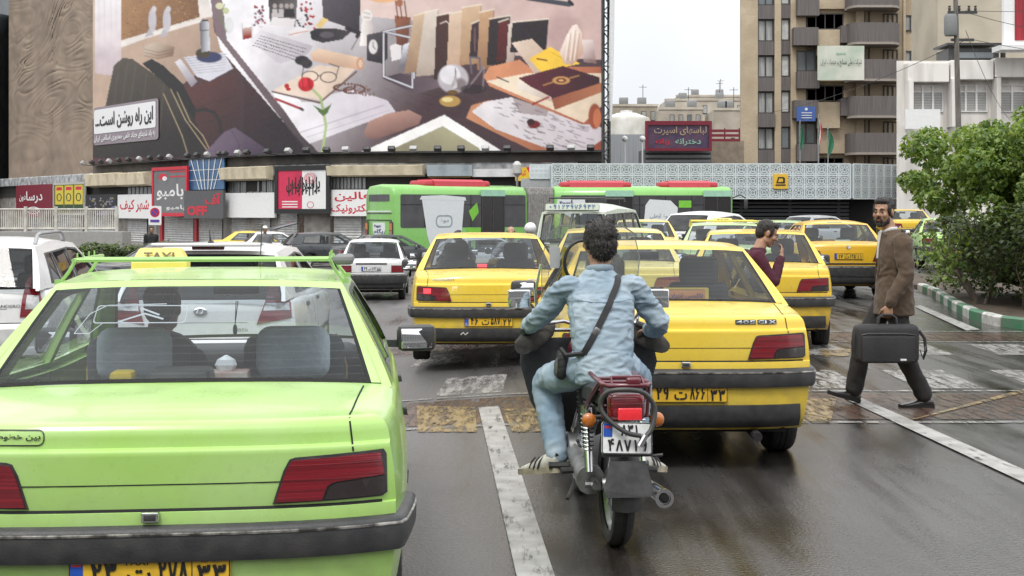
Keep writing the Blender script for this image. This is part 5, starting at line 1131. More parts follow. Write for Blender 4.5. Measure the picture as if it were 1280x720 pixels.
class Car:
    def __init__(s, sp, body, name, label, cat, loc, rz, det=1, group=None, trim='black', glassm=None, seats='seat', plate=None, plate_kind='y', lid=True, bumper_mat='black', lit=False, hub=None, headrest=True):
        s.sp = sp; s.t = thing(name, label, cat, loc, rz, group); s.det = det
        L = sp['L']; B = MB(); s.B = B
        step = {2: .04, 1: .08, 0: .16}[det]
        s.step = step
        # ---- lower body
        Zr = [p[0] for p in sp['rp']]; zb0, zt0 = Zr[0], Zr[-1]
        rows = sorted({(z-zb0)/(zt0-zb0) for z in Zr} | ({.1,.3,.5,.7,.85,.93,.97} if det else {.3,.6}))
        ry1, ry2, rr, rw = sp['wheels']; ar = rr+.055
        ts = set(np.linspace(0, 1, {2:34,1:22,0:14}[det])) | {.008,.02,.992,.98}
        for yw in (ry1, ry2):
            for a in range(0, 181, 15 if det else 30): ts.add((yw-ar*math.cos(R(a)))/L)
            ts |= {(yw-ar-.004)/L, (yw+ar+.004)/L}
        ts = sorted(ts); s.ts = ts
        def zbot(y):
            z = crv(y, [(0, zb0), (.45, sp['zb']), (L-.5, sp['zb']), (L, sp['fp'][0][0])])
            for yw in (ry1, ry2):
                d = abs(y-yw)
                if d <= ar: z = max(z, rr+math.sqrt(max(0, ar*ar-d*d))*.96)
            return z
        s.yr = lambda z: itp(z, Zr, [p[1] for p in sp['rp']])
        s.yf = lambda z: itp(z, [p[0] for p in sp['fp']], [p[1] for p in sp['fp']])
        s.zt = lambda y: crv(y, sp['tp'])
        def sidex(y, z, zt):
            x = crv(y, sp['plan'])+crv(z, sp['vp']); r = sp['rad']; k = (z-(zt-r))/r
            if k > 0: x -= r*(1-math.sqrt(max(0, 1-min(k, 1)**2)))
            return x
        s.sidex = lambda y, z: crv(y, sp['plan'])+crv(z, sp['vp'])
        wrap, wp = sp['wrap'], sp['wp']; wf = .16
        def S(t, k):
            y0 = t*L; zb, zt = zbot(y0), (zt0 if t == 0 else s.zt(y0))
            z = zb+(zt-zb)*rows[k]
            zr_, zf_ = (zb0+(zt0-zb0)*rows[k]), z
            ya, yb = s.yr(zr_)+wrap, s.yf(zf_)-wf
            y = ya+(yb-ya)*t
            return Vector((sidex(y, z, zt), y, z))
        n, m = len(ts), len(rows)
        side = [[S(t, k) for k in range(m)] for t in ts]
        s.topx = [c[-1].x for c in side]
        fs = [(i*m+k, (i+1)*m+k, (i+1)*m+k+1, i*m+k+1) for i in range(n-1) for k in range(m-1)]
        vv = [p for c in side for p in c]
        B.add(vv, fs); B.add([(-p.x, p.y, p.z) for p in vv], [f[::-1] for f in fs])
        us = [-1,-.97,-.93,-.86,-.75,-.6,-.4,-.2,0,.2,.4,.6,.75,.86,.93,.97,1] if det else [-1,-.93,-.75,-.4,0,.4,.75,.93,1]
        nu = len(us)
        def end(i, sgn, wr, p):
            vs = []
            for k in range(m):
                q = side[i][k]
                for u in us: vs.append((q.x*u, q.y-sgn*wr*(1-abs(u)**p), q.z))
            f = [(k*nu+j, k*nu+j+1, (k+1)*nu+j+1, (k+1)*nu+j) for k in range(m-1) for j in range(nu-1)]
            B.add(vs, f if sgn > 0 else [x[::-1] for x in f])
        end(0, 1, wrap, wp); end(n-1, -1, wf, 3)
        yrg, ywb = sp['rg'][0], sp['ws'][3]
        vs = []
        for i, t in enumerate(ts):
            q = side[i][-1]; ea = wrap*max(0, 1-t*7)**1; eb = wf*max(0, 1-(1-t)*7)
            ramp = min(1, t*18, (1-t)*18)
            for u in us:
                vs.append((q.x*u, q.y-ea*(1-abs(u)**wp)+eb*(1-abs(u)**3), q.z+sp['crown']*(1-abs(u)**2.5)*ramp))
        f = []
        for i in range(n-1):
            ym = (side[i][-1].y+side[i+1][-1].y)/2
            for j in range(nu-1):
                if yrg+.03 < ym < ywb-.03 and abs(us[j]+us[j+1])/2 < .9: continue
                f.append((i*nu+j, i*nu+j+1, (i+1)*nu+j+1, (i+1)*nu+j))
        B.add(vs, f)
        # ---- surfaces for fitting details
        def w0(z): return sidex(s.yr(z)+wrap, z, zt0)
        s.rear = lambda x, z, off=0.: Vector((x, s.yr(z)+wrap*min(1, abs(x)/w0(z))**wp-off, z))
        s.side = lambda y, z, off=0.: Vector((s.sidex(y, z)+off, y, z))
        rail = sp['rail']
        def G(y, z, off=0.):
            zb = s.zt(y)-.004; xb = sidex(y, zb-.004, s.zt(y)+.02)-.012
            yt, ht, yw, hw = sp['rg'][3], sp['rg'][5]+.035, sp['ws'][0], sp['ws'][2]+.035
            xr = itp(y, [yt, yw], [ht, hw]); k = (z-zb)/(rail-zb)
            return Vector((xb+(xr-xb)*k+.018*max(0, k)*(1-k)*4*.5+off, y, z))
        s.G = G
        yb, zb, hb, yt, zt, ht = sp['rg']; wyt, wzt, wht, wyb, wzb, whb = sp['ws']
        zrail = lambda y: crv(y, [(yt, zt), ((yt+wyt)/2, max(zt, wzt)+.022), (wyt, wzt)])
        rl = [(yt+(wyt-yt)*i/10, zrail(yt+(wyt-yt)*i/10)) for i in range(11)]
        zbe = lambda y: s.zt(y)-.012
        bl = [(wyb+.03+(yb-.03-wyb-.03)*i/14, zbe(wyb+.03+(yb-.03-wyb-.03)*i/14)) for i in range(15)]
        for sg in (1, -1):
            fn = (lambda y, z, off=0., sg=sg: Vector((sg*G(y, z, off).x, y, z)))
            B.patch(rl+bl, sp['wins'], fn, step*2.5, 0, -.035)
        # roof
        nr = 12; vs = []
        ur = [-1,-.96,-.9,-.8,-.6,-.3,0,.3,.6,.8,.9,.96,1]
        for i in range(nr+1):
            y = yt+(wyt-yt)*i/nr; z = zrail(y); x = G(y, z).x; cr_ = sp['H']-max(zt, wzt)-.022
            e = math.sin(math.pi*i/nr)**.5 if 0 < i < nr else 0
            for u in ur: vs.append((x*u, y, z+(.018+(cr_-.018)*e)*(1-abs(u)**3.2)))
        k = len(ur)
        B.add(vs, [(i*k+j, i*k+j+1, (i+1)*k+j+1, (i+1)*k+j) for i in range(nr) for j in range(k-1)])
        # screens
        def screen(yb, zb, hb, yt, zt, ht, bow, gm, nm, head):
            bl_, tl_ = G(yb, zb-.006), G(yt, zt)
            bu, tu = hb/bl_.x, ht/tl_.x
            vals = [-1, 'a', 'b', 'c', -.55, -.25, 0, .25, .55, 'C', 'B', 'A', 1]
            def uu(v, k):
                e = bu+(tu-bu)*v
                return {'a': -e-.022, 'b': -e, 'c': -.8*e, 'A': e+.022, 'B': e, 'C': .8*e}.get(k, k if isinstance(k, (int, float)) else 0)
            vr = [0, .03, .055, .3, .6, .9, .93, 1] if head else [0, .05, .3, .6, .9, .93, 1]
            pts = []
            for v in vr:
                for kk in vals:
                    u = uu(v, kk); c = bl_.lerp(tl_, v)
                    pts.append(Vector((c.x*u, c.y+bow*(1-u*u), c.z+.018*(1-abs(u)**3.2)*v+sp['crown']*(1-u*u)*(1-v)-.03*math.sin(math.pi*v)*0)))
            nv = len(vals); g, bd, sl = [], [], []
            for i in range(len(vr)-1):
                for j in range(nv-1):
                    q = (i*nv+j, i*nv+j+1, (i+1)*nv+j+1, (i+1)*nv+j)
                    inx = 2 <= j <= nv-4; 
                    if inx and 1 <= i <= len(vr)-3: g.append(q)
                    elif j in (0, nv-2) or i == len(vr)-2: bd.append(q)
                    else: sl.append(q)
            B.add(pts, bd); B.add(pts, sl, 1)
            gm_ = MB(); gm_.add(pts, g); gm_.build(nm, gm, s.t, 60)
        gm = glassm or GLASS()
        screen(yb, zb, hb, yt, zt, ht, -.05, (REARGLASS() if det == 2 else gm), 'rear_window', 1)
        screen(wyb, wzb, whb, wyt, wzt, wht, .06, gm, 'windscreen', 0)
        # side windows, frames, doors
        for sg in (1, -1):
            fn = (lambda y, z, off=0., sg=sg: Vector((sg*G(y, z, off).x, y, z)))
            MB_ = MB(); MB_.patch(sp['dlo'], sp['wins'], fn, step*2.5, .004, -.01)
            MB_.build('window_frame', M_(trim), s.t, 40)
            for w in sp['wins']:
                g = MB(); g.patch(w, [], fn, step*3, -.012, -.016, sides=False); g.build('side_window', gm, s.t, 60)
            if det:
                sf = (lambda y, z, off=0., sg=sg: Vector((sg*(s.sidex(y, z)+off), y, z)))
                for (ya, yb2) in sp['doors']:
                    zz = np.linspace(sp['zb']+.04, s.zt(yb2)-.03, 8)
                    B.ribbon([(yb2, z) for z in zz], .006, sf, .0015, 1)
                    yy = np.linspace(max(ya, ry1+ar+.02), yb2, 8); B.ribbon([(y, sp['zb']+.045) for y in yy], .006, sf, .0015, 1)
                ya = sp['doors'][0][0]; B.ribbon([(ya+.22-.22*min(1, abs(z-.62)/.3)**2, z) for z in np.linspace(.66, s.zt(ya)-.03, 7)], .006, sf, .0015, 1)
                rs = MB(); rs.patch([(ry1+ar+.03, .53), (ry2-ar-.03, .53), (ry2-ar-.03, .585), (ry1+ar+.03, .585)], [], sf, .2, .012, 0); rs.build('rub_strip', M_('black'), s.t)
                for (hy, hz) in sp['handles']:
                    h = MB(); h.patch(rrect(hy-.07, hz-.018, hy+.07, hz+.018, .01), [], sf, None, .016, -.002); h.build('door_handle', M_('black'), s.t)
                # mirror
                mm = MB(); q = G(wyb-.32, s.zt(wyb-.32)+.03); a = q.x
                mm.bbox((sg*(a+.165), q.y, q.z+.02), (.215, .10, .145), .035); mm.box((sg*(a+.04), q.y+.01, q.z-.01), (.1, .05, .04))
                mo = mm.build('wing_mirror', M_('black'), s.t); mg = MB(); mg.bbox((sg*(a+.165), q.y-.051, q.z+.02), (.172, .010, .108), .02, rot=Matrix.Rotation(R(sg*9), 3, 'Z') @ Matrix.Rotation(R(-7), 3, 'X'))
                mg.build('mirror_glass', M_('mirror'), mo)
        # panel gaps at the rear
        if det and lid:
            z0, hw = sp['lid']; ze = zt0
            B.ribbon([(x, z0) for x in np.linspace(-.76, .76, 25)], .009, s.rear, .001, 1)
            if det == 2: B.ribbon([(x, .785) for x in np.linspace(-.42, .42, 15)], .004, s.rear, .001, 1)
            for sg in (1, -1):
                B.ribbon([(sg*(.662-.014*(z-.875)/.11), z) for z in np.linspace(.875, ze-.004, 10)], .006, s.rear, .0015, 1)
        if det and lid and sp['tp'][2][0] > .5:
            for sg in (1, -1):
                pts = []
                for t in np.linspace(0, .125, 12):
                    y0 = t*L; zt = zt0 if t == 0 else s.zt(y0); ys_ = s.yr(zt0)+wrap+(s.yf(zt)-wf-s.yr(zt0)-wrap)*t; xs_ = sidex(ys_, zt, zt); x = .648+.045*t/.125; u_ = min(1, x/xs_)
                    pts.append(Vector((sg*x, ys_-wrap*max(0, 1-t*7)*(1-u_**wp), zt+sp['crown']*(1-u_**2.5)*min(1, t*18)+.0025)))
                B.tube(pts, (.0012, .0035), 4, mi=1)
        s.body = B.build('body', [body, M_('matt')], s.t, 28)
        # underside, wheel wells, cabin floor
        u = MB(); u.box((0, L/2, .30), (1.3, L-.35, .12)); u.box((0, (yrg+ywb)/2, .36), (1.42, ywb-yrg-.3, .04))
        for yw in (ry1, ry2): u.box((0, yw, rr+.1), (1.46, ar*2-.04, .36))
        u.tube([(.45, .35, .24), (.45, .02, .23)], .03); u.build('underbody', M_('under'), s.t)
        # bumpers
        z0, z1, pr = sp['bump']
        for nm, rear in (('rear_bumper', 1), ('front_bumper', 0)):
            P = []
            zm = (z0+z1)/2
            if rear:
                ylim = ry1-ar-.03
                P = [(-s.sidex(y, zm), y) for y in np.linspace(ylim, s.yr(zm)+wrap+.02, 5)]
                P += [tuple(s.rear(x, zm)[:2]) for x in np.linspace(-w0(zm), w0(zm), 19)]
                P += [(-a, b) for a, b in P[4::-1]]
            else:
                ylim = ry2+ar+.03; ye = s.yf(zm)
                P = [(s.sidex(y, zm), y) for y in np.linspace(ylim, ye-wf-.02, 5)]
                xw = P[-1][0]
                P += [(x, ye-wf*abs(x/xw)**3) for x in np.linspace(xw, -xw, 15)]
                P += [(-a, b) for a, b in P[4::-1]]
            sec = [(-.01, z0), (pr*.75, z0+.004), (pr, z0+.03), (pr, z1-.035), (pr*.92, z1-.012), (pr*.6, z1), (-.01, z1+.006)]
            rg_ = []
            for i, p in enumerate(P):
                a = Vector(P[max(i-1, 0)]); b = Vector(P[min(i+1, len(P)-1)]); tn = (b-a).normalized(); nn = Vector((tn.y, -tn.x))
                rg_.append([(p[0]+nn.x*o, p[1]+nn.y*o, z) for o, z in sec])
            bm = MB(); bm.loft(rg_, closed=False); bo = bm.build(nm, body if bumper_mat == 'body' else M_(bumper_mat), s.t, 50)
            if rear and det and bumper_mat == 'black':
                st = MB(); q = []
                for i, p in enumerate(P):
                    a = Vector(P[max(i-1, 0)]); b = Vector(P[min(i+1, len(P)-1)]); tn = (b-a).normalized(); nn = Vector((tn.y, -tn.x))
                    q.append([(p[0]+nn.x*o, p[1]+nn.y*o, z) for o, z in ((pr*.97, z1-.025), (pr+.003, z1-.024), (pr+.003, z1-.018), (pr*.93, z1-.015))])
                st.loft(q, closed=False); st.build('bumper_strip', pm('worn_bright_strip', (.42, .40, .37), .35, .5, col2=(.06, .055, .05), scale=17, lo=.35, hi=.6), bo, 60)
            if rear and bumper_mat == 'black':
                vz = MB()      # dark lower valance
                rg_ = []
                for x in np.linspace(-.74, .74, 15): rg_.append([tuple(s.rear(x, z, o)) for z, o in ((.27, -.03), (.28, .03), (.34, .035), (.425, .012), (.428, -.01))])
                vz.loft(rg_, closed=False); vz.build('rear_valance', M_('black'), s.t, 50)
        # lamps
        for sg in (1, -1):
            fnr = (lambda x, z, off=0., sg=sg: Vector((sg*s.rear(x, z, off).x, s.rear(x, z, off).y, z)))
            first = None
            for poly, mk, off in sp['lamps']:
                l = MB(); l.patch(poly, [], fnr, step*1.0, off, -.004)
                mat = M_(mk)
                if lit and mk == 'red_lens' and lit != 'mid': mat = pm('lit_brake_lens', (.75, .03, .04), .2, coat=1, emit=1.2)
                o = l.build('tail_lamp' if first is None else 'lens', mat, first or s.t, 50)
                first = first or o
            hl = MB(); xw = .45; ye = s.yf(.62)
            hl.patch(rrect(.38, .555, .70, .67, .02), [], lambda x, z, off=0., sg=sg: Vector((sg*x, s.yf(z)-wf*abs(x/.76)**3+off, z)), .1, .012, -.01)
            hl.build('headlight', M_('clear_lens'), s.t)
        # wheels
        for yw in (ry1, ry2):
            for sg in (1, -1):
                wx = s.sidex(yw, .4)-rw/2-.005
                we = bpy.data.objects.new('wheel', None); COL.objects.link(we); we.parent = s.t; we.location = (sg*wx, yw, rr); we.rotation_euler = (0, R(90)*sg, 0)
                h = rw/2
                t_ = MB(); t_.lathe([(rr*.62,-h*.86),(rr*.72,-h),(rr*.93,-h),(rr*.985,-h*.82),(rr,-h*.6),(rr,-h*.25),(rr*.985,-h*.22),(rr*.985,-h*.16),(rr,-h*.13),(rr,h*.13),(rr*.985,h*.16),(rr*.985,h*.22),(rr,h*.25),(rr,h*.6),(rr*.985,h*.82),(rr*.93,h),(rr*.72,h),(rr*.62,h*.86)], 28)
                t_.build('tyre', M_('tyre'), we, 40)
                r_ = MB(); r_.lathe([(.001,h*.55),(rr*.12,h*.6),(rr*.2,h*.62),(rr*.4,h*.5),(rr*.52,h*.68),(rr*.60,h*.8),(rr*.64,h*.9),(rr*.66,h*.86),(rr*.6,0),(rr*.6,-h*.8)], 28)
                for a in range(8):
                    c, q = math.cos(a*math.pi/4), math.sin(a*math.pi/4); r_.ell((c*rr*.33, q*rr*.33, h*.58), (.014,.014,.012), 8, 4, 1)
                r_.build('rim', [M_(hub or sp['hub']), M_('matt')], we, 40)
        # inside
        it = MB(); ymid = (yrg+ywb)/2
        it.box((0, yrg+.30, .93), (1.2, .5, .03)); it.box((0, ymid, .42), (1.4, ywb-yrg-.5, .05))
        it.box((0, yrg+.62, .68), (1.28, .16, .5)); it.box((0, yrg+.86, .52), (1.28, .45, .16))
        it.build('rear_bench', M_(seats) if isinstance(seats, str) else seats, s.t)
        yseat = ywb-1.28
        for sg in (1, -1):
            st = MB(); X = sg*.36
            st.bbox((X, yseat+.28, .52), (.50, .50, .18), .06)
            st.bbox((X, yseat-.03, .83), (.47, .14, .56), .06, rot=Matrix.Rotation(R(12), 3, 'X'))
            if headrest: st.bbox((X, yseat-.10, 1.19), (.30, .11, .22), .05)
            st.build('front_seat', M_(seats) if isinstance(seats, str) else seats, s.t, 50)
        db = MB(); db.bbox((0, ywb-.30, .82), (1.34, .5, .26), .08); db.build('dashboard', M_('dash'), s.t, 50)
        sw = MB(); c = Vector((-.36, ywb-.62, .90)); Mx = Matrix.Translation(c) @ Matrix.Rotation(R(-62), 4, 'X')
        sw.tube([Mx @ Vector((.19*math.cos(a), .19*math.sin(a), 0)) for a in np.linspace(0, 2*math.pi, 25)[:-1]], .014, 6, closed=True)
        sw.tube([Mx @ Vector((-.19, 0, 0)), Mx @ Vector((.19, 0, 0))], .018, 6); sw.build('steering_wheel', M_('black'), s.t)
        im = MB(); im.bbox((.02, wyt+.12, wzt-.075), (.24, .03, .065), .015); im.build('interior_mirror', M_('black'), s.t)
        if plate is not None: s.plate(plate, plate_kind)
        if sp.get('lock'):
            lk = MB(); lx, lz = sp['lock']; lk.bbox((lx, s.yr(lz)-.008, lz), (.058, .03, .034), .006); lo = lk.build('boot_lock', M_('chrome'), s.t)
            k2 = MB(); k2.bbox((lx, s.yr(lz)-.024, lz), (.04, .004, .022), .002); k2.build('lock_face', M_('black'), lo)
    def plate(s, txt, kind):
        """number plate: blue band, two-digit, letter, three-digit, region box"""
        cx, cz, w, h = s.sp['plate']; y = min(s.yr(cz), s.yr(cz-h/2), s.yr(cz+h/2))-.016
        F = plane_fn((cx, y, cz), (w/.52, 0, 0), (0, 0, h/.112), (0, -1, 0))
        p = MB(); p.patch(rrect(-.26,-.056,.26,.056,.006), [], F, None, 0, -.014)
        p.patch(rrect(-.256,-.052,-.214,.052,.002), [], F, None, .0012, 0, 1)
        o = p.build('number_plate', [M_('plate_y' if kind == 'y' else 'plate_w'), M_('blue')], s.t)
        t = MB(); a, b, c, d = txt
        t.patch(rrect(-.259,-.055,.259,.055,.006), [rrect(-.2555,-.0515,.2555,.0515,.004)], F, None, .0016, 0)
        t.patch(rect(.134,-.052,.137,.052), [], F, None, .0016, 0)
        text_on(t, a, (-.195,-.036,-.105,.036), F, .0035, bold=.02)
        text_on(t, b, (-.075,-.04,.005,.012), F, .0035, bold=.02, fa=True)
        text_on(t, c, (.022,-.036,.125,.036), F, .0035, bold=.02)
        text_on(t, d, (.147,-.045,.248,.022), F, .0035, bold=.02)
        if s.det:
            if kind == 'y': text_on(t, 'TAXI', (-.085,.026,-.005,.046), F, .0035, bold=.01)
            text_on(t, 'ایران', (.165,.03,.235,.046), F, .003, fa=True)
        t.build('plate_characters', M_('ink'), o, 0)
        if s.det == 2:
            g = MB()
            for i, v in enumerate((.043, .036, .029)): g.patch(rect(-.251, v-.0035, -.219, v+.0035), [], F, None, .002, 0, i)
            text_on(g, 'I.R.', (-.250,-.028,-.222,-.016), F, .0025, mi=1); text_on(g, 'IRAN', (-.251,-.047,-.219,-.034), F, .0025, mi=1)
            g.build('plate_flag', [M_('flag_g'), M_('white'), M_('flag_r')], o, 0)
        return o
    def badge(s, txt, x0, z0, x1, z1, mat='chrome', back=True, fa=False, bold=.02):
        m = MB()
        if back: m.patch(rrect(x0-.004, z0-.004, x1+.004, z1+.004, .004), [], s.rear, .05, .004, 0, 1)
        text_on(m, txt, (x0, z0, x1, z1), s.rear, .0065, fa=fa, bold=bold)
        return m.build('badge', [M_(mat), M_('black')], s.t, 0)
def heading(vpx): return -math.atan((vpx-640)/FPX)     # photo x of a car's vanishing point -> rotation about Z
# ================================================================== THE TRAFFIC
GREEN = paint('green_taxi_paint', (.345,.585,.12), fade=(.45,.64,.27)); YEL = paint('yellow_taxi_paint', (.80,.56,.045), fade=(.82,.62,.10))
YEL2 = paint('yellow_samand_paint', (.74,.42,.015), fade=(.76,.46,.03)); WHTP = paint('white_car_paint', (.72,.72,.71), fade=(.76,.76,.75)); DARKP = paint('dark_car_paint', (.035,.04,.045), fade=(.05,.055,.06), dirtamt=.2)
SILP = paint('silver_car_paint', (.36,.37,.38), fade=(.42,.43,.44)); PALEG = paint('pale_green_van_paint', (.5,.56,.46), fade=(.55,.6,.5))
TG = glass('dark_tinted_glass', (.10,.11,.12), 1.5, haze=.05)
COVER = pm('pale_blue_seat_cover', (.60,.66,.70), .9, bump=.4, bscale=30, col2=(.45,.52,.56))
def place(pxc, d, extra=0.): x = (pxc-640)/FPX*d; return (x, d, gz(x, d+1.5)+extra)
def onroof(car, y, z, x=0.): return Vector((x, y, z))
# 1 --- the green taxi in front
G1 = Car(SEDAN, GREEN, 'taxi', 'bright green taxi with a roof rack nearest the camera at the left edge', 'taxi', (-1.185, 4.43, -.035), heading(466), 2, plate=('۲۳','ت','۲۷۸','۳۳'), headrest=False)
st_ = MB(); st_.patch(rrect(-.62,.915,-.352,.967,.02), [rrect(-.617,.918,-.355,.964,.018)], G1.rear, .05, .003, 0); text_on(st_, 'بین خطوط برانیم', (-.60,.927,-.365,.954), G1.rear, .0025, fa=True, bold=.02); st_.build('slogan_sticker', M_('ink'), G1.t, 0)
rk = MB(); zr = 1.478
for y in (1.45,1.62): rk.tube([(-.54,y,zr),(.54,y,zr)], .0085, 6)
for sg in (1,-1):
    rk.tube([(sg*.54,1.42,zr),(sg*.54,2.05,zr)], .009, 6)
    for y in (1.46,1.98): rk.tube([(sg*.54,y,zr),(sg*.565,y-.01,1.43),(sg*.60,y,1.385)], .008, 5); rk.box((sg*.605,y,1.385),(.035,.04,.02))
    for y in (1.5,1.62,1.74,1.86): rk.tube([(sg*.54,y,zr),(sg*.54,y,zr+.03)], .004, 5)
rk.build('roof_rack', [paint('rack_green_paint', (.30,.50,.16), dirtamt=.6)], G1.t)
pdw = MB(); pdw.bbox((.60,1.62,zr-.005),(.09,.30,.04),.018); pdw.build('rack_pad', pm('grey_rubber_pad',(.2,.2,.2),.8), G1.t)
def roof_sign(car, y, z, w=.42, txt='TAXI', x=0.):
    b = MB(); b.loft([[(x+sx*(w/2-ins), y+sy*(.075-ins2), zz) for sx, sy in ((-1,-1),(1,-1),(1,1),(-1,1))] for ins, ins2, zz in ((0,0,z),(.0,.0,z+.03),(.03,.03,z+.092),(.04,.04,z+.10))])
    o = b.build('taxi_sign', pm('taxi_sign_yellow', (.82,.66,.18), .4, col2=(.76,.58,.14)), car.t, 20)
    t = MB(); F = plane_fn((x,y-.075,z+.03),(1,0,0),(0,.33,.94),(0,-.94,.33)); text_on(t, txt, (-.10*w/.36,.010,.10*w/.36,.052), F, .006, bold=.03); t.build('lettering', col('sign_letter_brown',(.16,.12,.05)), o, 0); return o
roof_sign(G1, 2.35, 1.405, .265, x=-.315)
an_ = MB(); an_.tube([(.16,2.45,1.41),(.19,2.2,1.62)], .003, 5); an_.tube([(.16,2.45,1.40),(.165,2.43,1.425)], .012, 6); an_.build('aerial', M_('black'), G1.t)
sk = MB(); 
def Gs(u, v, o=0.): return Vector((u, .80+(v-1.025)*.56/.327-.05*(1-(u/.7)**2)-.012-o, v))
sk.patch(rrect(-.40,1.235,-.03,1.30,.012), [rrect(-.3965,1.2385,-.0335,1.2965,.011)], Gs, None, 0, 0); sk.ribbon([(-.46,1.20),(-.40,1.20),(-.36,1.235)], .003, Gs); sk.ribbon([(-.46,1.20),(-.42,1.27),(-.36,1.30),(-.12,1.305)], .0035, Gs); sk.ribbon([(-.30,1.24),(-.20,1.27),(-.12,1.25)], .006, Gs); sk.ribbon([(-.22,1.29),(-.14,1.265)], .006, Gs)
sk.build('window_sticker', pm('white_sticker', (.75,.76,.76), .5), G1.t, 0)
q = MB(); q.bbox((-.03,.98,1.02),(.24,.20,.09),.02); q.build('speaker_box', M_('black'), G1.t)
q = MB(); q.bbox((.14,1.12,1.0),(.17,.12,.075),.01); q.build('tissue_box', pm('tissue_box_card',(.45,.42,.36),.8,col2=(.3,.12,.1),scale=9), G1.t)
q = MB(); q.loft([[(.13+.045*c_*math.cos(a)+.02*z, 1.12+.02*c_*math.sin(a), 1.03+z*.75) for a in np.linspace(0,6.28,9)[:-1]] for c_, z in ((.6,0),(1,.04),(.8,.07),(.1,.095))]); q.build('tissue', M_('white'), G1.t, 20)
q = MB(); q.bbox((-.33,1.40,.985),(.10,.12,.05),.02); q.build('cloth', pm('yellow_cloth',(.7,.5,.05),.9), G1.t)
q = MB()
for sg in (1,-1): q.tube([(sg*.36+sg*.235,2.02,.70),(sg*.36+sg*.238,2.02,.95),(sg*.36+sg*.19,2.0,1.10)], .012, 6)
q.build('seat_piping', pm('yellow_piping',(.6,.42,.04),.8), G1.t)
for sg in (1,-1):
    b = MB(); b.bbox((sg*.36,1.86,1.03),(.34,.14,.25),.085,n=4); b.build('headrest', COVER, G1.t, 60)
q = MB(); q.tube([(.02,2.66,1.22),(.015,2.66,1.10)], .003, 4); q.tube([(.03,2.66,1.22),(.015,2.66,1.10)], .003, 4); q.ell((.015,2.66,1.07),(.012,.012,.03),8,6); q.build('mirror_charm', M_('black'), G1.t)
# 2 --- yellow taxi at the crossing
A1 = Car(SEDAN, YEL, 'taxi', 'yellow taxi straight behind the motorcycle with an orange sign on its parcel shelf', 'taxi', (1.096, 8.52, 0), heading(622), 2, plate=('۲۹','ت','۸۶۶','۳۳'))
A1.badge('405', .325, .936, .450, .957); A1.badge('GLX', .468, .936, .585, .957)
q = MB(); q.bbox((.13,1.0,1.06),(.30,.02,.10),.012); o_ = q.build('shelf_sign', pm('orange_board',(.7,.25,.09),.5,col2=(.6,.3,.12)), A1.t)
q = MB(); F = plane_fn((.13,.988,1.06),(1,0,0),(0,0,1),(0,-1,0)); q.patch(rrect(-.16,-.055,.16,.055,.012),[rrect(-.135,-.035,.135,.042,.01)],F,None,.001,-.002,1); text_on(q,'تاکسی تهران',(-.12,-.022,.12,.018),F,.003,fa=True,bold=.02); q.build('lettering',[col('letter_blue_grey',(.12,.1,.2)), pm('board_yellow',(.75,.55,.1),.5)],o_,0)
# 3 --- yellow taxi in the middle lane
B1 = Car(SEDAN, YEL, 'taxi', 'yellow taxi left of the motorcyclist with its brake lights glowing', 'taxi', (-.25, 14.55, -.04), heading(585), 2, plate=('۴۶','ت','۵۸۷','۲۲'))
B1.badge('PEUGEOT', -.60, .936, -.36, .956, back=False); B1.badge('ARDI', .42,.936,.52,.956, back=False)
q = MB(); q.bbox((-.06,1.02,1.06),(.15,.05,.06),.02); o_ = q.build('brake_light', M_('black'), B1.t); q = MB(); q.bbox((-.06,.99,1.06),(.11,.012,.036),.006); q.build('lit_lens', pm('lit_brake_lens',(.75,.03,.04),.2,emit=2.2), o_)
q = MB(); q.patch(rect(-.70,.80,-.62,.85), [], B1.rear, None, .014, .008); q.build('lit_lens', pm('lit_brake_lens',(.75,.03,.04),.2,emit=2.2), B1.t)
dk = MB(); dk.ribbon([(-.30,.36),(-.27,.385),(-.25,.36),(-.22,.385)], .012, B1.rear, .05); dk.build('bumper_mark', M_('white'), B1.t, 0)
# 4 .. --- the rest of the queue
YEL3 = paint('yellow_taxi_paint_deep', (.76,.49,.025), fade=(.70,.50,.06), dirtamt=.6); YEL4 = paint('yellow_taxi_paint_faded', (.78,.60,.13), fade=(.74,.60,.2), dirtamt=.5)
C1 = Car(SEDAN, YEL3, 'taxi', 'yellow taxi behind the man in the burgundy jumper with its right rear lamp in view', 'taxi', (2.95, 16.0, -.02), heading(860), 1, plate=('۳۷','ت','۴۱۲','۲۲'))
E1_ = Car(SEDAN, YEL4, 'taxi', 'yellow taxi seen through the rear glass of the taxi behind the motorcycle', 'taxi', (1.25, 15.9, 0), heading(700), 1, plate=('۵۲','ت','۳۴۱','۲۲'))
D1_ = Car(SAMAND, YEL2, 'taxi', 'yellow saloon taxi with pale blue tape on its rear glass beside the walking man', 'taxi', (6.2, 25.0, 0), heading(720), 1, plate=('۱۷','ت','۶۴۵','۱۱'))
q = MB(); q.patch(rect(-.16,1.355,.12,1.385),[],lambda u,v,o=0: Vector((u,1.335-o+.07*0,v+.03)),.1,.02,-.01); q.patch(rect(-.12,1.045,.16,1.09),[],lambda u,v,o=0: Vector((u,.78-.05*(1-(u/.7)**2)-o,v)),.1,.02,-.01); q.build('tape', col('pale_blue_tape',(.28,.5,.62)), D1_.t, 0)
q = MB(); q.patch([(-.035,.955),(0,.935),(.035,.955),(.028,1.0),(-.028,1.0)],[],D1_.rear,None,.012,0); q.build('emblem', M_('steel'), D1_.t, 0)
q = MB(); q.patch(rect(-.70,.655,.70,.675),[],D1_.rear,.1,.012,0); q.build('trim_strip', M_('black'), D1_.t, 0)
Car(SEDAN, YEL3, 'taxi', 'farthest yellow taxi beyond the walking man on the right carriageway', 'taxi', place(1142, 53, .25), heading(830), 1, plate=('۶۱','ت','۲۰۸','۱۱'))
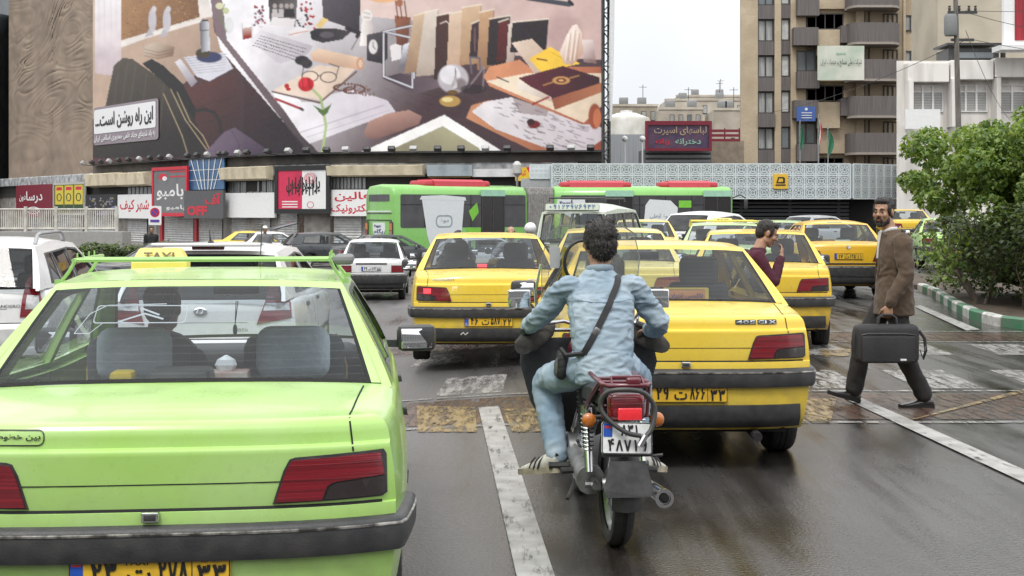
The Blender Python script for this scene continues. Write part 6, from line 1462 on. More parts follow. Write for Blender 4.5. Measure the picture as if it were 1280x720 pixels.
Car(SEDAN, GREEN, 'taxi', 'green taxi half hidden behind the hedge at the right', 'taxi', place(1190, 37, .0), heading(1000), 1, plate=('۷۴','ت','۱۹۳','۱۱'))
gq1 = Car(SEDAN, paint('pale_green_taxi_paint',(.38,.52,.22),fade=(.45,.57,.3)), 'taxi', 'pale green taxi with a yellow roof sign ahead of the man in the burgundy jumper', 'taxi', place(911, 23.6), heading(820), 1, plate=('۸۱','ت','۵۵۲','۱۱'))
roof_sign(gq1, 2.3, 1.40, .4); q = MB()
for y in (1.5,2.5): q.tube([(-.6,y,1.45),(.6,y,1.45)],.015,6)
for sg in (1,-1): q.tube([(sg*.6,1.45,1.45),(sg*.6,2.6,1.45)],.013,6); q.tube([(sg*.6,1.5,1.45),(sg*.62,1.5,1.34)],.012,5); q.tube([(sg*.6,2.5,1.45),(sg*.62,2.5,1.34)],.012,5)
q.build('roof_rack', YEL, gq1.t)
Car(SEDAN, MATS['pale_green_taxi_paint'], 'taxi', 'pale green taxi between the silver saloon and the yellow taxi with blue tape', 'taxi', place(966, 29.0), heading(1010), 1, plate=('۲۵','ت','۶۰۷','۱۱'))
Car(PRIDE, SILP, 'sedan_car', 'silver saloon crossing in front of the metro entrance louvres', 'car', place(975, 47, .12), R(-58), 1, plate=('۴۴','ب','۱۲۸','۱۱'), plate_kind='w')
Car(SUV, WHTP, 'sport_utility_car', 'white sport utility car in front of the bus front section', 'car', place(848, 38, .05), R(-40), 1, plate=('۶۳','د','۹۱۴','۱۱'), plate_kind='w', bumper_mat='body', glassm=TG)
v1 = Car(VAN, PALEG, 'van', 'pale green van with a phone number painted above its rear window', 'van', place(712, 25.5, -.02), heading(1180), 1, plate=('۹۱','ع','۴۴۷','۱۱'), bumper_mat='body')
q = MB(); F = plane_fn((0,.16,1.72),(1,0,0),(0,.25,.97),(0,-.97,.25)); q.patch(rrect(-.52,-.02,.52,.10,.02),[],F,None,.0,-.08,1); text_on(q,'۰۹۱۲۳۹۷۶۹۳۲',(-.46,.0,.46,.08),F,.01,bold=.02); q.build('phone_number',[col('letter_blue',(.04,.12,.3)), PALEG],v1.t,0)
q = MB(); q.tube([(-.55,.55,1.86),(-.55,.55,1.93),(.55,.55,1.93),(.55,.55,1.86)],.02,6); q.build('roof_bar', M_('black'), v1.t); q = MB(); q.tube([(-.55,2.2,1.86),(-.55,2.2,1.93),(.55,2.2,1.93),(.55,2.2,1.86)],.02,6); q.build('roof_bar', M_('black'), v1.t)
pr1 = Car(PRIDE, WHTP, 'sedan_car', 'small white saloon between the two taxis in front of the green bus', 'car', place(464, 31.5), heading(560), 1, plate=('۴۹','ص','۸۹۴','۵۵'), plate_kind='w')
q = MB(); q.patch(rrect(-.36,.855,.36,.885,.01),[],pr1.rear,.1,.012,0); q.build('trim_strip', M_('black'), pr1.t, 0)
Car(PRIDE, SILP, 'sedan_car', 'silver saloon beside the bus half hidden by the brake lit yellow taxi', 'car', place(534, 39), R(-62), 1, plate=('۳۸','ل','۷۲۱','۱۱'), plate_kind='w')
Car(SEDAN, YEL4, 'taxi', 'yellow taxi far behind the pale van showing a strip of roof', 'taxi', place(806, 31), heading(760), 1, plate=('۱۹','ت','۸۳۰','۱۱'))
h1 = Car(HATCH, WHTP, 'hatchback_car', 'white hatchback in front of the green taxi with large swept tail lamps', 'car', (-2.79, 12.1, -.14), heading(560), 2, plate=('۵۵','م','۲۱۸','۱۱'), plate_kind='w', bumper_mat='body', glassm=TG)
q = MB(); P_ = [(.058*math.cos(a), .80+.09+.032*math.sin(a)) for a in np.linspace(0,6.2832,25)[:-1]]; q.patch(P_, [[(p[0]*.8, .89+(p[1]-.89)*.74) for p in P_]], h1.rear, None, .022, .004)
for x in (-.022,.022): q.ribbon([(x-.010,.868),(x+.006,.912)],.011,h1.rear,.02)
q.ribbon([(-.02,.888),(.02,.893)],.010,h1.rear,.021); q.build('emblem', M_('chrome'), h1.t, 0)
h1.badge('i30', -.50,.90,-.38,.94, back=False); h1.badge('CRDi', .30,.71,.42,.735, back=False)
q = MB(); q.bbox((0,.50,1.445),(.30,.05,.035),.012); q.build('brake_light', M_('red_lens'), h1.t); q = MB(); q.bbox((0,.47,1.475),(1.0,.22,.03),.012); q.build('roof_spoiler', WHTP, h1.t)
q = MB(); q.tube([(.0,.62,1.50),(.0,.55,1.62)],[.012,.004],6); q.ell((0,.64,1.495),(.03,.05,.02)); q.build('aerial', M_('black'), h1.t)
s1 = Car(SANDERO, WHTP, 'hatchback_car', 'white estate hatchback with roof rails and tall red tail lamps at the left edge', 'car', (-5.66, 14.0, -.16), R(5.0), 2, plate=('۶۶','ن','۳۰۱','۱۱'), plate_kind='w', bumper_mat='body', glassm=TG)
for sg in (1,-1): q = MB(); q.tube([(sg*.57,.62,1.44),(sg*.57,.72,1.54),(sg*.565,.85,1.555),(sg*.555,1.7,1.565),(sg*.55,1.85,1.55),(sg*.55,1.98,1.455)],.022,8); q.build('roof_rail', M_('alloy'), s1.t)
s1.badge('SANDERO', .30,.80,.55,.83, back=False)
q = MB(); q.tube([(.0,.05,1.02),(.25,.05,1.06)],.012,6); q.ell((0,.03,1.02),(.03,.03,.03)); q.build('rear_wiper', M_('black'), s1.t)
Car(SEDAN, DARKP, 'sedan_car', 'dark grey saloon passing the hedge behind the white estate hatchback', 'car', place(120, 27.5, -.02), R(-52), 1, plate=('۲۲','ج','۵۱۷','۱۱'), plate_kind='w', glassm=glass('pale_car_glass',(.5,.56,.6),1.5))
dkh = Car(HATCH, DARKP, 'hatchback_car', 'black hatchback with its tailgate raised outside the shops', 'car', place(352, 55, -.05), R(-68), 1, bumper_mat='body')
q = MB(); q.bbox((0,.05,1.72),(1.2,.95,.06),.03,rot=Matrix.Rotation(R(14),3,'X')); q.build('raised_tailgate', DARKP, dkh.t)
Car(SEDAN, DARKP, 'sedan_car', 'black saloon outside the shops between the raised tailgate and the green bus', 'car', place(416, 50, -.05), R(-64), 1, plate=('۷۷','س','۶۲۹','۱۱'), plate_kind='w')
Car(PRIDE, WHTP, 'sedan_car', 'white saloon outside the grey roller shutters beyond the white hatchback', 'car', place(290, 58), R(-75), 1, bumper_mat='body')
Car(SEDAN, YEL, 'taxi', 'yellow taxi outside the red pillared shutters seen over the green taxi roof', 'taxi', place(256, 62), R(-80), 1)
# --- articulated bus
BG = paint('bus_green_paint', (.19,.46,.10), fade=(.23,.50,.13), dirtamt=.15); BUSGL = pm('bus_wrapped_glass', (.055,.055,.06), .16, col2=(.08,.08,.085), scale=1.5); BRED = pm('bus_roof_red', (.5,.04,.06), .5); BLIME = pm('bus_lime_graphic', (.2,.55,.05), .4); BWH = pm('bus_white_graphic', (.68,.71,.72), .4, var=.05)
bx_, by_ = (492-640)/FPX*60, 60.0
bus = thing('articulated_bus', 'long green articulated bus with dark wrapped windows and red roof pods', 'bus', (bx_, by_, -.62), 0); bus.scale = (1,1,1.13)
def bus_section(L, parent, name, rearface, frontface):
    """box body, origin at rear right bottom: x along the side to the right, y away, z up"""
    P = [(0,.25),(0,2.55),(.06,2.78),(.25,2.95),(1.25,3.03),(2.25,2.95),(2.44,2.78),(2.5,2.55),(2.5,.25)]
    st = [(0,.10),(.04,.04),(.12,0),(L-.12,0),(L-.04,.04),(L,.10)]
    m = MB(); m.loft([[(x, y+(ins if y < 1 else -ins if y > 1.5 else 0), z-(ins if z > 2.5 else 0)) for y, z in P] for x, ins in st]); return m.build(name, BG, parent, 40)
r1 = bpy.data.objects.new('rear_section', None); COL.objects.link(r1); r1.parent = bus; r1.rotation_euler = (0,0,R(36))
def sec(root, L, rear):
    body = bus_section(L, root, 'body', 0, 0); S_ = plane_fn((0,0,0),(1,0,0),(0,0,1),(0,-1,0))
    g = MB(); g.patch(rrect(.35,1.30,L-.15,2.62,.08),[],S_,None,.012,0); g.build('wrapped_windows', BUSGL, root, 0)
    dv = MB()
    for k in range(1, int(L/1.25)): dv.patch(rect(.35+k*1.25,1.31,.385+k*1.25,2.61),[],S_,None,.016,.01)
    dv.patch(rect(.36,2.2,L-.16,2.225),[],S_,None,.016,.01); dv.build('window_bars', M_('matt'), root, 0)
    lo = MB(); lo.patch(rect(.2,.30,L-.1,.36),[],S_,None,.012,0); 
    lo.build('skirt_strip', M_('black'), root, 0)
    for wx_ in ((2.6,) if rear else (L-2.6,)):
        w = bpy.data.objects.new('wheel', None); COL.objects.link(w); w.parent = root; w.location = (wx_,.08,.48); w.rotation_euler = (R(90),0,0)
        t = MB(); t.lathe([(.3,-.14),(.46,-.14),(.49,-.1),(.49,.1),(.46,.14),(.3,.14)],24); t.build('tyre', M_('tyre'), w); t = MB(); t.lathe([(.01,.10),(.1,.12),(.25,.06),(.3,.13)],20); t.build('rim', M_('alloy'), w)
        a = MB(); a.patch([(wx_+.62*math.cos(t_), .48+.62*math.sin(t_)) for t_ in np.linspace(-.35,math.pi+.35,20)],[],S_,None,.008,0); a.build('wheel_arch', M_('matt'), root, 0)
    return S_
S_ = sec(r1, 7.4, True)
def door(root, S_, x):
    d = MB(); d.patch(rect(x,.35,x+1.3,2.55),[],S_,None,.03,0); do = d.build('door', pm('bus_door_dark',(.03,.028,.028),.2), root, 0)
    d = MB()
    for a in (x,x+.62,x+1.26): d.patch(rect(a,.35,a+.05,2.55),[],S_,None,.045,.02)
    d.build('door_frame', M_('black'), do, 0); d = MB(); d.patch(rect(x-.02,2.57,x+1.32,2.82),[],S_,None,.05,-.02); d.build('door_header', pm('bus_header_green',(.35,.6,.45),.4), root, 0)
door(r1, S_, 4.7)
cu = MB(); cu.patch([(1.75,1.0),(2.0,.35),(3.4,.35),(3.6,1.0),(3.75,2.45),(1.45,2.5)],[],S_,None,.018,0); cu.patch([(1.35,2.42),(3.85,2.38),(3.8,2.52),(2.6,2.6),(1.45,2.56)],[],S_,None,.022,0); cu.patch(rrect(2.2,1.3,3.1,1.8,.2),[rrect(2.26,1.36,3.04,1.74,.16)],S_,None,.024,0,1); text_on(cu,'دوغ',(2.42,1.45,2.9,1.66),S_,.026,fa=True,bold=.03,mi=1); cu.build('cup_graphic',[BWH, col('graphic_grey',(.3,.36,.38))],r1,0)
ri = MB(); ri.patch([(4.0,1.95),(4.45,2.3),(4.55,1.9),(4.2,1.55)],[],S_,None,.02,0); ri.patch([(3.9,1.3),(4.65,1.25),(4.65,.9),(3.9,.6)],[],S_,None,.02,0); ri.build('ribbon_graphic', BLIME, r1, 0)
Rf = plane_fn((0,2.5,0),(0,-1,0),(0,0,1),(-1,0,0))
rg2 = MB(); rg2.patch(rrect(.35,2.35,2.15,2.62,.05),[],Rf,None,.02,0); rg2.build('rear_display', BUSGL, r1, 0)
sm = MB(); sm.patch(rrect(.15,.55,2.35,1.62,.06),[rrect(.19,.59,2.31,1.58,.05)],Rf,None,.02,0); sm.patch(rect(.15,1.85,2.35,1.88),[],Rf,None,.015,0)
for k in range(8): sm.patch(rect(1.3,.62+.045*k,2.2,.64+.045*k),[],Rf,None,.02,0)
sm.build('engine_hatch', M_('black'), r1, 0)
lg = MB(); lg.patch([(.75,1.5),(1.75,1.5),(1.8,1.2),(1.6,.95),(1.3,.75),(1.2,.62),(1.1,.8),(.85,1.0),(.72,1.25)],[],Rf,None,.025,0); text_on(lg,'Pegah',(.85,1.28,1.45,1.42),Rf,.03,bold=.03,mi=1); text_on(lg,'پگاه',(.85,1.02,1.65,1.26),Rf,.03,fa=True,bold=.03,mi=1); lg.build('dairy_emblem',[BWH, col('emblem_navy',(.02,.03,.15))],r1,0)
for y in (.03,2.17):
    l = MB(); l.patch(rrect(y,.75,y+.28,1.55,.05),[],Rf,None,.03,0); lo_ = l.build('tail_lamp', M_('black'), r1, 0); l = MB(); l.patch(rect(y+.03,.80,y+.25,1.2),[],Rf,None,.045,.02); l.build('lens', M_('red_lens'), lo_, 0); l = MB(); l.patch(rect(y+.03,1.22,y+.25,1.48),[],Rf,None,.045,.02); l.build('lens', M_('amber'), lo_, 0)
l = MB(); l.patch(rect(.25,1.92,2.3,1.97),[],Rf,None,.02,0); l.build('notice_strip', BWH, r1, 0)
def pod(root, x0, x1): p = MB(); p.loft([[(x, y, z) for y, z in ((.35,2.9),(.42,3.16),(.7,3.25),(1.8,3.25),(2.08,3.16),(2.15,2.9))] for x in (x0, x0+.001, x1-.001, x1)]); p.bbox(((x0+x1)/2,1.25,3.05),(x1-x0+.8,1.5,.3),.12); p.build('roof_pod', BRED, root, 30)
pod(r1, 2.4, 5.2)
e = Matrix.Rotation(R(36),3,'Z') @ Vector((7.4,0,0))
f1 = bpy.data.objects.new('front_section', None); COL.objects.link(f1); f1.parent = bus; ang = R(3); f1.rotation_euler = (0,0,ang); off_ = e+Vector((1.2,.2,0)); f1.location = off_
S2 = sec(f1, 8.6, False)
door(f1, S2, 2.5); door(f1, S2, 7.2)
lg = MB(); lg.patch([(.2,2.45),(1.5,2.45),(1.55,2.1),(1.35,1.8),(.9,1.65),(.7,1.75),(.3,1.95),(.15,2.2)],[],S2,None,.025,0); text_on(lg,'Pegah',(.3,2.18,.95,2.36),S2,.03,bold=.03,mi=1); text_on(lg,'پگاه',(.4,1.86,1.35,2.18),S2,.03,fa=True,bold=.03,mi=1); lg.build('dairy_emblem',[BWH, MATS['emblem_navy']],f1,0)
lg = MB(); lg.patch([(4.4,2.2),(4.6,2.45),(5.6,2.4),(5.95,2.1),(5.9,1.6),(5.6,1.2),(4.3,1.2)],[],S2,None,.025,0); text_on(lg,'دوغ آبعلی',(4.6,1.6,5.6,1.85),S2,.03,fa=True,bold=.03,mi=1); lg.build('tub_graphic',[BWH, MATS['graphic_grey']],f1,0)
lg = MB(); lg.patch(rect(6.0,2.1,6.6,2.4),[],S2,None,.025,0); lg.patch([(5.9,1.35),(6.6,1.6),(6.6,1.2),(4.0,1.2),(4.2,1.5)],[],S2,None,.02,0); lg.build('ribbon_graphic', BLIME, f1, 0)
pod(f1, .8, 3.4); pod(f1, 5.6, 7.6)
m = MB(); m.tube([(8.6,.1,2.5),(8.95,.0,2.65),(9.2,-.1,2.5)],.03,6); m.bbox((9.2,-.12,2.25),(.18,.1,.42),.05); m.build('wing_mirror', M_('black'), f1)
# bellows between the sections
bl = MB(); ring_ = [(0,.45),(0,2.7),(.15,2.95),(2.35,2.95),(2.5,2.7),(2.5,.45)]; rs_ = []
p0, p1 = e, off_
for i in range(25):
    t = i/24; a = R(36)*(1-t)+ang*t; o = p0.lerp(p1, t); k = .04 if i % 2 else .0
    rs_.append([tuple(o+Matrix.Rotation(a,3,'Z') @ Vector((0, y+(k if y < 1 else -k), z-(k if z > 2 else 0)))) for y, z in ring_])
bl.loft(rs_); bl.build('bellows', pm('bellows_grey', (.30,.29,.275), .8, col2=(.2,.19,.18), scale=8), bus, 15)
# --- railing, low hedge, signs on the left of the square
rl_ = thing('railing', 'white metal railing along the raised walkway at the left', 'railing', px(70, 280, 60)+Vector((0,0,-.3))); m = MB(); wv = 76/FPX*60
for z in (.1,.95): m.tube([(-wv,0,z),(wv,0,z)],.045,5)
for k in range(58): x = -wv+2*wv*k/57; m.box((x,0,.5),(.05,.03,.9))
for k in range(5): m.box((-wv+2*wv*k/4,0,.5),(.12,.12,1.15))
m.build('bars', pm('railing_cream', (.6,.58,.52), .6, col2=(.42,.4,.36), scale=3), rl_, 0)
wk = MB(); wk.box((0,.5,-.6),(2*wv+.6,1.4,1.1)); wk.build('kerb_wall', pm('walkway_concrete',(.34,.33,.31),.9), rl_)
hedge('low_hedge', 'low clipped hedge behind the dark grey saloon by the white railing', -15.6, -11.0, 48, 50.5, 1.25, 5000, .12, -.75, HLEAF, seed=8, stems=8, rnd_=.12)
ns = thing('traffic_sign', 'small square no parking sign on a thin post outside the shops', 'sign', px(194, 302, 60)+Vector((0,0,-.6))); m = MB(); m.tube([(0,0,0),(0,0,2.2)],.035,6); m.build('post', M_('steel'), ns)
m = MB(); F = plane_fn((0,-.05,1.75),(1,0,0),(0,0,1),(0,-1,0)); m.patch(rrect(-.28,-.42,.28,.42,.04),[],F,None,0,-.03); m.patch([(.21*math.cos(a),.14+.21*math.sin(a)) for a in np.linspace(0,6.2832,21)[:-1]],[],F,None,.008,0,1); m.patch([(.15*math.cos(a),.14+.15*math.sin(a)) for a in np.linspace(0,6.2832,21)[:-1]],[],F,None,.014,0,2); m.ribbon([(-.13,.27),(.13,.01)],.05,F,.02,1); m.patch(rect(-.2,-.3,.2,-.18),[],F,None,.008,0,2); m.build('plate',[WHT_, RED, col('sign_violet_blue',(.1,.06,.3))],ns,0)
# ================================================================== PEOPLE
from mathutils.bvhtree import BVHTree
def bake(mb, name, mat, parent, voxel, smooth=3, fold=None, extra=None):
    """fuse overlapping shapes into one continuous skin, smooth it, press folds into it"""
    o = mb.build('raw_form', mat, None, 0)
    r = o.modifiers.new('r', 'REMESH'); r.mode = 'VOXEL'; r.voxel_size = voxel
    s = o.modifiers.new('s', 'SMOOTH'); s.factor = .5; s.iterations = smooth
    dg = bpy.context.evaluated_depsgraph_get(); dg.update()
    me = bpy.data.meshes.new_from_object(o.evaluated_get(dg)); old = o.data; bpy.data.objects.remove(o); bpy.data.meshes.remove(old)
    if fold:
        co = np.empty(len(me.vertices)*3, np.float32); me.vertices.foreach_get('co', co); no = np.empty(len(me.vertices)*3, np.float32)
        me.vertices.foreach_get('normal', no); co = co.reshape(-1, 3); no = no.reshape(-1, 3); d = np.empty(len(co))
        for i, p in enumerate(co): d[i] = fold(Vector(p))
        co = co+no*d[:, None]; me.vertices.foreach_set('co', co.ravel().astype(np.float32)); me.update()
    me.name = name; me.materials.clear(); me.materials.append(mat)
    me.polygons.foreach_set('use_smooth', [True]*len(me.polygons)); me.update()
    n = bpy.data.objects.new(name, me); COL.objects.link(n); n.parent = parent
    return n
def folds(amp, f=9., seed=0., dirv=(1,1,1)):
    dv = Vector(dirv)
    def fn(p):
        q = Vector((p.x*dv.x, p.y*dv.y, p.z*dv.z))*f+Vector((seed, seed*2, 0))
        w = noise.noise(q*.45)*1.3; a = 1-abs(noise.noise(q+Vector((w, w, w))))*2; b = 1-abs(noise.noise(q*2.1+Vector((3+w, 1, w))))*2
        return amp*(a*.7+b*.3-.35)
    return fn
def chain(mb, pts, rs, n=12, sub=4):
    """smooth limb through joints"""
    P = [Vector(p) for p in pts]; out, ro = [], []
    for i in range(len(P)-1):
        p0 = P[max(i-1, 0)]; p1, p2 = P[i], P[i+1]; p3 = P[min(i+2, len(P)-1)]
        for k in range(sub):
            t = k/sub; out.append(.5*((2*p1)+(p2-p0)*t+(2*p0-5*p1+4*p2-p3)*t*t+(3*p1-p0-3*p2+p3)*t**3)); ro.append(rs[i]+(rs[i+1]-rs[i])*t)
    out.append(P[-1]); ro.append(rs[-1]); mb.tube(out, ro, n)
    for p, r in ((out[0], ro[0]), (out[-1], ro[-1])): mb.ell(p, (r*.97,)*3, 10, 6)
def torso(mb, secs, n=20):
    """stack of rounded sections (centre, half width, half depth)"""
    rings = []
    for c, a, b in secs:
        rings.append([Vector(c)+Vector((a*math.copysign(abs(math.cos(t))**.85, math.cos(t)), b*math.copysign(abs(math.sin(t))**.85, math.sin(t)), 0)) for t in np.linspace(0, 2*math.pi, n+1)[:-1]])
    mb.loft(rings)
def hand(mb, wrist, d, nrm, side, curl=1.0, s=1.0):
    """palm, four unequal bent fingers and a thumb leaving the side of the palm; nrm points out of the palm, side towards the thumb"""
    w = Vector(wrist); d = Vector(d).normalized(); nv = (Vector(nrm)-d*Vector(nrm).dot(d)).normalized(); t = d.cross(nv); t = t if t.dot(Vector(side)) > 0 else -t
    rings = []
    for k, (l, a, b) in enumerate(((-.02,.026,.020),(.015,.030,.019),(.05,.040,.016),(.088,.042,.014))):
        c = w+d*l*s; rings.append([c+t*math.cos(x)*a*s+nv*math.sin(x)*b*s for x in np.linspace(0, 6.2832, 13)[:-1]])
    mb.loft(rings)
    for i, (off, L) in enumerate(((.031,.072),(.011,.080),(-.010,.075),(-.030,.058))):
        p = w+d*.082*s+t*off*s; pts = [p]; ang = .12
        for j, f in enumerate((.45,.32,.23)):
            ang += curl*(.35,.6,.5)[j]; q = d*math.cos(ang)+nv*math.sin(ang); p = p+q*L*f*s; pts.append(p)
        mb.tube(pts, [.0092*s,.0088*s,.008*s,.0065*s], 8); mb.ell(pts[-1], (.0065*s,)*3, 8, 5)
    p = w+d*.028*s+t*.026*s; q1 = p+(d*.6+t*.75+nv*.25).normalized()*.038*s; q2 = q1+(d*.85+t*.1+nv*.5*curl).normalized()*.030*s; q3 = q2+(d*.85-t*.1+nv*.6*curl).normalized()*.022*s
    mb.tube([p, q1, q2, q3], [.014*s,.0115*s,.010*s,.0075*s], 8); mb.ell(q3, (.0075*s,)*3, 8, 5)
SKIN = pm('skin', (.43,.25,.165), .5, col2=(.36,.19,.12), scale=18, bump=.12, bscale=120); SKIN2 = pm('skin_tanned', (.42,.245,.16), .5, col2=(.33,.18,.115), scale=18, bump=.12, bscale=120)
HAIR = pm('dark_hair', (.014,.011,.010), .55, bump=.9, bscale=70, col2=(.03,.025,.022), stretch=(1,1,.35)); EYEW = pm('eye_white', (.36,.33,.30), .4); EYED = pm('eye_dark', (.02,.012,.008), .15); LIP = pm('lips', (.34,.13,.10), .5)
def head(mb, M):
    E_ = lambda c, r: mb.ell(M @ Vector(c), r, 16, 10, M=M.to_3x3())
    E_((0,-.015,.035),(.076,.096,.087)); E_((0,.018,-.03),(.063,.076,.086)); E_((0,.062,-.096),(.030,.026,.022)); E_((0,.03,-.075),(.052,.05,.035))
    E_((0,.083,.030),(.052,.014,.011)); E_((0,.098,.008),(.010,.014,.03)); E_((0,.106,-.018),(.0155,.019,.015))
    for s in (1,-1): E_((s*.040,.066,-.020),(.022,.022,.024)); E_((s*.080,-.008,-.002),(.010,.020,.033)); E_((s*.012,.099,-.021),(.009,.012,.010)); E_((s*.052,.0,-.065),(.016,.035,.03))
    E_((0,.088,-.055),(.024,.012,.006)); E_((0,.086,-.066),(.021,.012,.007))
def headbits(t, M, hair='short', beard=False, hairm=None, tufts=0):
    hm = hairm or HAIR; m3 = M.to_3x3()
    for s in (1,-1):
        e = MB(); e.ell(M @ Vector((s*.031,.0815,.006)), (.0125,.0105,.0058), 12, 8, M=m3); e.ell(M @ Vector((s*.031,.0905,.006)), (.0062,.0028,.0056), 10, 6, 1, M=m3); e.build('eye', [EYEW, EYED], t, 60)
        b = MB(); b.tube([M @ Vector((s*x,y,z)) for x, y, z in ((.012,.097,.030),(.028,.096,.036),(.046,.085,.031))], [.004,.005,.003], 6); b.build('eyebrow', hm, t, 60)
    l = MB(); l.ell(M @ Vector((0,.0935,-.060)), (.020,.008,.0075), 12, 6, M=m3); l.build('mouth', LIP, t, 60)
    h = MB(); E_ = lambda c, r: h.ell(M @ Vector(c), r, 16, 10, M=m3)
    if hair == 'short':
        E_((0,-.030,.052),(.083,.096,.083)); E_((0,-.062,.0),(.072,.058,.07)); E_((0,.035,.098),(.060,.048,.030)); 
        for s in (1,-1): E_((s*.068,.006,.03),(.011,.040,.05)); E_((s*.066,.022,-.004),(.009,.013,.030))
    elif hair == 'thick':
        E_((0,-.030,.052),(.088,.104,.088)); E_((0,-.070,-.005),(.078,.062,.082)); E_((0,.045,.105),(.068,.055,.038)); E_((.02,-.01,.125),(.06,.07,.034))
        for s in (1,-1): E_((s*.076,-.005,.03),(.013,.045,.055))
    elif hair == 'balding':
        E_((0,-.055,.035),(.078,.068,.075)); E_((0,-.062,-.01),(.072,.055,.06)); 
        for s in (1,-1): E_((s*.073,-.005,.022),(.009,.04,.042))
    r = random.Random(11); 
    bake(h, 'hair', hm, t, .009 if hair != 'thick' else .008, 1, lambda p: .004*noise.noise(p*45)+.003*noise.noise(p*120))
    if hair in ('thick', 'short') and tufts:
        ho = [c for c in t.children if c.name.startswith('hair')][0]; tm = MB(); ps = ho.data.polygons
        for _ in range(tufts):
            pl = ps[r.randrange(len(ps))]; c = Vector(pl.center); n = Vector(pl.normal); d = (n*r.uniform(.0,.28)+Vector((r.gauss(0,.3), r.gauss(0,.3)-.1, r.gauss(-.35,.4)))).normalized(); w = d.cross(n).normalized()*r.uniform(.0018,.0035); L = r.uniform(.010,.020)
            c = c-n*.004; e = c+d*L+n*L*.15; mdl = c+d*L*.5+n*L*.2; tm.add([c-w, c+w, mdl+w*.8, mdl-w*.8, e], [(0,1,2,3),(3,2,4)])
        tm.build('hair_strands', hm, ho, 0)
    if beard:
        b = MB(); B_ = lambda c, r: b.ell(M @ Vector(c), r, 14, 8, M=m3)
        B_((0,.064,-.098),(.036,.030,.024)); B_((0,.030,-.082),(.056,.052,.034))
        for s in (1,-1): B_((s*.056,.020,-.066),(.010,.030,.034)); B_((s*.022,.088,-.066),(.010,.012,.02))
        bake(b, 'beard', hm, t, .006, 1, lambda p: .003*noise.noise(p*120)); q = MB(); q.tube([M @ Vector((x,y,z)) for x, y, z in ((-.027,.088,-.056),(-.012,.101,-.043),(0,.103,-.041),(.012,.101,-.043),(.027,.088,-.056))], [.004,.0065,.006,.0065,.004], 8); q.build('moustache', hm, t, 60)
def shoe(t, heel, toe, up=(0,0,1), mat=None, sole=None, w=.045, h=.075, stripes=False):
    heel, toe, up = Vector(heel), Vector(toe), Vector(up); d = (toe-heel); L = d.length; d.normalize(); sd = d.cross(up).normalized(); up = sd.cross(d)
    m = MB(); rings = []
    for l, a, b, z in ((-.02,.4,.5,.45),(.0,.75,.85,.5),(.12,.8,1.0,.55),(.3,.78,.95,.52),(.5,.92,.72,.4),(.72,1.05,.52,.3),(.9,.85,.38,.24),(1.0,.5,.24,.18)):
        rings.append([heel+d*L*l+sd*math.cos(x)*w*a+up*(h*z+math.sin(x)*h*b*.55) for x in np.linspace(0, 6.2832, 17)[:-1]])
    m.loft(rings); o = m.build('shoe', mat, t, 60)
    s = MB(); P = []
    for l, a in ((-.04,.5),(.0,.85),(.15,.92),(.4,.85),(.7,1.1),(.9,.95),(1.02,.55)): P.append((l, a))
    pts = [(l, a) for l, a in P]+[(l, -a) for l, a in reversed(P)]
    s.prism(pts, lambda l, a: heel+d*L*l+sd*w*a-up*.006, lambda l, a: heel+d*L*l+sd*w*a*1.05+up*.026); s.build('sole', sole, o, 20)
    if stripes:
        q = MB()
        for sg in (1, -1):
            for l in (.36, .47, .58): q.tube([heel+d*L*(l+.05)+sd*w*sg*.98+up*h*.22, heel+d*L*l+sd*w*sg*.86+up*h*.62, heel+d*L*(l-.05)+sd*w*sg*.45+up*h*.88], .0055, 5)
        q.tube([heel+d*L*.0+sd*w*.5+up*h*.95, heel-d*L*.03+up*h*.9, heel-sd*w*.5+up*h*.95], .011, 6); q.build('stripes', M_('black'), o, 60)
    return o
def strap_on(target, pts, w, mat, name, parent, frm=(0,-1,0), off=.006, thick=.006):
    """band laid on a garment: points cast onto its surface from one side"""
    bv = BVHTree.FromPolygons([v.co for v in target.data.vertices], [p.vertices[:] for p in target.data.polygons]); d = -Vector(frm); H = []
    for a, b in zip(pts, pts[1:]):
        for k in range(8):
            p = Vector(a).lerp(Vector(b), k/8); h = bv.ray_cast(p-d*1.0, d)
            if h[0] is not None: H.append(h[0])
    for _ in range(2): H = [H[0]]+[(H[i-1]+H[i]*2+H[i+1])/4 for i in range(1, len(H)-1)]+[H[-1]]
    m = MB(); rings = []
    for i, p in enumerate(H):
        t = (H[min(i+1, len(H)-1)]-H[max(i-1, 0)]).normalized(); s = t.cross(d).normalized()
        rings.append([p-s*w/2-d*off, p+s*w/2-d*off, p+s*w/2-d*(off+thick), p-s*w/2-d*(off+thick)])
    m.loft(rings); m.build(name, mat, parent, 30); return H
